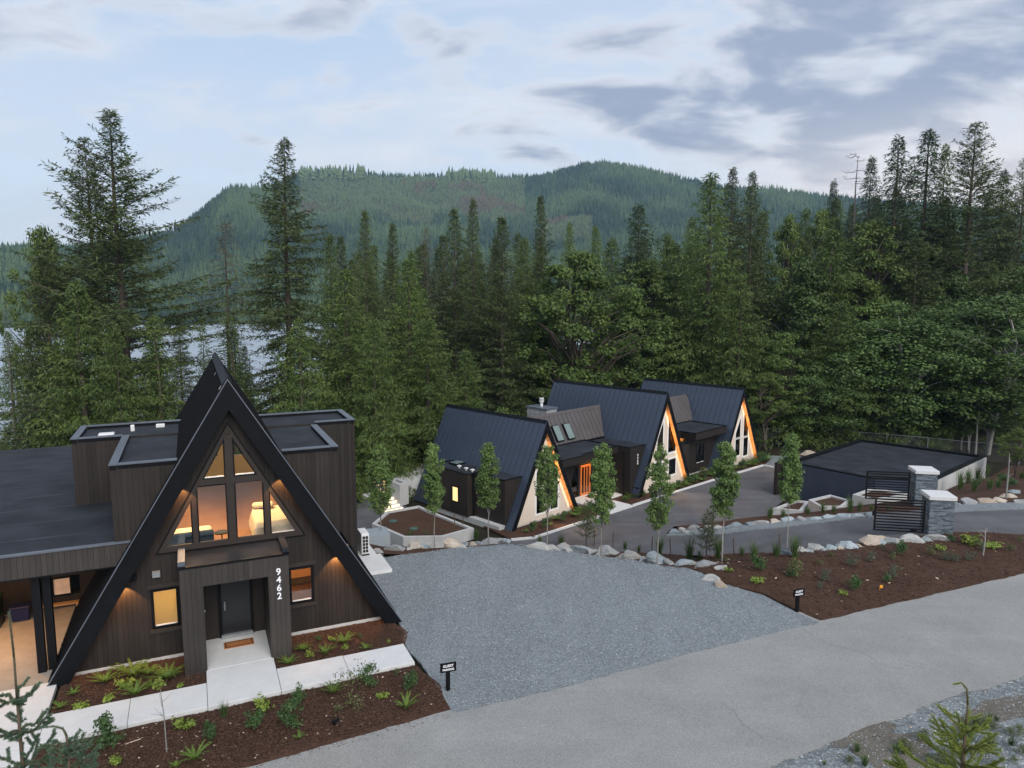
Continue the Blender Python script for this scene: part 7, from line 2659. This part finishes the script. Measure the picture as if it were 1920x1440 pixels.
# saplings with thin stems
def sapling(u0, v0, u1, v1, label, tuft=None, r=.02):
    p = PG(u0, v0)
    r_ = ray(u1, v1)
    k = p[1] / r_[1]
    q = np.array([r_[0] * k, p[1], CAMH + r_[2] * k])
    e = empty('sapling', tuple(p), 0, label, 'tree')
    d = Vector(q - p)
    m = MB()
    m.tube((0, 0, -.1), tuple(d * .55 + Vector((.03, 0, 0))), r, r * .75, 7)
    m.tube(tuple(d * .55 + Vector((.03, 0, 0))), tuple(d), r * .75, r * .4, 7)
    rg = random.Random(int(u0))
    for i in range(5):
        f = rg.uniform(.45, .95)
        m.tube(tuple(d * f), tuple(d * f + Vector((rg.uniform(-.35, .35), rg.uniform(-.3, .3), rg.uniform(.1, .35)))), r * .4, r * .15, 5)
    m.obj('trunk', M_BARKP, e)
    if tuft:
        V, Q = shrub_mesh(int(u0), 90, tuft, tuft * 1.2, .09, .6)
        o = bpy.data.objects.new('crown', quads_obj('crown', V, Q, M_LIME))
        o.location = tuple(d - Vector((0, 0, tuft * .6)))
        link(o, e)


sapling(313, 1412, 299, 1283, 'thin bare sapling with one leaf tuft at its top in the front bed', .17, .018)
sapling(1843, 1042, 1848, 990, 'bare staked sapling in the right mulch bed', None, .035)
sapling(1886, 935, 1893, 850, 'staked young tree stem at the right edge of the garden', None, .05)
for u, v, vt, hgt in ((1114, 1024, 0, 1.0), (1149, 1030, 0, 1.0), (1222, 1040, 0, 1.05), (1258, 1044, 0, 1.0), (1336, 1008, 0, 1.6), (1377, 1046, 0, 1.0), (1462, 1042, 0, 1.0), (853, 1002, 0, 1.3), (866, 1000, 0, 1.1), (733, 1008, 0, .9)):
    p = PG(u, v)
    lean = random.Random(u).uniform(-.12, .12)
    o = MB().tube((0, 0, -.2), (lean, 0, hgt), .028, n=6).obj('tree_stake', M_STAKE)
    o.location = tuple(p)
    tag(o, 'dark wooden stake with tie beside a columnar tree on the bank', 'stake', 'tree stakes on the bank')

# ------------------------------------------------------------------ young firs close to the camera
def young_fir(name, seed, X, Y, ztop, hgt, label, mat, leader=.55, whorl=.42, rmax=1.1, e_up=18, hook=0.0, dens=420, nl=.024, bl=1.0):
    """a young fir seen from close by: every needle a thin blade on its twig"""
    rg = np.random.default_rng(seed)
    e = empty(name, (X, Y, 0), 0, label, 'tree')
    zb = h(X, Y)
    m = MB()
    NP, ND, NL_ = [], [], []

    def needles(pts, n, ln, spread=.8):
        pts = np.array(pts)
        seg = np.linalg.norm(np.diff(pts, axis=0), axis=1)
        tot = seg.sum()
        k = max(6, int(n * tot))
        s = rg.uniform(0, tot, k)
        cum = np.r_[0, np.cumsum(seg)]
        i = np.clip(np.searchsorted(cum, s) - 1, 0, len(seg) - 1)
        f = ((s - cum[i]) / seg[i])[:, None]
        P = pts[i] * (1 - f) + pts[i + 1] * f
        t_ = unit(pts[i + 1] - pts[i])
        side = unit(np.cross(t_, rg.normal(0, 1, (k, 3))))
        D = unit(t_ * .55 + side * spread + np.array([0, 0, .12]))
        NP.append(P)
        ND.append(D)
        NL_.append(ln * rg.uniform(.7, 1.2, k))

    # stem
    lead = [(0, 0, ztop - leader), (0, 0, ztop - leader * .45), (-hook * .12, 0, ztop - leader * .15), (-hook * .5, 0, ztop - .01 - .02 * hook), (-hook, 0, ztop - .03)] if hook else \
        [(0, 0, ztop - leader), (.01, 0, ztop - leader * .5), (0.0, 0, ztop)]
    m.tube((0, 0, zb - .2), (0, 0, ztop - leader - whorl * 4), .09, .03, 8)
    m.tube((0, 0, ztop - leader - whorl * 4), (0, 0, ztop - leader), .03, .011, 8)
    m.path(lead, [.011, .009, .007, .005, .004][:len(lead)], 6)
    needles(lead, dens * .8, nl * .8, .55)
    z = ztop - leader
    k = 0
    while z > zb + .6 and k < 16:
        f = min(1, (k + 1) / 5)
        nb = 6 if k < 8 else 5
        ph = rg.uniform(0, 6.28)
        for j in range(nb):
            az = ph + j * 6.283 / nb + rg.uniform(-.25, .25)
            ln = rmax * (.36 + .64 * min(1, k / 4)) * rg.uniform(.75, 1.12)
            d = np.array([math.cos(az), math.sin(az), 0])
            el = math.radians(e_up * (1 - f) + 8 + rg.uniform(-8, 8))
            pts = [np.array([0, 0, z + rg.uniform(-.05, .03)]) + d * ln * s * math.cos(el) + np.array([0, 0, ln * (s * math.sin(el) + .10 * s * s - .16 * s * (1 - s) * f)]) for s in (0, .25, .5, .75, 1)]
            m.path([tuple(p) for p in pts], [.009, .008, .006, .005, .003], 5)
            needles(pts, dens, nl)
            for q in range(int(1 + ln * 4.5) if k else 1):
                s = rg.uniform(.3, .9)
                p0 = pts[0] * (1 - s) + pts[-1] * s
                i_ = min(3, int(s * 4))
                p0 = pts[i_] + (pts[i_ + 1] - pts[i_]) * (s * 4 - i_)
                sg = rg.choice([-1, 1])
                dd = unit(d * .75 + np.array([-d[1], d[0], 0]) * sg * .75 + np.array([0, 0, rg.uniform(-.1, .25)]))
                tl = ln * .42 * (1.1 - s) + .10
                tw = [p0, p0 + dd * tl * .5, p0 + dd * tl + np.array([0, 0, .03])]
                m.path([tuple(p) for p in tw], [.005, .004, .002], 4)
                needles(tw, dens, nl)
        # short twigs between the whorls
        for q in range(3):
            zz = z - whorl * rg.uniform(.2, .8)
            az = rg.uniform(0, 6.28)
            d = np.array([math.cos(az), math.sin(az), .25])
            tw = [np.array([0, 0, zz]), np.array([0, 0, zz]) + d * .16 * f, np.array([0, 0, zz]) + d * .30 * f]
            m.path([tuple(p) for p in tw], [.005, .004, .002], 4)
            needles(tw, dens, nl)
        z -= whorl * rg.uniform(.85, 1.15)
        k += 1
    o = m.obj('trunk', plain('young_stem_' + str(seed), (.10, .075, .05), .8, .2), e, smooth=True)
    P, D, L = np.concatenate(NP), np.concatenate(ND), np.concatenate(NL_)
    W = unit(np.cross(D, rg.normal(0, 1, D.shape)))
    me = sprays_to_mesh(P, D, W, L, L * .085, 'crown', mat, droop=.05)
    link(bpy.data.objects.new('crown', me), e)
    return e


r_ = ray(17, 1148)
young_fir('young_fir', 3, r_[0] * 7.4, r_[1] * 7.4, CAMH + r_[2] * 7.4, 8, 'young fir leader rising at the bottom left corner close to the camera', M_YOUNG, .98, .36, .60, 22, 0, 1900, .030)
r_ = ray(170, 1352)
young_fir('young_fir', 5, r_[0] * 6.6 - .30, r_[1] * 6.6 + .1, CAMH + r_[2] * 6.6 - .1, 8, 'dense low young fir boughs at the bottom edge right of the thin leader', M_YOUNG, .25, .22, .50, 25, .25, 1700, .030)
r_ = ray(1818, 1278)
young_fir('young_fir', 4, r_[0] * 7.2, r_[1] * 7.2, CAMH + r_[2] * 7.2, 8, 'bright green young fir with hooked leader at the bottom right corner', M_YOUNGY, .55, .17, .66, 40, .16, 1200, .030)

# ------------------------------------------------------------------ small litter: chips, pebbles, clods
def scatter(name, label, poly, n, size, mat, seed, off=.05, flat=.35, cat=None):
    rg = np.random.default_rng(seed)
    xs, ys = [p[0] for p in poly], [p[1] for p in poly]
    X, Y = rg.uniform(min(xs), max(xs), n * 3), rg.uniform(min(ys), max(ys), n * 3)
    m = inside_poly(X, Y, poly)
    X, Y = X[m][:n], Y[m][:n]
    Z = hz(X, Y) + off
    k = len(X)
    a = rg.uniform(0, 6.28, k)
    L = size * rg.uniform(.5, 1.6, k)
    w = L * rg.uniform(.3, .7, k)
    hh_ = L * flat * rg.uniform(.5, 1, k)
    c, s = np.cos(a), np.sin(a)
    B = np.stack([X, Y, Z], 1)
    e1 = np.stack([c * L, s * L, rg.uniform(-.2, .2, k) * L], 1)
    e2 = np.stack([-s * w, c * w, rg.uniform(-.3, .3, k) * w], 1)
    up_ = np.stack([np.zeros(k), np.zeros(k), hh_], 1)
    V = np.stack([B - e1, B - e2, B + e1, B + e2, B + up_], 1).reshape(-1, 3)
    b = np.arange(k)[:, None] * 5
    T = np.concatenate([b + np.array([[0, 1, 4]]), b + np.array([[1, 2, 4]]), b + np.array([[2, 3, 4]]), b + np.array([[3, 0, 4]])], 0)
    o = bpy.data.objects.new(name, np_mesh(name, V, None, T, mat))
    return tag(link(o), label, cat or 'litter', kind='stuff')


fpoly = [HW(-5.1, -3.3)[:2], HW(4.9, -3.2)[:2], HW(5.2, -4.6)[:2], HW(5.05, -5.8)[:2], HW(-5.2, -6.2)[:2]]
M_CHIPD = wood('mulch_chip', (0.062, 0.034, 0.024), .5, objvar=0)
t = NT('mulch_chips')
gi = t.node('ShaderNodeNewGeometry').outputs['Random Per Island']
t.bsdf(t.mix(gi, (.030, .017, .012), (.115, .066, .046)), .9, .1)
M_CHIPS = t.m
t = NT('pebbles')
gi = t.node('ShaderNodeNewGeometry').outputs['Random Per Island']
t.bsdf(t.mix(gi, (.12, .15, .175), (.42, .46, .48)), .8, .2)
M_PEB = t.m
scatter('mulch_chips', 'loose bark chips on the front mulch bed', fpoly, 16000, .030, M_CHIPS, 1)
scatter('mulch_chips', 'loose bark chips on the bed left of the porch', [HW(-5, -1.7)[:2], HW(-1.1, -1.7)[:2], HW(-1.1, .4)[:2], HW(-4.9, .4)[:2]], 4500, .028, M_CHIPS, 2, .06)
scatter('mulch_chips', 'loose bark chips on the bed right of the porch', [HW(.95, -1.7)[:2], HW(4.9, -1.75)[:2], HW(5.2, -.9)[:2], HW(4.9, .4)[:2], HW(.95, .4)[:2]], 4500, .028, M_CHIPS, 3, .06)
scatter('mulch_chips', 'loose bark chips on the right mulch bed', [p for p in rbed], 14000, .045, M_CHIPS, 4, .06)
scatter('pale_chips', 'pale wood chips and stones dotted over the front bed', fpoly, 130, .032, M_CHIP, 5, .06)
scatter('pale_chips', 'pale wood chips and stones dotted over the right bed', [p for p in rbed], 150, .05, M_CHIP, 6, .07)
scatter('pebbles', 'loose blue grey stones of the gravel lot', lot_edge, 26000, .022, M_PEB, 7, .022, .6)
spill = [tuple(G(860, 1340)[:2]), tuple(G(1050, 1291)[:2]), tuple(G(1300, 1224)[:2]), tuple(G(1536, 1169)[:2]), tuple(G(1560, 1180)[:2]), tuple(G(1300, 1240)[:2]), tuple(G(1050, 1306)[:2]), tuple(G(865, 1352)[:2])]
scatter('pebbles', 'gravel stones spilled from the lot onto the road edge', spill, 1500, .018, M_PEB, 17, .004, .6)
spill2 = [tuple(G(250, 1440)[:2]), tuple(G(843, 1338)[:2]), tuple(G(850, 1344)[:2]), tuple(G(480, 1440)[:2]), tuple(G(400, 1460)[:2])]
scatter('mulch_chips', 'bark chips washed onto the road edge', spill2, 900, .022, M_CHIPS, 18, .004)
shp = [tuple(G(1400, 1440)[:2]), tuple(G(1650, 1358)[:2]), tuple(G(1920, 1268)[:2]), tuple(G(1920, 1268)[:2] + rd * 6), (24, 20), (12, 12), (7, 13)]
scatter('pebbles', 'loose stones of the road shoulder', shp, 9000, .022, M_PEB, 8, -.02, .6)
scatter('pale_chips', 'pale stones on the road shoulder', shp, 260, .035, M_CHIP, 9, -.01, .6)
rgs = random.Random(21)
wd = []
for k in range(90):
    u, v = rgs.uniform(1420, 1915), rgs.uniform(1340, 1440)
    if v > 1440 - (u - 1400) * .22 + 12:
        wd.append((u, v))
for u, v in wd:  # weeds, drawn with the olive leaf and grass meshes
    plant(rgs.choice(['olive', 'grass', 'olive']), 'weed_clump', u, v, rgs.uniform(7, 20), 'scrappy weed ' + ('left of the brown dirt on the road shoulder' if u < 1580 else 'on the dirt left of the bright young fir' if u < 1720 else 'around the foot of the bright young fir' if u < 1840 else 'at the bottom right corner of the shoulder'), group='weeds on the road shoulder', wide=1.6)
o = tag(MB().tube((0, 0, -.05), (0, 0, .08), .03).tube((-.05, 0, .10), (.12, .02, .15), .05, n=10).obj('garden_spotlight', M_METAL), 'small black garden spotlight lying in the front mulch bed', 'spotlight')
o.location = tuple(PG(627, 1362) + np.array([0, 0, .04]))
o = tag(MB().tube((-.2, -.12, .04), (.2, .14, .07), .016, n=6).obj('broken_stick', M_CHIP), 'pale broken stick on the mulch left of the thin sapling', 'stick')
o.location = tuple(PG(245, 1396))
for u, v, l in ((1649, 1108, 'orange marker flag lying in the right mulch bed'),):
    o = tag(MB().tube((0, 0, 0), (.02, 0, .22), .008).box(.0, .12, -.004, .004, .12, .24).obj('marker_flag', plain('orange_plastic', (.75, .33, .03), .5)), l, 'flag')
    o.location = tuple(PG(u, v))
# hairline cracks in the old asphalt
def crack(pts, label):
    m = MB()
    P_ = [PG(u, v) for u, v in pts]
    c = P_[0]
    out = []
    rg = random.Random(len(pts))
    for a, b in zip(P_[:-1], P_[1:]):
        for k in range(6):
            q = a + (b - a) * k / 6 - c
            out.append((q[0] + rg.uniform(-.03, .03), q[1] + rg.uniform(-.03, .03), q[2] + .004))
    for a, b in zip(out[:-1], out[1:]):
        d = Vector((b[0] - a[0], b[1] - a[1], 0)).normalized()
        nn = Vector((-d.y, d.x, 0)) * rg.uniform(.003, .007)
        m.add([(a[0] - nn.x, a[1] - nn.y, a[2]), (b[0] - nn.x, b[1] - nn.y, b[2]), (b[0] + nn.x, b[1] + nn.y, b[2]), (a[0] + nn.x, a[1] + nn.y, a[2])], [(0, 1, 2, 3)])
    o = m.obj('road_crack', plain('crack_tar', (.10, .105, .11), .9, .1))
    o.location = tuple(c)
    return tag(o, kind='structure')


crack(((1503, 1178), (1530, 1196), (1562, 1211), (1610, 1220), (1650, 1243), (1680, 1254), (1703, 1254)), '')
crack(((1352, 1318), (1378, 1335), (1390, 1356), (1412, 1372), (1440, 1388)), '')
